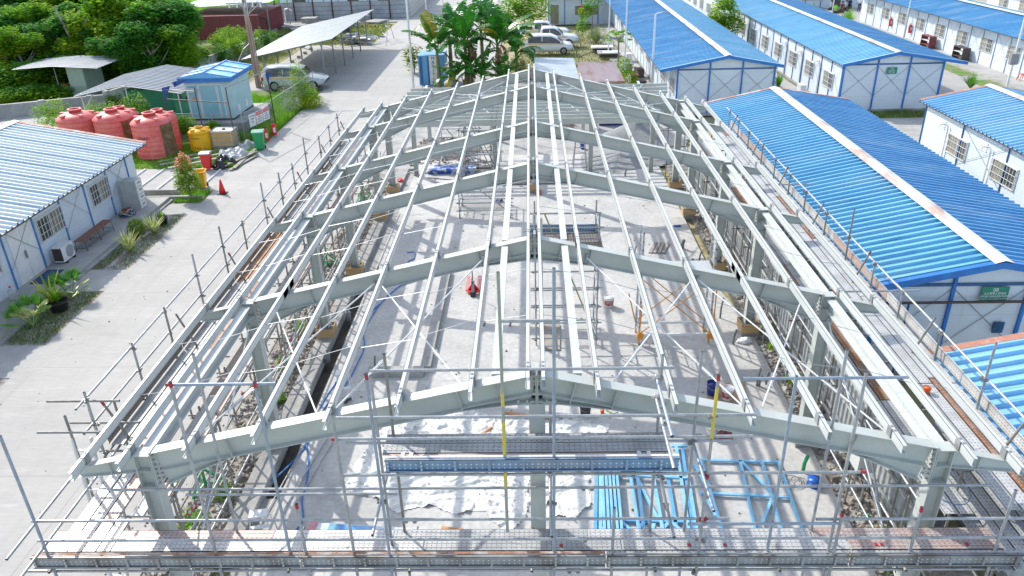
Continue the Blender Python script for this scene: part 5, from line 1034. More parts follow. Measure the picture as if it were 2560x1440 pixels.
for k in range(4): b = MB(); b.bar(gp(1625+k*11, 632, .05+.004*k), gp(1640+k*10, 606, .05+.004*k), .12, .04); put(b, 'timber_board', PLANKW, ['leftmost of four short grey boards under the orange-braced tower', 'second from left of four short grey boards under the tower', 'third from left of four short grey boards under the tower', 'rightmost of four short grey boards under the tower'][k], 'board', gp(1625+k*11, 632, .05), 'short boards on the slab')
# stub pipes standing on the slab
for i, (x, y, h, r_) in enumerate(((1705, 622, .38, .07), (1748, 655, .45, .03), (1727, 665, .3, .06), (1587, 632, .3, .025), (1800, 795, .75, .03), (1833, 862, .55, .035), (1892, 965, .6, .03), (1898, 965, .35, .03), (1915, 960, .4, .03), (1210, 815, .14, .03), (1275, 815, .14, .03), (1563, 440, .35, .04), (2007, 1180, .5, .045), (1200, 1010, .3, .04), (757, 1100, .5, .035), (765, 1105, .45, .035), (870, 800, .3, .1), (818, 905, .35, .1), (945, 680, .25, .03), (938, 925, .5, .03))):
    p = gp(x, y); b = MB(); b.path([p, p+Vector((.01, .02, h*.5)), p+Vector((.04, -.02, h))], r_, 9); mt = GREENP if i in (12, 13) else (M('duct_grey', (.16, .17, .18), (.22, .23, .24), r=.5, s=4))
    put(b, 'pipe_stub', mt, ['short thick grey pipe stub behind the orange-braced tower', 'thin bent grey conduit behind the orange-braced tower', 'stubby grey pipe by the orange brace foot', 'thin grey conduit left of the ladders', 'tall bent grey conduit near the third right column', 'curved grey conduit near the third right pedestal', 'tallest of three conduits near the second right column', 'shortest of three conduits near the second right column', 'outer conduit of three near the second right column', 'tiny pipe stub left of the ridge struts', 'tiny pipe stub between the ridge struts', 'dark pipe stub on the far right of the slab', 'bright green pipe standing by the cable reel', 'green pipe stub behind the nearest rafter', 'grey conduit standing in a bunch by the drain, left one', 'grey conduit standing in a bunch by the drain, right one', 'fat grey pipe rising from the drain, farther one', 'fat grey pipe rising from the drain, nearer one', 'thin dark conduit beside the left kerb', 'thin dark conduit at the corner of the slab kerb'][i], 'pipe', p, smooth=True)
# cable reel
p = gp(2035, 1212); t = T('cable_reel', 'blue extension cable reel with tangled black cord near the right pedestal', 'cable reel', p)
b = MB(); b.lathe([(.17, .0), (.17, .02), (.07, .03), (.07, .14), (.17, .15), (.17, .17)], p, 20); b.build('drum', M('reel_blue', (.01, .10, .45), r=.35), t, True)
for k in range(3): b = MB(); a0 = rnd.uniform(0, 6); b.path([p+Vector((-.25-.12*k+math.cos(a0+j*.9)*(.1+.06*k), .05+math.sin(a0+j*.9)*(.13+.04*k), .02+.01*j)) for j in range(8)], .008, 4); b.build('cord', BLACK, t)
# step stools, drill
def stool(px, py, lab, h, w_=.32, rz=0.):
    p = gp(px, py); t = T('step_stool', lab, 'step stool', (0, 0, 0)); b = MB(); b.box(-w_/2, -.12, h-.04, w_/2, .12, h); b.build('top', WPAINT, t)
    for sx in (-1, 1):
        for sy in (-1, 1): b = MB(); b.tube((sx*w_*.42, sy*.08, h-.04), (sx*w_*.6, sy*.24, 0), .014, 6); b.build('leg', WPAINT, t)
    b = MB(); b.box(-w_*.5, -.2, h*.45, w_*.5, -.1, h*.45+.02); b.build('step', WPAINT, t)
    t.location = p; t.rotation_euler = (0, 0, rz)
stool(865, 990, 'white folding step stool standing by the drain in the hall', .8, .36, .1); stool(655, 1325, 'white step stool at the near left corner behind the deck', .5, .4, .2)
p = gp(868, 1002); t = T('cordless_drill', 'green cordless drill lying beside the white step stool', 'drill', p); b = MB(); b.tube(p+Vector((-.1, 0, .04)), p+Vector((.12, .05, .04)), .035, 8); b.build('body', M('drill_green', (.02, .12, .1), r=.4), t); b = MB(); b.bar(p+Vector((.02, 0, .04)), p+Vector((-.02, -.16, .04)), .05, .05); b.build('grip', BLACK, t)
# green trestle jacks
for (x, y, z_, lab) in ((480, 1215, 1.6, 'green steel trestle tripod at the near left corner of the scaffold'), (760, 665, 1.0, 'green steel tripod stand by the third left column'), (905, 498, .8, 'green steel tripod stand by the fourth left column')):
    p = G(x, y, 0); p.x = max(min(p.x, -7.0), -8.0); t = T('prop_stand', lab, 'prop stand', p, 0, 'green tripod stands under the left scaffold')
    b = MB(); b.tube(p, p+Z3*z_, .035, 8); b.build('post', GREENP, t)
    for k in range(3): a = k*2.09+.3; d = Vector((math.cos(a), math.sin(a), 0)); b = MB(); b.bar(p+Z3*.55, p+d*.5+Z3*.02, .05, .05); b.bar(p+Z3*.1, p+d*.46+Z3*.05, .04, .04); b.build('leg', GREENP, t)
# electrical box and hazard tape
p = Vector((7.15, 3.2, 0)); t = T('electrical_box', 'pale grey metal electrical box with sloped top on posts by the hoarding', 'electrical box', p)
b = MB(); b.prism([(6.95, 3.0, 1.1), (7.35, 3.0, 1.1), (7.35, 3.0, 1.72), (6.95, 3.0, 1.62)], (0, .55, 0)); b.build('box', M('box_cream', (.62, .63, .60), (.56, .57, .54), r=.5, s=3), t)
for y in (3.05, 3.5): b = MB(); b.tube((7.2, y, 0), (7.2, y, 1.1), .025, 7); b.build('post', GALV, t)
b = MB(); b.path([(7.2, 3.2, 1.1), (7.35, 3.0, .5), (7.5, 3.6, .15), (7.6, 4.3, .3), (7.62, 4.1, 1.4), (7.6, 3.6, 1.9), (7.6, 3.3, 1.75), (7.3, 3.3, 1.7)], .015, 5); b.build('cable', BLACK, t)
b = MB(); b.path([(7.3+.35*math.cos(a), .6+.55*math.sin(a), 2.8+.02*a) for a in [k*.5 for k in range(13)]], .012, 5); put(b, 'coiled_cable', M('cable_bluegrey', (.16, .24, .36), r=.5), 'grey-blue looped cable hanging over the scaffold at the lower right', 'cable', (7.3, .6, 2.8))
HZ = M('hazard_tape', (.72, .70, .68), r=.6, s=3); overlay(HZ, lines(1, .3, .15), (.62, .05, .10))
for i, pts in enumerate((((-7.4, 1.5, 1.2), (-7.5, 3, .5), (-7.2, 4.2, .9)), ((-7.6, 6.0, 1.2), (-7.5, 8.3, .6), (-7.2, 9.6, .9)), ((-7.2, 9.6, .6), (-7.4, 11.5, .3), (-7.1, 13.2, .9)))):
    b = MB(); V = [];
    for k in range(13):
        u = k/12*(len(pts)-1); j = min(int(u), len(pts)-2); q = Vector(pts[j]).lerp(Vector(pts[j+1]), u-j); q.x += .05*math.sin(k); V += [q, q+Vector((.02*math.sin(k*2), 0, .07))]
    b.add(V, [(2*k, 2*k+1, 2*k+3, 2*k+2) for k in range(12)]); put(b, 'hazard_tape', HZ, ['red and white tape fluttering at the near left corner column', 'red and white tape strung in the soil strip between first and third columns', 'farther red and white tape in the left soil strip'][i], 'hazard tape', pts[0])
# ---------------------------------------------------------------- towers
def mobile_tower(name, lab, x0, x1, y0, y1, hs, plats, rails_=(), cast=False, mt=GALV, brace=YTUBE, ladder=False):
    t = T(name, lab, 'scaffold tower', ((x0+x1)/2, (y0+y1)/2, 0)); n = 0
    for x in (x0, x1):
        for y in (y0, y1): tube_part(t, (x, y, .12 if cast else 0), (x, y, hs), mt, nm='standard')
    for z in rails_:
        for (a, c) in (((x0-.15, y0), (x1+.15, y0)), ((x0-.15, y1), (x1+.15, y1)), ((x0, y0-.1), (x0, y1+.1)), ((x1, y0-.1), (x1, y1+.1))):
            tube_part(t, (*a, z), (*c, z), mt, nm='ledger')
        for x in (x0, x1):
            for y in (y0, y1): coupler(t, (x, y, z))
    if brace: tube_part(t, (x0+.3, y1, rails_[-1]), (x1, y0, .25), brace, nm='brace')
    for z in plats:
        y = y0+.15
        while y < y1-.05: plank(t, (x0-.12, y, z), (x1+.12, y, z), PL_K); y += .25
    if cast:
        for x in (x0, x1):
            for y in (y0, y1): b = MB(); b.tube((x-.02, y, .1), (x+.02, y, .1), .1, 16); b.build('caster_wheel', RUBBER, t); b = MB(); b.tube((x, y, .1), (x, y, .3), .02, 6); b.build('caster_stem', GALV, t)
    if ladder:
        for z in [k*.3+.2 for k in range(int(hs/.3)-1)]: b = MB(); b.tube((x0, y0+.03, z), (x0, y1, z), .012, 5); b.build('rung', GALV, t)
    return t
TW = mobile_tower('scaffold_tower', 'tube scaffold tower near the ridge line with dark perforated platform and a yellow brace', .02, 1.88, 10.35, 11.5, 4.35, (3.35,), (.25, .8, 1.35, 2.0, 3.3, 3.95))
plank(TW, (-.2, 10.25, 3.42), (1.95, 10.25, 3.42), PL_K, up=(0, 1, 0), nm='toe_board', ribs=True); plank(TW, (-.2, 11.55, 3.45), (1.95, 11.55, 3.45), PL_B, up=(0, 1, 0), nm='toe_board', ribs=True)
b = MB(); b.box(.12, 10.2, .1, .24, 10.24, 4.3); b.build('ladder_beam', PL_W, TW)
for k in range(8): b = MB(); b.cbox((.18, 10.19, 1.1+k*.3), (.04, .01, .04)); b.build('red_bolt', REDB, TW)
b = MB(); b.prism([(.15, 10.0, .03), (.75, 10.0, .03), (.8, 11.6, .03), (.25, 11.6, .03)], (0, 0, .04)); b.build('foot_board', PLANKW, TW)
OT = T('ladder_tower', 'aluminium ladder tower with orange diagonal braces and a chequer platform on the slab', 'scaffold tower', (4.3, 10.9, 0))
def ladder_frame(root, x, y, z0, z1, w_=.6, nm='ladder_frame'):
    b = MB()
    for s in (0, 1): b.box(x-.03, y+s*w_-.02, z0, x+.03, y+s*w_+.02, z1)
    o = b.build(nm, M('aluminium', (.55, .57, .58), (.46, .48, .50), r=.35, m=.3, s=6), root); k = z0+.15
    while k < z1: b = MB(); b.tube((x, y, k), (x, y+w_, k), .016, 6); b.build('rung', GALV, o); k += .28
    b = MB(); k = z0+.1
    while k < z1: b.box(x-.02, y-.03, k, x+.02, y-.018, k+.035); k += .28
    b.build('rivet_row', BLACK, o)
for x in (3.2, 5.35):
    ladder_frame(OT, x, 10.35, .25, 2.1, .75); ladder_frame(OT, x, 10.5, 1.9, 3.7, .6)
OR = M('orange_paint', (.72, .30, .03), (.68, .26, .02), r=.45, s=5)
for (a, c) in (((3.25, 10.3, .45), (5.3, 10.3, 2.25)), ((5.3, 10.28, .45), (3.25, 10.28, 2.25)), ((3.25, 11.15, .45), (5.3, 11.15, 2.25)), ((5.3, 11.13, .45), (3.25, 11.13, 2.25))): b = MB(); b.tube(a, c, .016, 7); b.build('brace', OR, OT)
for (a, c) in (((3.2, 10.3, .3), (3.2, 10.1, 1.5)), ((5.45, 10.3, .2), (5.4, 10.2, 2.0)), ((3.2, 11.1, .3), (2.95, 11.3, 1.3))): b = MB(); b.tube(a, c, .02, 7); b.build('outrigger', OR, OT)
for y in (10.35, 11.1): b = MB(); b.bar((3.2, y, .35), (5.35, y, .35), .05, .07); b.build('base_bar', WPAINT, OT)
for x in (3.2, 5.35):
    b = MB(); b.box(x-.06, 10.28, .22, x+.12, 10.42, .42); b.build('corner_bracket', OR, OT)
    for y in (10.35, 11.1): b = MB(); b.tube((x-.02, y, .09), (x+.02, y, .09), .08, 14); b.build('caster_wheel', M('wheel_tan', (.5, .3, .12), r=.5), OT); b = MB(); b.tube((x, y, 0), (x, y, .3), .014, 6); b.lathe([(.06, 0), (.06, .02)], (x, y, .0), 10); b.build('jack_leg', GREY, OT)
b = MB(); b.box(3.25, 10.5, 2.42, 5.3, 11.1, 2.5); b.build('platform', M('chequer_plate', (.60, .62, .63), (.46, .48, .5), r=.4, m=.2, s=14, v=.2), OT)
b = MB(); b.box(5.0, 10.49, 2.44, 5.15, 10.498, 2.475); b.build('red_sticker', REDB, OT)
def trolley(name, lab, px, py, w_, d_, h, mt=GALV):
    p = gp(px, py); return mobile_tower(name, lab, p.x, p.x+w_, p.y, p.y+d_, h, (), (.35, h*.55, h-.1), True, mt, GALVD)
t = trolley('wheeled_scaffold', 'wheeled tube trolley scaffold with a blue bundle on it, left of the ridge struts', 1150, 545, 2.2, 1.5, 1.3)
b = MB()
for k in range(10): b.tube((t.location.x-1.1, t.location.y-.7+k*.15, .38), (t.location.x+1.1, t.location.y-.7+k*.15, .38), .012, 5)
b.build('mesh_deck', GALV, t)
p = gp(1248, 502, .5); drape('strap_bundle', 'dark blue and white strap bundle lying on the wheeled trolley scaffold', 'strap bundle', (p.x, p.y, .42), .2, .2, .22, M('bundle_blue', (.01, .02, .1), (.35, .4, .5), r=.6, s=12, thr=(.5, .6)), 31, 14)
trolley('wheeled_scaffold', 'wheeled tube scaffold farther back in the third bay, left side', 1100, 428, 2.0, 1.6, 1.9)
trolley('wheeled_scaffold', 'narrow tube scaffold between the wheeled towers and the centre column', 1165, 440, 1.3, 1.2, 2.4, GALVD)
mobile_tower('scaffold_tower', 'tube tower with rails standing in the rear wing, left of the centre', -3.6, -1.7, 26.5, 29.5, 2.6, (), (.5, 1.3, 2.0, 2.5), False, GALV, GALVD)
mobile_tower('scaffold_tower', 'tube tower beside the gravel heap at the right of the rear wing', 6.6, 8.0, 26.6, 29.5, 2.6, (), (.6, 1.5, 2.4), False, GALVD, None)
# step ladder at the back
t = T('step_ladder', 'tall aluminium step ladder standing at the far end of the slab', 'step ladder', gp(1450, 425)); p = gp(1450, 425)
for s in (-1, 1):
    b = MB(); b.bar(p+Vector((s*.35, 0, 0)), p+Vector((s*.2, .35, 1.7)), .03, .06); b.bar(p+Vector((s*.35, .9, 0)), p+Vector((s*.2, .4, 1.7)), .03, .04); b.build('rail', GALV, t)
for k in range(5): b = MB(); u = .15+k*.17; b.bar(p+Vector((-.34+.1*u, .35*u, 1.7*u)), p+Vector((.34-.1*u, .35*u, 1.7*u)), .06, .03); b.build('step', GALV, t)
# ---------------------------------------------------------------- rear yard clutter
def heap(name, lab, cat, c, r, h, mt, seed, kind=None):
    rg = random.Random(seed); b = MB(); V = [(c[0], c[1], c[2]+h)]; F = []; n = 40; m_ = 14
    from mathutils import noise
    for j in range(1, m_+1):
        for i in range(n):
            a = i/n*6.283; u = j/m_; rr = r*u*(1+.15*math.sin(3*a+seed)); z = h*(1-u)**1.1+.12*noise.noise((math.cos(a)*u*4, math.sin(a)*u*4, seed))*(1-u)+.05*noise.noise((math.cos(a)*u*14, math.sin(a)*u*14, seed)); V.append((c[0]+rr*math.cos(a), c[1]+rr*math.sin(a)*.8, c[2]+max(z, 0 if j < m_ else -.02)))
    F += [(0, 1+i, 1+(i+1) % n) for i in range(n)]
    for j in range(m_-1): F += [(1+j*n+i, 1+(j+1)*n+i, 1+(j+1)*n+(i+1) % n, 1+j*n+(i+1) % n) for i in range(n)]
    b.add(V, F); return put(b, name, mt, lab, cat, c, None, True)
heap('gravel_heap', 'grey gravel heap behind the hall at the far right', 'gravel heap', (6.3, 33.6, -.02), 2.6, 1.25, GRAVEL, 4)
heap('sand_heap', 'low spread of grey sand in front of the gravel heap', 'sand heap', (4.6, 29.2, .02), 2.4, .35, GRAVEL, 8)
heap('debris_heap', 'dark heap of soil and scrap at the left of the rear wing', 'debris heap', (-5.0, 31.5, -.02), 2.2, .7, M('debris', (.12, .11, .10), (.30, .28, .26), r=.95, s=5, v=.4, bump=1), 12)
MX = T('cement_mixer', 'orange cement mixer standing behind the rear wing', 'cement mixer', (3.0, 36.3, 0))
b = MB(); b.lathe([(.2, 0), (.42, .2), (.42, .6), (.25, .85)], (3.0, 36.3, .8), 18); b.build('drum', M('mixer_orange', (.70, .16, .04), (.6, .13, .04), r=.5, s=4), MX, True)
b = MB(); b.bar((2.5, 36.2, .9), (3.5, 36.2, .9), .06, .06); b.build('frame', DARK, MX)
for s in (-1, 1): b = MB(); b.bar((3+s*.5, 36.2, .9), (3+s*.6, 35.9, 0), .05, .05); b.bar((3+s*.5, 36.2, .9), (3+s*.6, 36.8, 0), .05, .05); b.build('leg', DARK, MX); b = MB(); b.tube((3+s*.62, 36.8, .2), (3+s*.7, 36.8, .2), .2, 14); b.build('wheel', RUBBER, MX)
for i, (x, y, w_, h, mt, lab) in enumerate(((4.8, 36.8, 1.4, 1.0, M('tarp_navy', (.01, .01, .10), (.02, .03, .2), r=.5, s=3), 'navy blue covered stack behind the orange mixer'), (1.2, 36.6, .8, 1.2, GREENP, 'green steel box behind the rear wing'), (2.1, 35.6, .7, .6, RUST, 'rusty box beside the orange mixer'), (-4.2, 27.8, 2.4, .3, M('panel_royal', (.02, .10, .45), (.6, .64, .7), r=.4, s=2.5, thr=(.5, .56)), 'stack of blue and white wrapped panels at the left of the far bay'), (-1.2, 27.2, 1.9, .3, WPAINT, 'stack of long white sections under the far frame'))):
    t = T('material_stack', lab, 'stack', (x, y, 0)); 
    for k in range(3): b = MB(); b.cbox((x+.03*k, y+.04*(k % 2), h*(k+.5)/3), (w_, .8, h/3-.015), .03*k); b.build('layer', mt, t)
for k in range(16):
    x, y = rnd.uniform(-6.5, -2), rnd.uniform(26, 33); b = MB(); b.bar((x, y, .08+.02*k), (x+rnd.uniform(-1.5, 1.5), y+rnd.uniform(-1, 1), .10+.02*k), .07, .05)
    o = put(b, 'scrap_section', rnd.choice([GALVD, PLANKW, WPAINT]), f'loose scrap length at the rear left, {ORD[k%10]} in the {"upper" if k > 9 else "lower"} layer of the debris', 'scrap', (x, y, .1), 'loose scrap lengths at the rear left')
p = gp(1390, 400); b = MB(); b.box(.1, 26.1, .024, 1.5, 26.9, .03); S(b, 'concrete_patch', CONCD)  # thin rectangle of the darker old concrete on the slab
for k, (x0, x1, y) in enumerate(((-2.5, 1.2, 26.0), (-1.8, 1.9, 25.6), (-3.4, -.2, 28.2), (1.6, 3.3, 26.9), (-2.2, 1.4, 26.5))): b = MB(); b.bar((x0, y, .06+.01*k), (x1, y+.1, .06+.01*k), .2, .05); put(b, 'timber_board', PLANKW, ['grey board across the far end of the slab, second from the hall', 'grey board across the far end of the slab, nearest the hall', 'grey board farthest back beside the tube tower', 'short grey board right of the ridge line at the far end', 'middle grey board at the far end of the slab'][k], 'board', (x0, y, .06), 'boards across the far end of the slab')
# rubble and weeds in the soil strips
import bmesh
def rubble(name, x0, x1, y0, y1, n, s0, s1, mt, z=-.03, seed=1):
    rg = random.Random(seed); b = MB()
    for _ in range(n):
        x, y = rg.uniform(x0, x1), rg.uniform(y0, y1); s = rg.uniform(s0, s1)*(1 if rg.random() < .9 else 1.8); q = Matrix.Rotation(rg.uniform(0, 6.3), 3, 'Z') @ Matrix.Rotation(rg.uniform(-.7, .7), 3, 'X')
        v = [Vector((a*rg.uniform(.6, 1), c*rg.uniform(.6, 1), d*rg.uniform(.4, .8)))*s for a, c, d in ((-1, -1, -1), (1, -1, -1), (1, 1, -1), (-1, 1, -1), (-.7, -.7, 1), (.7, -.7, 1), (.7, .7, 1), (-.7, .7, 1))]
        b.add([q @ u+Vector((x, y, z+s*.3)) for u in v], [(3, 2, 1, 0), (4, 5, 6, 7), (0, 1, 5, 4), (1, 2, 6, 5), (2, 3, 7, 6), (3, 0, 4, 7)])
    o = b.build(name, mt); tag(o, kind='stuff'); return o
RUB = M('rubble_stone', (.40, .38, .35), (.26, .22, .19), r=.9, s=3, v=.3, isl=.45)
rubble('rubble', -8.2, -6.98, 0, 27, 2600, .02, .075, RUB, seed=2); rubble('rubble', 6.9, 7.7, -2, 27, 2000, .02, .08, RUB, seed=3); rubble('rubble', -6.6, -3.5, 29, 34, 600, .03, .1, RUB, -.02, seed=5)
def weeds(name, spots, n, mt, sz=.05, hmax=.4, seed=5):
    rg = random.Random(seed); b = MB()
    for (x, y, r_, h) in spots: leafcloud(b, [(x, y, h*.45, r_, h*.6)], n, sz, rg=rg, shell=.1)
    o = b.build(name, mt); tag(o, kind='stuff'); return o
weeds('weeds', [(-7.5, 9.2, .4, .45), (-7.8, 2.6, .45, .3), (-7.4, 3.6, .3, .3), (-7.7, 5.6, .5, .3), (-7.3, 7.5, .3, .25), (-7.6, 11.5, .35, .3), (7.3, 1.3, .45, .5), (7.5, .5, .5, .5), (7.4, 2.1, .35, .3), (7.3, 10, .25, .3), (7.2, 14, .3, .4), (7.3, 8.2, .25, .3), (-7.6, .6, .4, .3)], 420, LEAFY, .035)
for (x, y, mt, lab) in ((7.2, 2.7, GREENP, 'green plastic bottle in the soil near the electrical box'), (7.3, 2.35, YEL, 'yellow bottle beside the green one in the soil strip')): b = MB(); b.tube((x, y, .05), (x+.16, y+.16, .07), .045, 10, .02); put(b, 'bottle', mt, lab, 'bottle', (x, y, .05))

rubble('floor_litter', -5.9, 6.4, .5, 30, 420, .008, .03, RUB, .02, seed=9); rubble('floor_litter', -15.5, -8.5, -2, 40, 260, .006, .022, RUB, 0, seed=10); rubble('floor_litter', -9.2, -8.3, -3, 28, 420, .01, .035, RUB, 0, seed=13)
# ================================================================ carport, vehicles
CP = T('carport', 'long pale sloping metal carport roof on slender posts beside the road', 'carport', (-18.5, 59, 0))
CPM2 = M('carport_sheet', (.32, .365, .38), (.26, .30, .32), r=.35, s=.6, v=.06, st=(.4, 2.5, 1))
b = MB(); roof_sheet(b, -22.6, 1.95, -15.3, 3.35, 50.6, 68.6, .3, .016); b.build('roof', CPM2, CP)
for k in range(6):
    y = 50.9+k*3.5
    b = MB(); b.box(-16.3, y-.05, 0, -16.2, y+.05, 3.15); b.build('post', GREY, CP); b = MB(); b.box(-21.0, y-.05, 0, -20.9, y+.05, 2.25); b.build('post', GREY, CP)
    b = MB(); b.bar((-22.4, y, 1.93), (-15.4, y, 3.28), .08, .1); b.bar((-16.25, y, 2.2), (-18, y, 2.78), .05, .05); b.build('rafter', GREY, CP)
for x, z in ((-16.25, 3.12), (-20.95, 2.2)): b = MB(); b.bar((x, 50.7, z), (x, 68.5, z), .06, .08); b.build('purlin', GREY, CP)
for k in range(8): b = MB(); b.box(-21.6, 51+k*2.2, -.01, -21.3, 51.25+k*2.2, .22); put(b, 'wheel_stop', M('stop_block', (.52, .45, .34), (.4, .36, .3), r=.9, s=5), ORD[k]+' short concrete wheel stop block in the row behind the carport from the near end', 'wheel stop', (-21.45, 51.1+k*2.2, 0), 'wheel stop blocks behind the carport')
def vehicle(kind, lab, loc, rz, body=CARW, stripe=True):
    t = T({'suv': 'parked_car', 'mpv': 'parked_car', 'pickup': 'pickup_truck'}[kind], lab, {'pickup': 'pickup truck'}.get(kind, 'car'), (0, 0, 0))
    st = {'suv': [(-2.35, .55, .95, 1.0, 0), (-2.3, .42, 1.0, 1.3, .2), (-2.1, .35, 1.03, 1.72, 1), (-1.0, .32, 1.04, 1.82, 1), (.2, .32, 1.03, 1.78, 1), (.7, .32, 1.02, 1.62, 1), (1.15, .32, 1.02, 1.14, .2), (1.3, .32, 1.0, 1.08, 0), (2.0, .35, .9, 1.0, 0), (2.3, .45, .74, .84, 0), (2.4, .55, .62, .7, 0)],
          'mpv': [(-2.2, .5, .95, 1.0, 0), (-2.15, .38, 1.0, 1.35, .3), (-1.9, .3, 1.0, 1.66, 1), (-.8, .28, .98, 1.70, 1), (.3, .28, .96, 1.66, 1), (.8, .28, .95, 1.45, 1), (1.35, .28, .93, 1.02, .1), (1.6, .3, .9, .97, 0), (2.05, .35, .78, .86, 0), (2.25, .5, .6, .68, 0)],
          'pickup': [(-2.6, .55, 1.02, 1.04, 0), (-2.55, .5, 1.05, 1.07, 0), (-1.1, .42, 1.06, 1.08, 0), (-1.05, .42, 1.08, 1.62, .9), (-.9, .42, 1.08, 1.80, 1), (.1, .42, 1.06, 1.80, 1), (.5, .42, 1.05, 1.66, 1), (1.0, .42, 1.04, 1.2, .1), (1.15, .42, 1.03, 1.12, 0), (2.1, .45, .95, 1.04, 0), (2.4, .5, .8, .9, 0), (2.5, .6, .68, .76, 0)]}[kind]
    W_ = .92; rings = []; b = MB(); V = []
    for (x, z0, zb, zt, cab) in st:
        wt = W_*(.74 if cab else .86); ws = W_*(.9 if abs(x) > 2.25 else 1)
        half = [(0, z0), (ws*.86, z0), (ws, z0+.12), (ws*1.0, (z0+zb)/2), (ws*.97, zb), (wt+.03 if cab else ws*.9, max(zt-.07, zb+.005)), (wt-.08 if cab else ws*.7, zt), (0, zt+.015)]
        V.append([(x, y, z) for y, z in half]+[(x, -y, z) for y, z in half[-2:0:-1]])
    n = len(V[0]); b.add([p for r_ in V for p in r_], [(i*n+j, (i+1)*n+j, (i+1)*n+(j+1) % n, i*n+(j+1) % n) for i in range(len(V)-1) for j in range(n)]+[tuple(range(n-1, -1, -1)), tuple((len(V)-1)*n+j for j in range(n))])
    bd = b.build('body', body, t, True)
    # glazing just proud of the cabin
    cabs = [s for s in st if s[4] >= .9]
    for sgn in (-1, 1):
        b = MB(); top = []; bot = []
        xs = [c[0] for c in cabs]; x0, x1 = xs[0]+.12, xs[-1]
        for k in range(9):
            x = x0+(x1-x0+.28)*k/8; zt = None
            for (a, c) in zip(st, st[1:]):
                if a[0] <= x <= c[0]: u = (x-a[0])/(c[0]-a[0]); zt = a[3]+(c[3]-a[3])*u; zb = a[2]+(c[2]-a[2])*u
            zt -= .12; zb += .05
            if zt < zb: zt = zb+.01
            f = lambda z: sgn*(W_*.97-(W_*.97-W_*.77)*min(1, max(0, (z-zb+.05)/(.72)))+.012)
            top.append((x, f(zt), zt)); bot.append((x, f(zb), zb))
        b.add(top+bot, [(i, i+1, 10+i, 9+i) for i in range(8)]); b.build('side_window', GLASS, t)
        b = MB(); b.box(.95 if kind != 'mpv' else 1.1, sgn*.93-.09, 1.0, 1.12 if kind != 'mpv' else 1.25, sgn*.93+.09, 1.14); b.build('mirror', body, t)
        xm_ = (cabs[0][0]+cabs[-1][0])/2
        for xx in (xm_, xm_+.05): pass
        b = MB(); b.box(xm_-.03, sgn*.83-.02, 1.06, xm_+.05, sgn*.86+.02, 1.6); b.build('window_pillar', body, t)
        b = MB(); xf = st[-2][0]; b.box(xf-.18, sgn*.72-.14, .74, xf+.03, sgn*.72+.12, .86); b.build('headlight', M('lamp_clear', (.5, .52, .55), r=.1, s=3), t)
        b = MB(); xr = st[0][0]; b.box(xr-.02, sgn*.8-.08, .8, xr+.1, sgn*.8+.08, 1.05); b.build('tail_light', REDB, t)
        if stripe: b = MB(); b.box(-2.0, sgn*.925-.006, .93, 1.4, sgn*.925+.006, .985); b.build('yellow_stripe', YEL, t)
    a, c = [s for s in st if s[4] >= .9][-1], [s for s in st if s[4] < .9 and s[0] > 0][0]
    b = MB(); b.add([(a[0]+.03, -.62, a[3]-.02), (a[0]+.03, .62, a[3]-.02), (c[0]+.02, .74, c[3]+.03), (c[0]+.02, -.74, c[3]+.03)], [(0, 1, 2, 3)]); b.build('windscreen', GLASS, t)
    b = MB(); xf = st[-1][0]; b.box(xf-.04, -.5, .56 if kind != 'pickup' else .62, xf+.015, .5, .72 if kind != 'pickup' else .84); b.build('grille', BLACK, t)
    b = MB(); b.box(xf-.02, -.8, .36, xf+.05, .8, .5); b.build('bumper', body if kind == 'mpv' else GREY, t)
    if kind == 'pickup':
        b = MB(); b.box(-2.5, -.8, 1.05, -1.15, .8, 1.10); b.build('load_bed', BLACK, t); b = MB(); b.path([(-1.25, -.75, 1.08), (-1.25, -.7, 1.7), (-1.25, .7, 1.7), (-1.25, .75, 1.08)], .035, 8); b.build('roll_bar', BLACK, t)
        b = MB(); b.lathe([(.08, 0), (.08, .1)], (.0, 0, 1.82)); b.build('beacon', ORANGE, t)
    wr = .38 if kind != 'mpv' else .33
    for x in (-1.45, 1.5 if kind != 'mpv' else 1.4):
        for s in (-1, 1):
            b = MB(); b.tube((x, s*.68, wr), (x, s*.935, wr), wr, 24); w_ = b.build('wheel', RUBBER, t)
            b = MB(); b.tube((x, s*.93, wr), (x, s*.945, wr), wr*.62, 18); ri = b.build('rim', GREY, w_)
            b = MB(); b.tube((x, s*.80, wr), (x, s*.926, wr+.03), wr*1.18, 24); b.build('wheel_arch', BLACK, w_) if False else None
    t.location = loc; t.rotation_euler = (0, 0, rz); return t
vehicle('suv', 'white and grey car with yellow side stripe parked under the carport, half behind weeds', (-18.0, 48.9, 0), 0, M('car_silver', (.62, .64, .66), (.5, .52, .54), r=.25, s=1))
vehicle('mpv', 'white family car nearest the grey shed roof, nose to the right', (1.5, 61.8, 0), 0)
vehicle('pickup', 'white pickup truck with roll bar, middle of the three parked behind the banana plants', (2.0, 65.6, 0), 0)
vehicle('pickup', 'white pickup truck farthest back of the three behind the banana plants', (1.3, 69.6, 0), 0)
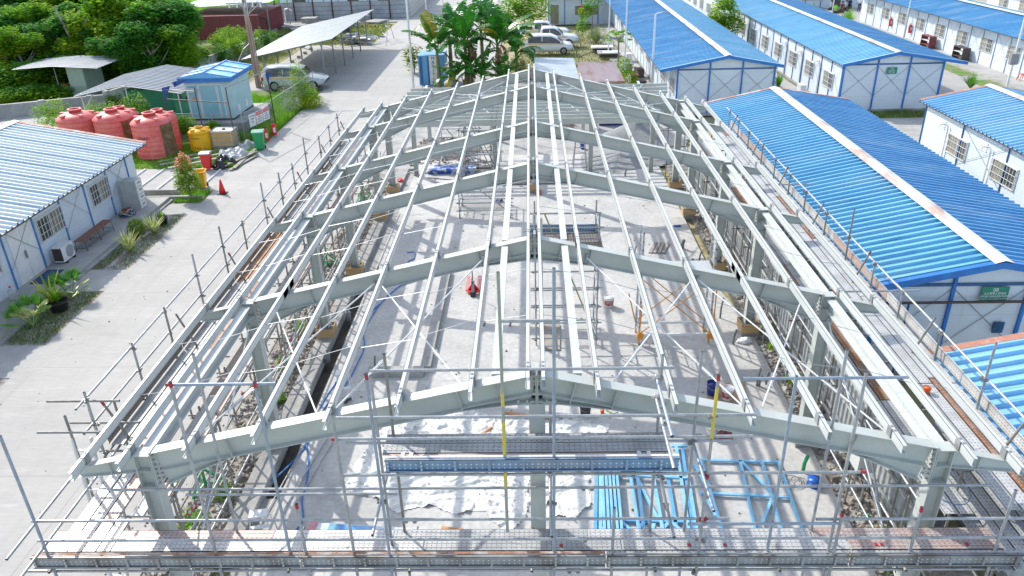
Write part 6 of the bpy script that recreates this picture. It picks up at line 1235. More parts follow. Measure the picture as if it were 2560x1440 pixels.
# ================================================================ sheds, containers, posts, walls
GS = T('grey_shed', 'small shed with flat weathered grey metal roof behind the hall', 'shed', (1.6, 43, 0))
b = MB(); roof_sheet(b, .2, 2.25, 3.05, 2.15, 39.0, 47.2, .45, .012); b.build('roof', M('shed_grey', (.42, .48, .52), (.30, .36, .42), r=.4, s=.5, v=.12), GS); b = MB(); b.box(.5, 39.3, 0, 2.9, 46.9, 2.1); b.build('wall', WM, GS)
RS = T('rusty_shed', 'small shed with corrugated rust-pink metal roof behind the hall', 'shed', (4.4, 42, 0))
b = MB(); roof_sheet(b, 3.15, 2.2, 5.85, 2.15, 38.7, 45.2, .28, .022); b.build('roof', M('roof_rust_pink', (.42, .34, .34), (.34, .16, .14), r=.6, s=.7, v=.15, st=(2, .5, 1), thr=(.46, .66)), RS)
b = MB(); b.box(3.15, 38.62, 2.0, 5.85, 38.7, 2.2); b.build('fascia', RUST, RS); b = MB(); b.box(3.4, 39.2, 0, 5.6, 44.9, 2.0); b.build('wall', DARK, RS)
b = MB(); b.path([(3.2, 45.3, 1.9), (3.4, 45.5, 2.5), (4.2, 45.6, 2.8), (5.0, 45.6, 2.8)], .035, 6); b.build('bent_pipe', DARK, RS)
SC_ = T('blue_container', 'blue and white striped container lettered MARITIM behind the banana plants', 'container', (-7.5, 48.5, 0))
b = MB(); b.box(-8.6, 49.2, 0, -6.6, 51.4, 2.2); b.build('body', M('container_blue', (.10, .32, .60), (.14, .38, .65), r=.5, s=3, st=(8, 8, .4)), SC_)
b = MB()
for k in range(3): b.box(-8.5+k*.6, 49.15, .1, -8.32+k*.6, 49.2, 2.1)
b.build('rib', BLUED, SC_); b = MB(); b.box(-7.75, 49.05, .05, -7.15, 49.14, 2.15); b.build('white_panel', WPAINT, SC_)
for j, ch in enumerate('MARITIM'): text(ch, .34, BLUED, SC_, (-7.45, 49.03, 2.0-j*.3), (R(90), 0, 0))
RC = T('red_shed', 'dark red corrugated shed under a pale flat roof, behind the grass yard', 'shed', (-32, 79, 0))
RM = M('red_corrugated', (.26, .07, .08), (.20, .05, .06), r=.6, s=2, st=(4, 4, .3), v=.15)
b = MB(); b.box(-37, 74.2, 0, -28.8, 83, 2.4); b.build('wall', RM, RC); b = MB()
for k in range(30): b.box(-28.8, 74.3+k*.29, 0, -28.75, 74.4+k*.29, 2.35)
b.build('rib', RM, RC); b = MB(); roof_sheet(b, -38.5, 3.1, -27.8, 3.5, 75.5, 84, .4, .01); b.build('roof', CPM2, RC)
for x, y in ((-28.2, 75.8), (-28.2, 83.5), (-38, 75.8)): b = MB(); b.tube((x, y, 0), (x, y, 3.35), .06, 8); b.build('post', GREY, RC)
b = MB(); b.path([(-28.7, 75.0, 2.0), (-28.2, 75.0, 2.0), (-28.1, 75.0, 1.8), (-28.1, 75, .4), (-27.8, 74.8, .2), (-25.5, 74.2, .2)], .12, 8); b.build('drain_pipe', DARK, RC)
PWL = T('panel_wall', 'long grey precast panel wall with rust-brown posts at the back of the grass yard', 'wall', (-24, 88.5, 0))
PM = M('precast_panel', (.42, .45, .49), (.30, .32, .35), r=.85, s=.6, v=.15); overlay(PM, lines(2, .5, .05), (.14, .15, .17))
for k in range(9):
    x0 = -36+k*2.35; b = MB(); b.box(x0, 88.5, -.1, x0+2.3, 88.65, 2.05); b.build('panel', PM, PWL); b = MB(); b.box(x0-.08, 88.4, -.1, x0+.06, 88.5, 2.75); b.build('post', M('post_rust', (.09, .045, .035), r=.8, s=6), PWL)
PW2 = T('panel_wall', 'pale grid-jointed wall running away from the camera beside the far road', 'wall', (-14.8, 100, 0)); b = MB(); b.box(-14.9, 88.7, -.1, -14.75, 130, 2.0); overlay(M('panel_pale', (.50, .50, .48), r=.8, s=1), lines(1, 1.4, .06), (.25, .25, .24)); b.build('panel', overlay(_mats['panel_pale'], lines(2, .5, .04), (.25, .25, .24)), PW2)
def simple_block(lab, x0, x1, y0, y1, h, wins, mt=WM, roof=RW_):
    t = T('site_building', lab, 'building', ((x0+x1)/2, y0, 0)); b = MB(); b.box(x0, y0, 0, x1, y1, h); b.build('wall', mt, t)
    b = MB(); ym = (y0+y1)/2; b.add([(x0-.3, y0-.6, h+.02), (x1+.3, y0-.6, h+.02), (x1+.3, ym, h+.6), (x0-.3, ym, h+.6), (x0-.3, y1+.4, h), (x1+.3, y1+.4, h)], [(0, 1, 2, 3), (3, 2, 5, 4)]); b.build('roof', roof, t)
    x = x0
    while x <= x1+.01: b = MB(); b.box(x-.04, y0-.05, 0, x+.04, y0-.002, h); b.build('wall_post', BLUEP, t); x += (x1-x0)/round((x1-x0)/1.87)
    for wx, ww, wz, wh, dark in wins:
        b = MB(); b.box(wx-.05, y0-.05, wz-.05, wx+ww+.05, y0-.003, wz+wh+.05); w_ = b.build('window' if wz > .3 else 'door', WPAINT, t); b = MB(); b.box(wx, y0-.07, wz, wx+ww, y0-.05, wz+wh); b.build('pane', GLASS if dark else CURT, w_)
    return t
simple_block('small white site building with drying clothes, behind the parked pickups', 1.9, 13, 79.6, 85, 2.75, ((4.9, 2.6, 1.0, .95, 0), (9.5, 1.8, 1.0, .95, 0), (2.2, .9, .1, 2.0, 0)))
simple_block('white barrack wall behind the group of resting workers', 27.5, 42, 88, 94, 2.8, ((29, 1.6, 1.0, 1, 1), (32.5, 2.6, 1, 1, 0), (36, 1.1, .1, 2.1, 1), (39, 1.7, 1, 1, 0)))
simple_block('pale blue-white building with blue stairs behind the grey panel wall', -33, -15.5, 96, 104, 5, ((-31, 1.5, 1, 1, 1), (-24, 1.5, 1, 1, 1), (-20, 1.5, 1, 1, 1)))
for i, (x, z, mt) in enumerate(((5.6, 1.7, REDB), (6.3, 1.75, M('shirt_maroon', (.25, .03, .08), r=.9)), (9.9, 1.8, WPAINT), (10.4, 1.75, DARK))): b = MB(); b.prism([(x-.22, 79.3, z-.5), (x+.22, 79.3, z-.5), (x+.25, 79.3, z+.2), (x+.1, 79.3, z+.3), (x-.1, 79.3, z+.3), (x-.25, 79.3, z+.2)], (0, .05, 0)); put(b, 'hanging_shirt', mt, ['red shirt hanging outside the small white building', 'maroon shirt hanging outside the small white building', 'white shirt hanging near the blue barrack eave', 'dark shirt hanging near the blue barrack eave'][i], 'shirt', (x, 79.3, z), 'drying clothes')
def pole(px, pyb, Y, h, lab, arm=0, r=.06, cat='pole'):
    p = GY(px, pyb, Y); x = p.x; t = T('lamp_post' if arm else 'flag_pole', lab, 'lamp post' if arm else 'pole', (x, Y, 0)); b = MB(); b.tube((x, Y, 0), (x, Y, h), r, 10, r*.7); b.build('post', WPAINT, t)
    b = MB(); b.box(x-.12, Y-.12, 0, x+.12, Y+.12, .03); b.build('base_plate', GREY, t)
    if arm: b = MB(); b.path([(x, Y, h-.05), (x+.1, Y, h+.05), (x+arm, Y-.1, h+.12)], .03, 7); b.build('arm', WPAINT, t); b = MB(); b.cbox((x+arm+.12, Y-.1, h+.13), (.34, .14, .05)); b.build('lamp_head', GREY, t)
pole(1028, 150, 47.5, 9.5, 'tall white pole left of the banana plants', r=.09); pole(1068, 60, 73.5, 9, 'second white pole, beside the road behind the banana plants'); pole(1108, 15, 92, 8, 'farthest white pole standing by the road')
pole(1564, 100, 50, 8.5, 'white pole in front of the left barrack roof, between shed and papaya'); pole(1523, 60, 60, 8, 'white pole behind the papaya tree near the small white building')
q = GY(1638, 35, 42); pole(1634, 120, 42, q.z, 'white lamp post with short arm in front of the left far barrack roof', .45, .08)
pole(2540, 130, 43, 6.2, 'white lamp post at the right edge with a grey box on it', .0, .08); pole(2265, 60, 58, 8, 'slim white lamp post in front of the long barrack, right of its middle', .0); pole(2083, 15, 70, 8, 'slim white pole near the resting workers', .0); pole(1105, 0, 110, 7, 'white pole far up the road')
p = GY(2535, 110, 42.9); b = MB(); b.box(p.x-.1, 42.6, 1.9, p.x+.4, 42.85, 2.6); put(b, 'meter_box', GREY, 'grey metal box mounted on the right-hand lamp post', 'meter box', (p.x, 42.7, 1.9))
# ---- grass yard odds and ends
for i, (x, y) in enumerate(((715, 58), (812, 45))): p = G(x, y, 0); b = MB(); b.path([p, p+Z3*1.3, p+Vector((.1, 0, 1.55)), p+Vector((.45, 0, 1.65)), p+Vector((.8, 0, 1.5)), p+Vector((.85, 0, 1.3))], .08, 8); put(b, 'vent_pipe', WPAINT, ['curved white vent pipe left, in the grass yard', 'curved white vent pipe right, in front of the panel wall'][i], 'vent pipe', p)
for i, (x, y, w_, d_, h, lab) in enumerate(((775, 56, 1.6, 1.5, .5, 'concrete chamber block near the panel wall'), (735, 70, 2.4, 2, .25, 'low flat concrete cover in the middle of the grass yard'), (755, 78, 2.2, 1.6, .3, 'flat concrete cover nearest the carport roof'), (670, 82, 2, 1.5, .25, 'broken concrete cover near the red shed'), (905, 52, 1.3, 1.2, .6, 'concrete block behind the far carport corner'), (880, 68, 1.6, 1.2, .5, 'concrete block beyond the carport posts'), (825, 98, 1.1, .8, .8, 'dark equipment box seen under the carport roof'), (865, 82, 1.0, .8, .8, 'black box beside the striped tape'), (940, 55, 2.3, 1.8, .12, 'flat round-cornered slab at the far edge of the grass'))):
    p = G(x, y, 0); b = MB(); b.cbox((p.x, p.y, h/2), (w_, d_, h), .15*i); b.cbox((p.x, p.y, h+.03), (w_+.15, d_+.15, .06), .15*i); put(b, 'utility_box' if 'box' in lab else 'concrete_cover', BLACK if 'black' in lab or 'dark' in lab else CONCD, lab, 'box' if 'box' in lab else 'concrete cover', p)
PL = T('pipe_bundle', 'heap of white and silver wrapped ducts on the grass beyond the carport', 'duct heap', G(905, 108, 0)); p0 = G(905, 108, 0)
for k in range(22):
    a = rnd.uniform(-.5, .7); c = p0+Vector((rnd.uniform(-1.6, 1.6), rnd.uniform(-.9, 1.2), .15+.03*k)); d = Vector((math.cos(a), math.sin(a), rnd.uniform(-.1, .1)))*rnd.uniform(.5, 1.1); b = MB(); b.tube(c-d, c+d, rnd.uniform(.08, .16), 9); b.build('duct', rnd.choice([WPAINT, CPM2, WPAINT, HOSE if k < 4 else GALV]), PL)
TPM = M('tape_yellow', (.75, .6, .05), r=.6); overlay(TPM, lines(0, .5, .25), (.02, .02, .02))
b = MB(); q = [G(x, y, 0)+Z3*.6 for x, y in ((830, 118), (905, 112), (960, 102), (950, 80), (870, 78), (828, 85), (830, 118))]
for a, c in zip(q, q[1:]): b.bar(a, c, .02, .09)
put(b, 'striped_tape', TPM, 'yellow and black striped tape strung round the duct heap', 'tape', q[0])
t = T('pipe_easel', 'leaning triangular pipe frame on the grass at the road edge', 'pipe frame', G(970, 105, 0))
P_ = [G(965, 115, 0), G(985, 95, 0), G(948, 98, 0)]; tp = G(975, 100, 0)+Z3*2.0
for p in P_: b = MB(); b.tube(p, tp, .03, 6); b.build('leg', GALVD, t)
for k in (.35, .7): b = MB(); b.tube(P_[0].lerp(tp, k), P_[1].lerp(tp, k), .025, 6); b.tube(P_[0].lerp(tp, k), P_[2].lerp(tp, k), .025, 6); b.build('rail', WPAINT, t)
for i, (x, y) in enumerate(((1505, 128), (1522, 142))): p = G(x, y, 0); t = T('low_table', ['farther low white slab table on the worn lawn', 'nearer low white slab table on the worn lawn'][i], 'table', p); b = MB(); b.box(p.x-1, p.y-.6, .35, p.x+1, p.y+.6, .45); b.build('top', WPAINT, t); b = MB(); b.box(p.x-.85, p.y-.4, 0, p.x+.85, p.y+.4, .35); b.build('base', DARK, t)
RK = M('cabinet_red', (.22, .05, .05), (.16, .04, .04), r=.6, s=5)
for x, y, mt, lab, nm in ((2325, 118, RK, 'dark red open shelf against the long barrack wall', 'shelf'), (2408, 148, DARK, 'dark double desk with shelf against the long barrack wall', 'desk')):
    p = G(x, y, .17); p.x = 34.5; t = T(nm, lab, nm, p)
    for s in (-1, 1): b = MB(); b.box(p.x-.3, p.y+s*.75-.03, .17, p.x+.3, p.y+s*.75+.03, 1.15); b.build('side_panel', mt, t)
    for z in (.4, .75, 1.1): b = MB(); b.box(p.x-.28, p.y-.75, z, p.x+.28, p.y+.75, z+.04); b.build('shelf_board', WPAINT if z == .75 else mt, t)
p = G(2552, 200, .17); t = T('plastic_stool', 'orange plastic stool on the veranda at the right edge of the photo', 'stool', p); b = MB(); b.box(p.x-.18, p.y-.18, .58, p.x+.18, p.y+.18, .62); b.build('seat', ORANGE, t)
for a, c in ((-1, -1), (1, -1), (1, 1), (-1, 1)): b = MB(); b.bar((p.x+a*.15, p.y+c*.15, .58), (p.x+a*.2, p.y+c*.2, .17), .05, .03); b.build('leg', ORANGE, t)
for i, (y, lab) in enumerate(((64.2, 'red fire extinguisher on the long barrack wall, farther one'), (68.5, 'red fire extinguisher near the far end of the long barrack'))): exting((34.85, y, .7), lab)
for i, (x, y) in enumerate(((18.6, 43.6), (18.6, 40.3))):
    t = T('air_conditioner', ['small white air conditioner unit beside the middle far barrack, farther one', 'small white air conditioner unit beside the middle far barrack, nearer one'][i], 'air conditioner', (x, y, 0)); b = MB(); b.box(x-.2, y-.4, .1, x+.2, y+.4, .7); b.build('casing', WPAINT, t); b = MB(); b.box(x-.21, y-.42, 0, x+.21, y+.42, .1); b.build('base', CONCD, t)
for k in range(9): x, y = rnd.uniform(7.4, 8.6), 39.5+k*2.2; b = MB(); b.cbox((x, y, .3), (.5, rnd.uniform(.5, 1.1), .6), rnd.uniform(-.2, .2)); b.cbox((x, y, .64), (.56, .9, .06), .1); put(b, 'clutter_cabinet', rnd.choice([DARK, GREY, WPAINT, RK]), ORD[k]+' clutter cabinet from the gable along the left far barrack', 'cabinet', (x, y, 0), 'cabinets along the left far barrack')
# ================================================================ vegetation
def crown_proto(name, mt, blobs, n, sz, seed, **kw):
    b = MB(); leafcloud(b, blobs, n, sz, rg=random.Random(seed), **kw); return b.build(name, mt)
cr = []
for k, (mt, n) in enumerate(((LEAF, 15000), (LEAFD, 15000), (LEAF, 14000), (LEAFD, 14000))):
    rg = random.Random(k+3); bl = [(rg.uniform(-2.2, 2.2), rg.uniform(-2.2, 2.2), 3.9+rg.uniform(-2.1, 1.9), rg.uniform(.8, 1.9), rg.uniform(.7, 1.3)) for _ in range(15)]
    cr.append(crown_proto('crown', mt, bl, n, .17, k+20, shell=.12))
TRK = []
for k in range(2):
    b = MB(); rg = random.Random(k); b.path([(0, 0, -.1), (.15, .1, 1.4), (.05, -.1, 2.8), (.3, .1, 4.2)], [.24, .19, .15, .08], 9)
    for j in range(6): a = rg.uniform(0, 6.28); z = rg.uniform(1.6, 3.4); b.path([(.1, 0, z), (.1+math.cos(a)*.8, math.sin(a)*.8, z+.7), (.1+math.cos(a)*1.6, math.sin(a)*1.6, z+1.7)], [.1, .07, .03], 6)
    TRK.append(b.build('trunk', M('bark_pale', (.38, .35, .30), (.26, .23, .19), r=.9, s=5, v=.2), None))
def tree(x, y, s, k, lab, group=None, z=0., rz=None, sz=1.):
    t = T('tree', lab, 'tree', (x, y, z), rnd.uniform(0, 6.28) if rz is None else rz, group); t.scale = (s, s, s*sz)
    for src in (cr[k % 4], TRK[k % 2]):
        o = src.copy(); COL.objects.link(o); o.parent = t; o.location = (0, 0, 0)
    return t

for i in range(8):
    for j, (py, Y, s) in enumerate(((115, 50.5, .74), (60, 57, .95), (5, 66, 1.1))):
        px = -20+i*66+(j % 2)*33; p = GY(px, py, Y+rnd.uniform(-1.5, 1.5))
        if px > 440 and j == 0 or px > 460 or (px > 385 and j == 2): continue
        if j == 0 and 90 < px < 260: p.x, p.y = p.x-1, 53.5
        tree(p.x, p.y, s*rnd.uniform(.9, 1.1), [1, 0, 2][j]+(rnd.random() < .3), ORD[i]+[' leafy tree from the left along the front edge of the wood', ' broad tree from the left in the middle row of the wood', ' tall sunlit tree from the left at the back of the wood'][j], ['front trees of the wood', 'middle trees of the wood', 'back trees of the wood'][j])
for x, y, l, lab in ((-36.2, 53.0, 6, 'pale bare tree trunk rising behind the guard booth roof'), (-31.5, 52.5, 3.6, 'forked pale trunk behind the ribbed canopy')):
    t = T('bare_tree', lab, 'tree', (x, y, 0)); b = MB(); b.path([(x, y, 0), (x-.2, y-.2, l*.35), (x-.7, y-.3, l*.7), (x-1.2, y-.3, l)], [.2, .17, .13, .06], 9); b.path([(x-.3, y-.2, l*.4), (x+.5, y-.3, l*.7), (x+1.2, y-.2, l*.85)], [.12, .08, .04], 7); b.build('trunk', _mats['bark_pale'], t)
def bush(x, y, z, r, h, n, mt, lab, nm='bush', sz=.07, group=None, blobs=None, stem=True):
    t = T(nm, lab, nm.replace('_', ' '), (x, y, z), 0, group); rg = random.Random(int(x*31+y*7)); bl = blobs or [(x+rg.uniform(-.5, .5)*r, y+rg.uniform(-.4, .4)*r, z+h*rg.uniform(.4, .65), r*rg.uniform(.5, .7), h*.4) for _ in range(5)]
    b = MB(); leafcloud(b, bl, n, sz, rg=rg); b.build('foliage', mt, t)
    if stem: b = MB(); b.path([(x, y, z-.05), (x+.05, y, z+h*.3), (x, y, z+h*.6)], [.06, .05, .02], 6); b.build('stem', BARK, t)
    return t
for i in range(9):
    p = GY(-20+i*58, 195-i*3, 46.5+i*.9); bush(p.x, p.y+1, 0, 2.1, 2.6, 4200, LEAFD, ORD[i]+' dark undergrowth bush from the left at the foot of the wood', 'bush', .12, 'undergrowth bushes at the foot of the wood')
for i in range(4):
    p = G(10+i*48, 262-i*4); bush(p.x, p.y, 0, 1.6, 1.3, 2400, LEAFD, ORD[i]+' low dark shrub from the left, in front of the booth', 'shrub', .1, 'low shrubs at the left edge below the booth')
p = GY(462, 125, 53); bush(p.x, p.y, 0, 1.9, 3.6, 4200, LEAFY, 'bright green feathery young tree at the right end of the wood', 'young_tree', .09)
for i, (x, y, r_, h, mt) in enumerate(((-26.6, 57.5, 1.1, 2.2, LEAFD), (-26.4, 60.2, 1.3, 2.3, LEAF), (-26.0, 63.2, 1.3, 2.6, LEAFY), (-25.5, 66.3, 1.3, 2.3, LEAFD), (-28.6, 62.5, 1.4, 2.4, LEAF), (-29, 66.5, 1.5, 2.5, LEAFY), (-30.5, 70, 1.4, 2.0, LEAF))): bush(x, y, 0, r_, h, 2200, mt, ['dark creeper mound nearest the kiosk on the perimeter wall', 'green creeper mound on the perimeter wall, second from the kiosk', 'bright creeper mound on the perimeter wall beside the utility pole', 'dark creeper mound at the far end of the perimeter wall', 'leafy mound behind the perimeter wall, nearer one', 'bright mound behind the perimeter wall', 'green mound in front of the dark red shed'][i], 'creeper', .08)
for i, (x, y, z, r_, h, lab) in enumerate(((-27.6, 33.8, .2, 1.2, 2.1, 'leafy creeper over the wall left of the red tanks'), (-25.6, 34.8, .2, 1.2, 2.4, 'bright creeper behind the middle red tank'), (-24.4, 35.9, .3, 1.1, 2.4, 'bright creeper in front of the green generator'), (-30.4, 37.5, .1, 1.1, 2.0, 'creeper clump on the low wall farthest left'), (-20.6, 34.5, .2, .75, 1.5, 'hanging creeper on the fence by the kiosk plinth'), (-19.0, 34.1, .2, .6, 1.1, 'smaller creeper on the fence by the kiosk plinth'), (-22.4, 35.0, .3, .9, 1.2, 'creeper on the fence in front of the green generator'), (-26.8, 38.6, .2, .6, 1.9, 'creeper climbing the left post of the ribbed canopy'))): bush(x, y, z, r_, h, 2300, LEAFY if i % 3 else LEAF, lab, 'creeper', .06, stem=False)
bush(-16.1, 43.6, 0, 1.0, 2.4, 4500, LEAF, 'tall climber-covered fence post leaning over the road edge', 'climber', .06, blobs=[(-16.2, 43.6, 1.9, .65, 1.1), (-15.9, 43.2, .9, .9, .9), (-15.5, 42.7, .4, 1.0, .5)])
bush(-16.3, 42.0, 0, .9, 1.5, 3400, M('leaf_greyed', (.26, .30, .20), (.20, .26, .13), r=.6, s=2, isl=.35, trans=.2), 'greyish dry climber on the fence in front of the parked car', 'climber', .045, blobs=[(-16.6, 44.6, 1.2, 1.1, 1.0), (-17.6, 45.6, 1.1, 1.0, .9), (-16.4, 42.3, .9, .9, .8), (-16.2, 41, .6, .8, .5)])
def grass(name, regs, n, h, mt, seed, w_=.02):
    rg = random.Random(seed); b = MB(); V = []; F = []; k = 0
    for (x0, x1, y0, y1, wt) in regs:
        for _ in range(int(n*wt)):
            x, y = rg.uniform(x0, x1), rg.uniform(y0, y1); hh = h*rg.uniform(.4, 1.2)*(0.6+.7*abs(math.sin(x*1.3+y*.9))); a = rg.uniform(0, 6.28); dx, dy = math.cos(a)*w_, math.sin(a)*w_; lx, ly = rg.uniform(-.4, .4)*hh, rg.uniform(-.4, .4)*hh
            V += [(x-dx, y-dy, -.02), (x+dx, y+dy, -.02), (x+lx, y+ly, hh)]; F.append((k, k+1, k+2)); k += 3
    b.add(V, F); return tag(b.build(name, mt), kind='stuff')
GB_ = M('grass_blade', (.18, .46, .02), (.30, .50, .04), r=.6, s=1.2, v=.2, isl=.35, trans=.3)
grass('tall_grass', [(-18.2, -15.9, 34.6, 46.5, .75), (-21, -17, 40.4, 46, .25)], 22000, .45, GB_, 1)
grass('grass', [(-16.6, -15.75, 29.2, 34.5, .3), (-24, -16.6, 29.3, 34, .5), (-17.2, -15.9, 23.9, 25.4, .12)], 14000, .16, GB_, 2)
GB2 = M('grass_dull', (.12, .24, .03), (.28, .27, .12), r=.7, s=2.5, v=.2, isl=.35, trans=.2, thr=(.45, .6))
grass('bed_grass', [(-17.25, -16.8, 16.5, 22.2, .25), (-16.6, -15.9, 16.4, 22.2, .15), (-17.25, -15.9, 10.8, 14.5, .4), (-17.25, -15.9, 2, 8.7, .2)], 7000, .08, GB2, 3, .012)
grass('lawn_grass', [(-1, 8, 53, 78, .5), (15.3, 17.1, 38.6, 60, .15), (25.5, 26.7, 36, 60, .1), (19.2, 25.5, 36.9, 38.4, .2)], 16000, .16, GB2, 4, .03)
grass('yard_grass', [(-30, -16, 69.2, 83, .6), (-34, -23, 50, 69, .4)], 20000, .22, M('grass_yellow', (.30, .34, .08), (.20, .30, .06), r=.7, s=.5, v=.2, isl=.3, trans=.2), 5, .04)
grass('meadow_grass', [(-55, -36, 92, 112, 1)], 14000, .5, GB_, 6, .06)
# banana plants
def banana(px, py, Y, n, h, L_, lab, seed, dry=2):
    p = GY(px, py, Y); x, y = p.x, Y; rg = random.Random(seed); t = T('banana_plant', lab, 'banana plant', (x, y, 0), 0, 'banana plants behind the hall')
    b = MB(); b.path([(x, y, 0), (x+.05, y, h*.5), (x, y, h)], [.19, .15, .1], 10); b.build('trunk', M('banana_stem', (.16, .20, .07), (.25, .18, .10), r=.7, s=4), t)
    for i in range(n+dry):
        dr = i >= n; a = i*2.4+rg.uniform(-.3, .3); el = rg.uniform(.25, 1.45) if not dr else 2.3; LL = L_*rg.uniform(.75, 1.1)*(.6 if dr else 1); d = Vector((math.cos(a), math.sin(a), 0)); s_ = Vector((-d.y, d.x, 0)); N_ = 15; pts = []; c = Vector((x, y, h-.1)); ang = el*.55
        for k in range(N_+1): pts.append(c.copy()); ang += (el*1.35/N_)*(.7+k/N_*.9); c += (d*math.sin(ang)+Z3*math.cos(ang))*(LL/N_)
        b = MB(); b.path(pts, [.035*(1-k/(N_+2))+.006 for k in range(N_+1)], 5); lf = b.build('leaf_stalk', LEAFY if not dr else DRYL, t)
        b = MB()
        for side in (-1, 1):
            sub = 3
            for k in range(3, N_):
                for q in range(sub):
                    u0 = (k+q/sub)/N_; u1 = (k+(q+.93)/sub)/N_; wf = lambda u: .44*LL/3.2*max(0, math.sin(min(1, max(0, u-.17)/.83)*math.pi))**.5+.01; w0 = wf(u0); w1 = wf(u1)
                    A = pts[k].lerp(pts[k+1], q/sub); tq = 1.0 if rg.random() < .72 else .8; B_ = pts[k].lerp(pts[k+1], (q+tq)/sub); dr_ = .3 if tq == 1 else .55
                    fw = (pts[k+1]-pts[k]).normalized()*.25; b.add([A, B_, B_+s_*side*w1+fw*w1-Z3*w1*dr_, A+s_*side*w0+fw*w0-Z3*w0*dr_], [(0, 1, 2, 3)])
        b.build('leaf_blade', DRYL if dr else (M('banana_yellow', (.55, .38, .03), (.3, .3, .04), r=.5, s=3, isl=.2, trans=.2) if rg.random() < .03 else BANA), t)
    return t
banana(1095, 175, 47.6, 13, 2.8, 3.4, 'leftmost banana plant, beside the white pole', 1, 1)
banana(1165, 175, 47.2, 16, 3.3, 3.6, 'largest banana plant in the middle of the clump', 2, 3)
banana(1245, 170, 47.8, 15, 3.1, 3.7, 'banana plant with leaves reaching over the white car', 3, 2)
banana(1205, 150, 50.5, 12, 3.9, 3.4, 'tall banana plant at the back of the clump', 4, 0)
banana(1125, 140, 51.0, 12, 3.8, 3.3, 'back left banana plant of the clump', 5, 0)
banana(1290, 150, 50.0, 11, 2.0, 3.0, 'rightmost banana plant, nearest the white family car', 6, 0)
for i_, (x_, z_) in enumerate(((-5.9, 0), (-4.9, 0), (-3.4, 0))): b = MB(); b.lathe([(.25, 0), (.33, .5), (.35, .5), (.3, .44)], (x_, 48.3, 0), 16); put(b, 'planter', M('planter_blue', (.12, .35, .62), r=.5) if i_ != 1 else RUST, ['pale blue planter under the banana plants, left one', 'rust-coloured planter under the banana plants', 'pale blue planter under the banana plants, right one'][i_], 'planter', (x_, 48.3, 0))
banana(1135, 190, 46.4, 11, 1.0, 2.4, 'low young banana plant in front of the blue container', 7, 1)
banana(1205, 195, 46.2, 11, 1.1, 2.5, 'low young banana plant nearest the roof ridge', 8, 1)
banana(1260, 190, 46.6, 9, .9, 2.2, 'low young banana plant beside the grey shed', 9, 0)
banana(1175, 190, 47.0, 11, 1.5, 2.8, 'short banana plant hiding the foot of the tall ones', 10, 2)
p = GY(1030, 110, 54); bush(p.x, p.y, 0, 1.0, 2.3, 700, M('leaf_yellow', (.34, .38, .05), (.2, .3, .05), r=.5, s=2, isl=.3, trans=.3), 'sparse yellow-green shrub between the white pole and the banana plants', 'shrub', .13)
p = GY(1295, 165, 51); bush(p.x, p.y, 0, 1.1, 1.9, 1300, M('leaf_croton', (.22, .30, .04), (.4, .34, .12), r=.5, s=5, isl=.4, trans=.25), 'round speckled shrub right of the banana plants', 'shrub', .09)
p = GY(1310, 55, 74); bush(p.x, p.y, 0, 3.0, 4.2, 5200, LEAFY, 'bright green round tree behind the banana plants', 'round_tree', .13, blobs=[(p.x-1.4, p.y, 2.2, 1.7, 1.3), (p.x+1.0, p.y-.5, 2.5, 1.9, 1.5), (p.x, p.y, 3.0, 1.6, 1.2), (p.x-2, p.y, 1.4, 1.2, 1)])
p = GY(1480, 30, 72); bush(p.x, p.y, 0, 1.3, 4.6, 1500, LEAFY, 'slender yellow-green tree in front of the small white building', 'slender_tree', .13, blobs=[(p.x, p.y, 3.4, .9, 1.3), (p.x-.7, p.y, 2.2, .8, .8), (p.x+.6, p.y, 4.2, .8, .9), (p.x-1.1, p.y-3, 1.3, .7, .7)])
p = G(1490, 110, 0); t = T('grass_clump', 'big rounded clump of feathery grass on the worn lawn', 'grass clump', p); b = MB(); blades(b, p, 260, 2.1, .75, .05, .75, 5); b.build('foliage', M('feather_grass', (.38, .42, .26), (.2, .32, .08), r=.7, s=3, isl=.3, trans=.2), t)
p = G(2425, 222, 0); t = T('grass_clump', 'spiky green grass clump beside the lane in front of the right barrack roof', 'grass clump', p); b = MB(); blades(b, p, 130, 1.25, .8, .05, .4, 4); b.build('foliage', PALM, t)
p = G(1945, 222, 0); t = T('grass_clump', 'upright green leaves at the corner of the left far barrack gable', 'grass clump', p); b = MB(); blades(b, p, 80, 1.3, .5, .06, .4, 4); b.build('foliage', PALM, t)
p = GY(2140, 45, 72); t = T('grass_clump', 'dry and green grass mound at the near end of the workers court', 'grass clump', (p.x, 74, 0)); b = MB(); blades(b, (p.x, 74, 0), 200, 2.0, .8, .07, .6, 4); b.build('foliage', GB_, t)
p = GY(1808, 45, 62); bush(17.3, 62, 0, 1.7, 3.9, 4200, LEAF, 'round green tree rising between the two far blue roofs', 'round_tree', .12, blobs=[(p.x, 62, 3.0, 1.4, 1.3), (p.x+.7, 61.5, 2.2, 1.2, 1.0), (p.x-.5, 62.5, 2.2, 1.1, .9), (p.x+.1, 62, 3.9, .9, .7)])
p = GY(1558, 200, 47); bush(p.x, p.y, 0, .75, 2.3, 1700, LEAF, 'leafy climber on a post beside the rusty shed roof', 'climber', .07, blobs=[(p.x, 47, 1.5, .55, .8), (p.x+.2, 46.5, .8, .8, .6)]); p = G(1590, 215, 0); t = T('grass_clump', 'low spiky clump right of the rusty shed', 'grass clump', p); b = MB(); blades(b, p, 70, .8, .9, .04, .5, 3); b.build('foliage', PALM, t)
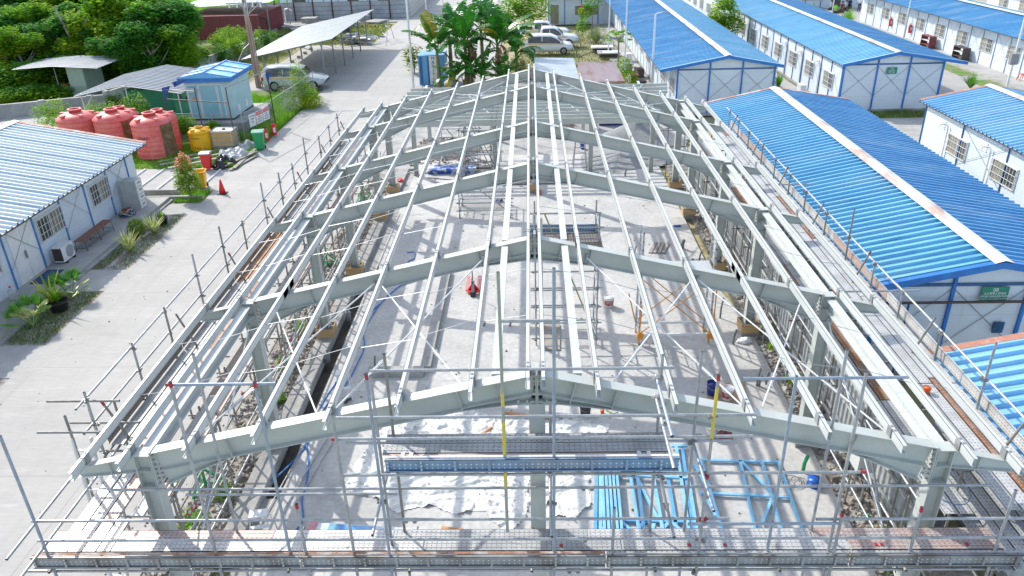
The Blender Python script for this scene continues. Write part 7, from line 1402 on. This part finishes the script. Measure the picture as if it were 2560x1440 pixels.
def papaya(px, py, Y, h, lab):
    p = GY(px, py, Y); x = p.x; t = T('papaya_tree', lab, 'papaya tree', (x, Y, 0)); b = MB(); b.path([(x, Y, 0), (x+.05, Y, h*.5), (x, Y, h)], [.09, .07, .05], 8); b.build('trunk', BARK, t); b = MB(); bb = MB()
    for i in range(16):
        a = i*2.4; el = rnd.uniform(.5, 1.5); d = Vector((math.cos(a)*math.sin(el), math.sin(a)*math.sin(el), math.cos(el))); q = Vector((x, Y, h))+d*.9; bb.tube((x, Y, h-.1), q, .012, 4)
        for k in range(7): aa = a-1.4+k*.47; tip = q+Vector((math.cos(aa)*.38, math.sin(aa)*.38, -.16)); s_ = Vector((-math.sin(aa), math.cos(aa), 0))*.09; b.add([q, q.lerp(tip, .6)+s_, tip, q.lerp(tip, .6)-s_], [(0, 1, 2, 3)])
    bb.build('leaf_stalks', LEAFY, t); b.build('foliage', LEAFY, t)
papaya(1545, 140, 52, 2.6, 'papaya tree with drooping lobed leaves between the rusty shed and the left far barrack')
b = MB(); leafcloud(b, [(41, 84, .6, .9, .5)], 10, .1); 
p = GY(2048, 20, 80); t = T('grass_clump', 'small palm-like clump against the white wall beside the resting workers', 'grass clump', (p.x, 82, 0)); b = MB(); blades(b, (p.x, 82, 0), 70, 1.6, .7, .08, .5, 4); b.build('foliage', PALM, t)
# ================================================================ people resting in the far court
def person(x, y, rz, lab, shirt, sit=True, hair=(.02, .015, .012), trousers=(.03, .035, .06)):
    t = T('person', lab, 'person', (0, 0, 0)); hip = .42 if sit else .92; V = {'p': ((0, 0, hip), .145), 'w': ((0, .0, hip+.2), .13), 'c': ((0, .02, hip+.42), .15), 'n': ((0, .0, hip+.56), .055), 'h0': ((0, -.01, hip+.64), .085), 'h1': ((0, -.01, hip+.76), .10)}; E_ = [('p', 'w'), ('w', 'c'), ('c', 'n'), ('n', 'h0'), ('h0', 'h1')]
    for s in (-1, 1):
        k = 'l' if s < 0 else 'r'; V[k+'s'] = ((s*.19, .02, hip+.48), .06); V[k+'e'] = ((s*.25, -.08, hip+.24), .045); V[k+'a'] = ((s*.16, -.30, hip+.18 if sit else hip-.02), .033); E_ += [('c', k+'s'), (k+'s', k+'e'), (k+'e', k+'a')]
        for j in range(4): V[k+f'f{j}'] = ((s*.16+(j-1.5)*.02, -.39-.01*(j in (1, 2)), hip+(.15 if sit else -.06)), .010); E_.append((k+'a', k+f'f{j}'))
        V[k+'t'] = ((s*.16-s*.05, -.34, hip+(.2 if sit else 0)), .011); E_.append((k+'a', k+'t'))
        if sit: V[k+'k'] = ((s*.14, -.42, hip+.06), .075); V[k+'f'] = ((s*.14, -.40, .08), .05); V[k+'o'] = ((s*.15, -.56, .04), .04)
        else: V[k+'k'] = ((s*.1, -.02, .48), .07); V[k+'f'] = ((s*.11, .02, .08), .05); V[k+'o'] = ((s*.12, -.16, .04), .04)
        V[k+'q'] = ((s*.1, -.02, hip-.02), .1); E_ += [('p', k+'q'), (k+'q', k+'k'), (k+'k', k+'f'), (k+'f', k+'o')]
    ks = list(V); me = bpy.data.meshes.new('body'); me.from_pydata([V[k][0] for k in ks], [(ks.index(a), ks.index(c)) for a, c in E_], []); o = bpy.data.objects.new('body', me); COL.objects.link(o)
    md = o.modifiers.new('skin', 'SKIN'); 
    for i, k in enumerate(ks): me.skin_vertices[0].data[i].radius = (V[k][1], V[k][1]*.85); me.skin_vertices[0].data[i].use_root = (k == 'p')
    o.modifiers.new('sub', 'SUBSURF').levels = 1; o.modifiers['sub'].render_levels = 1
    bpy.context.view_layer.update(); m2 = bpy.data.meshes.new_from_object(o.evaluated_get(bpy.context.evaluated_depsgraph_get())); bpy.data.objects.remove(o)
    skin = M('skin_brown', (.32, .17, .10), (.28, .14, .08), r=.6); sh = M('shirt_'+str(shirt), shirt, r=.9, s=8); tr = M('trousers_dark', trousers, r=.9, s=8)
    for mt in (skin, sh, tr): m2.materials.append(mt)
    for p in m2.polygons:
        p.use_smooth = True; c = p.center; p.material_index = 2 if c.z < hip+.04 and c.z > .1 and not (abs(c.x) > .1 and c.y < -.26 and c.z > hip+.1) else 1 if c.z < hip+.53 and c.z > hip+.04 and c.y > -.14 else 0
    bd = bpy.data.objects.new('body', m2); COL.objects.link(bd); bd.parent = t
    b = MB(); b.lathe([(.105, 0), (.112, .05), (.09, .11), (.03, .14)], (0, .012, hip+.74), 12); b.build('hair', M('hair_black', hair, r=.8), t, True)
    b = MB(); b.cbox((0, -.105, hip+.71), (.03, .03, .04)); b.build('nose', skin, t)
    for s in (-1, 1): b = MB(); b.cbox((s*.035, -.098, hip+.745), (.022, .01, .012)); b.build('eye', BLACK, t)
    if sit: b = MB(); b.box(-.3, -.15, 0, .3, .2, .32); b.build('low_seat', DARK, t)
    t.location = (x, y, .03); t.rotation_euler = (0, 0, rz); return t
for px, py, sh, sit, rz, lab in ((2087, 36, (.25, .85, .05), True, .3, 'person in a bright green shirt sitting in the far court'), (2103, 32, (.12, .05, .05), True, -.6, 'person in a dark shirt sitting right of the green shirt'), (2076, 28, (.6, .62, .62), True, .8, 'person in a pale shirt sitting left of the green shirt'), (2113, 28, (.35, .38, .4), True, -1.2, 'person in a grey shirt sitting behind the dark shirt'), (2122, 22, (.03, .03, .05), True, 2.6, 'person in black sitting nearest the doorway'), (2146, 30, (.75, .76, .76), False, -.9, 'person in a white shirt standing by the corner of the long barrack')):
    p = G(px, py, .03); person(p.x, p.y, rz, lab, sh, sit)
for o in cr+TRK: bpy.data.objects.remove(o)
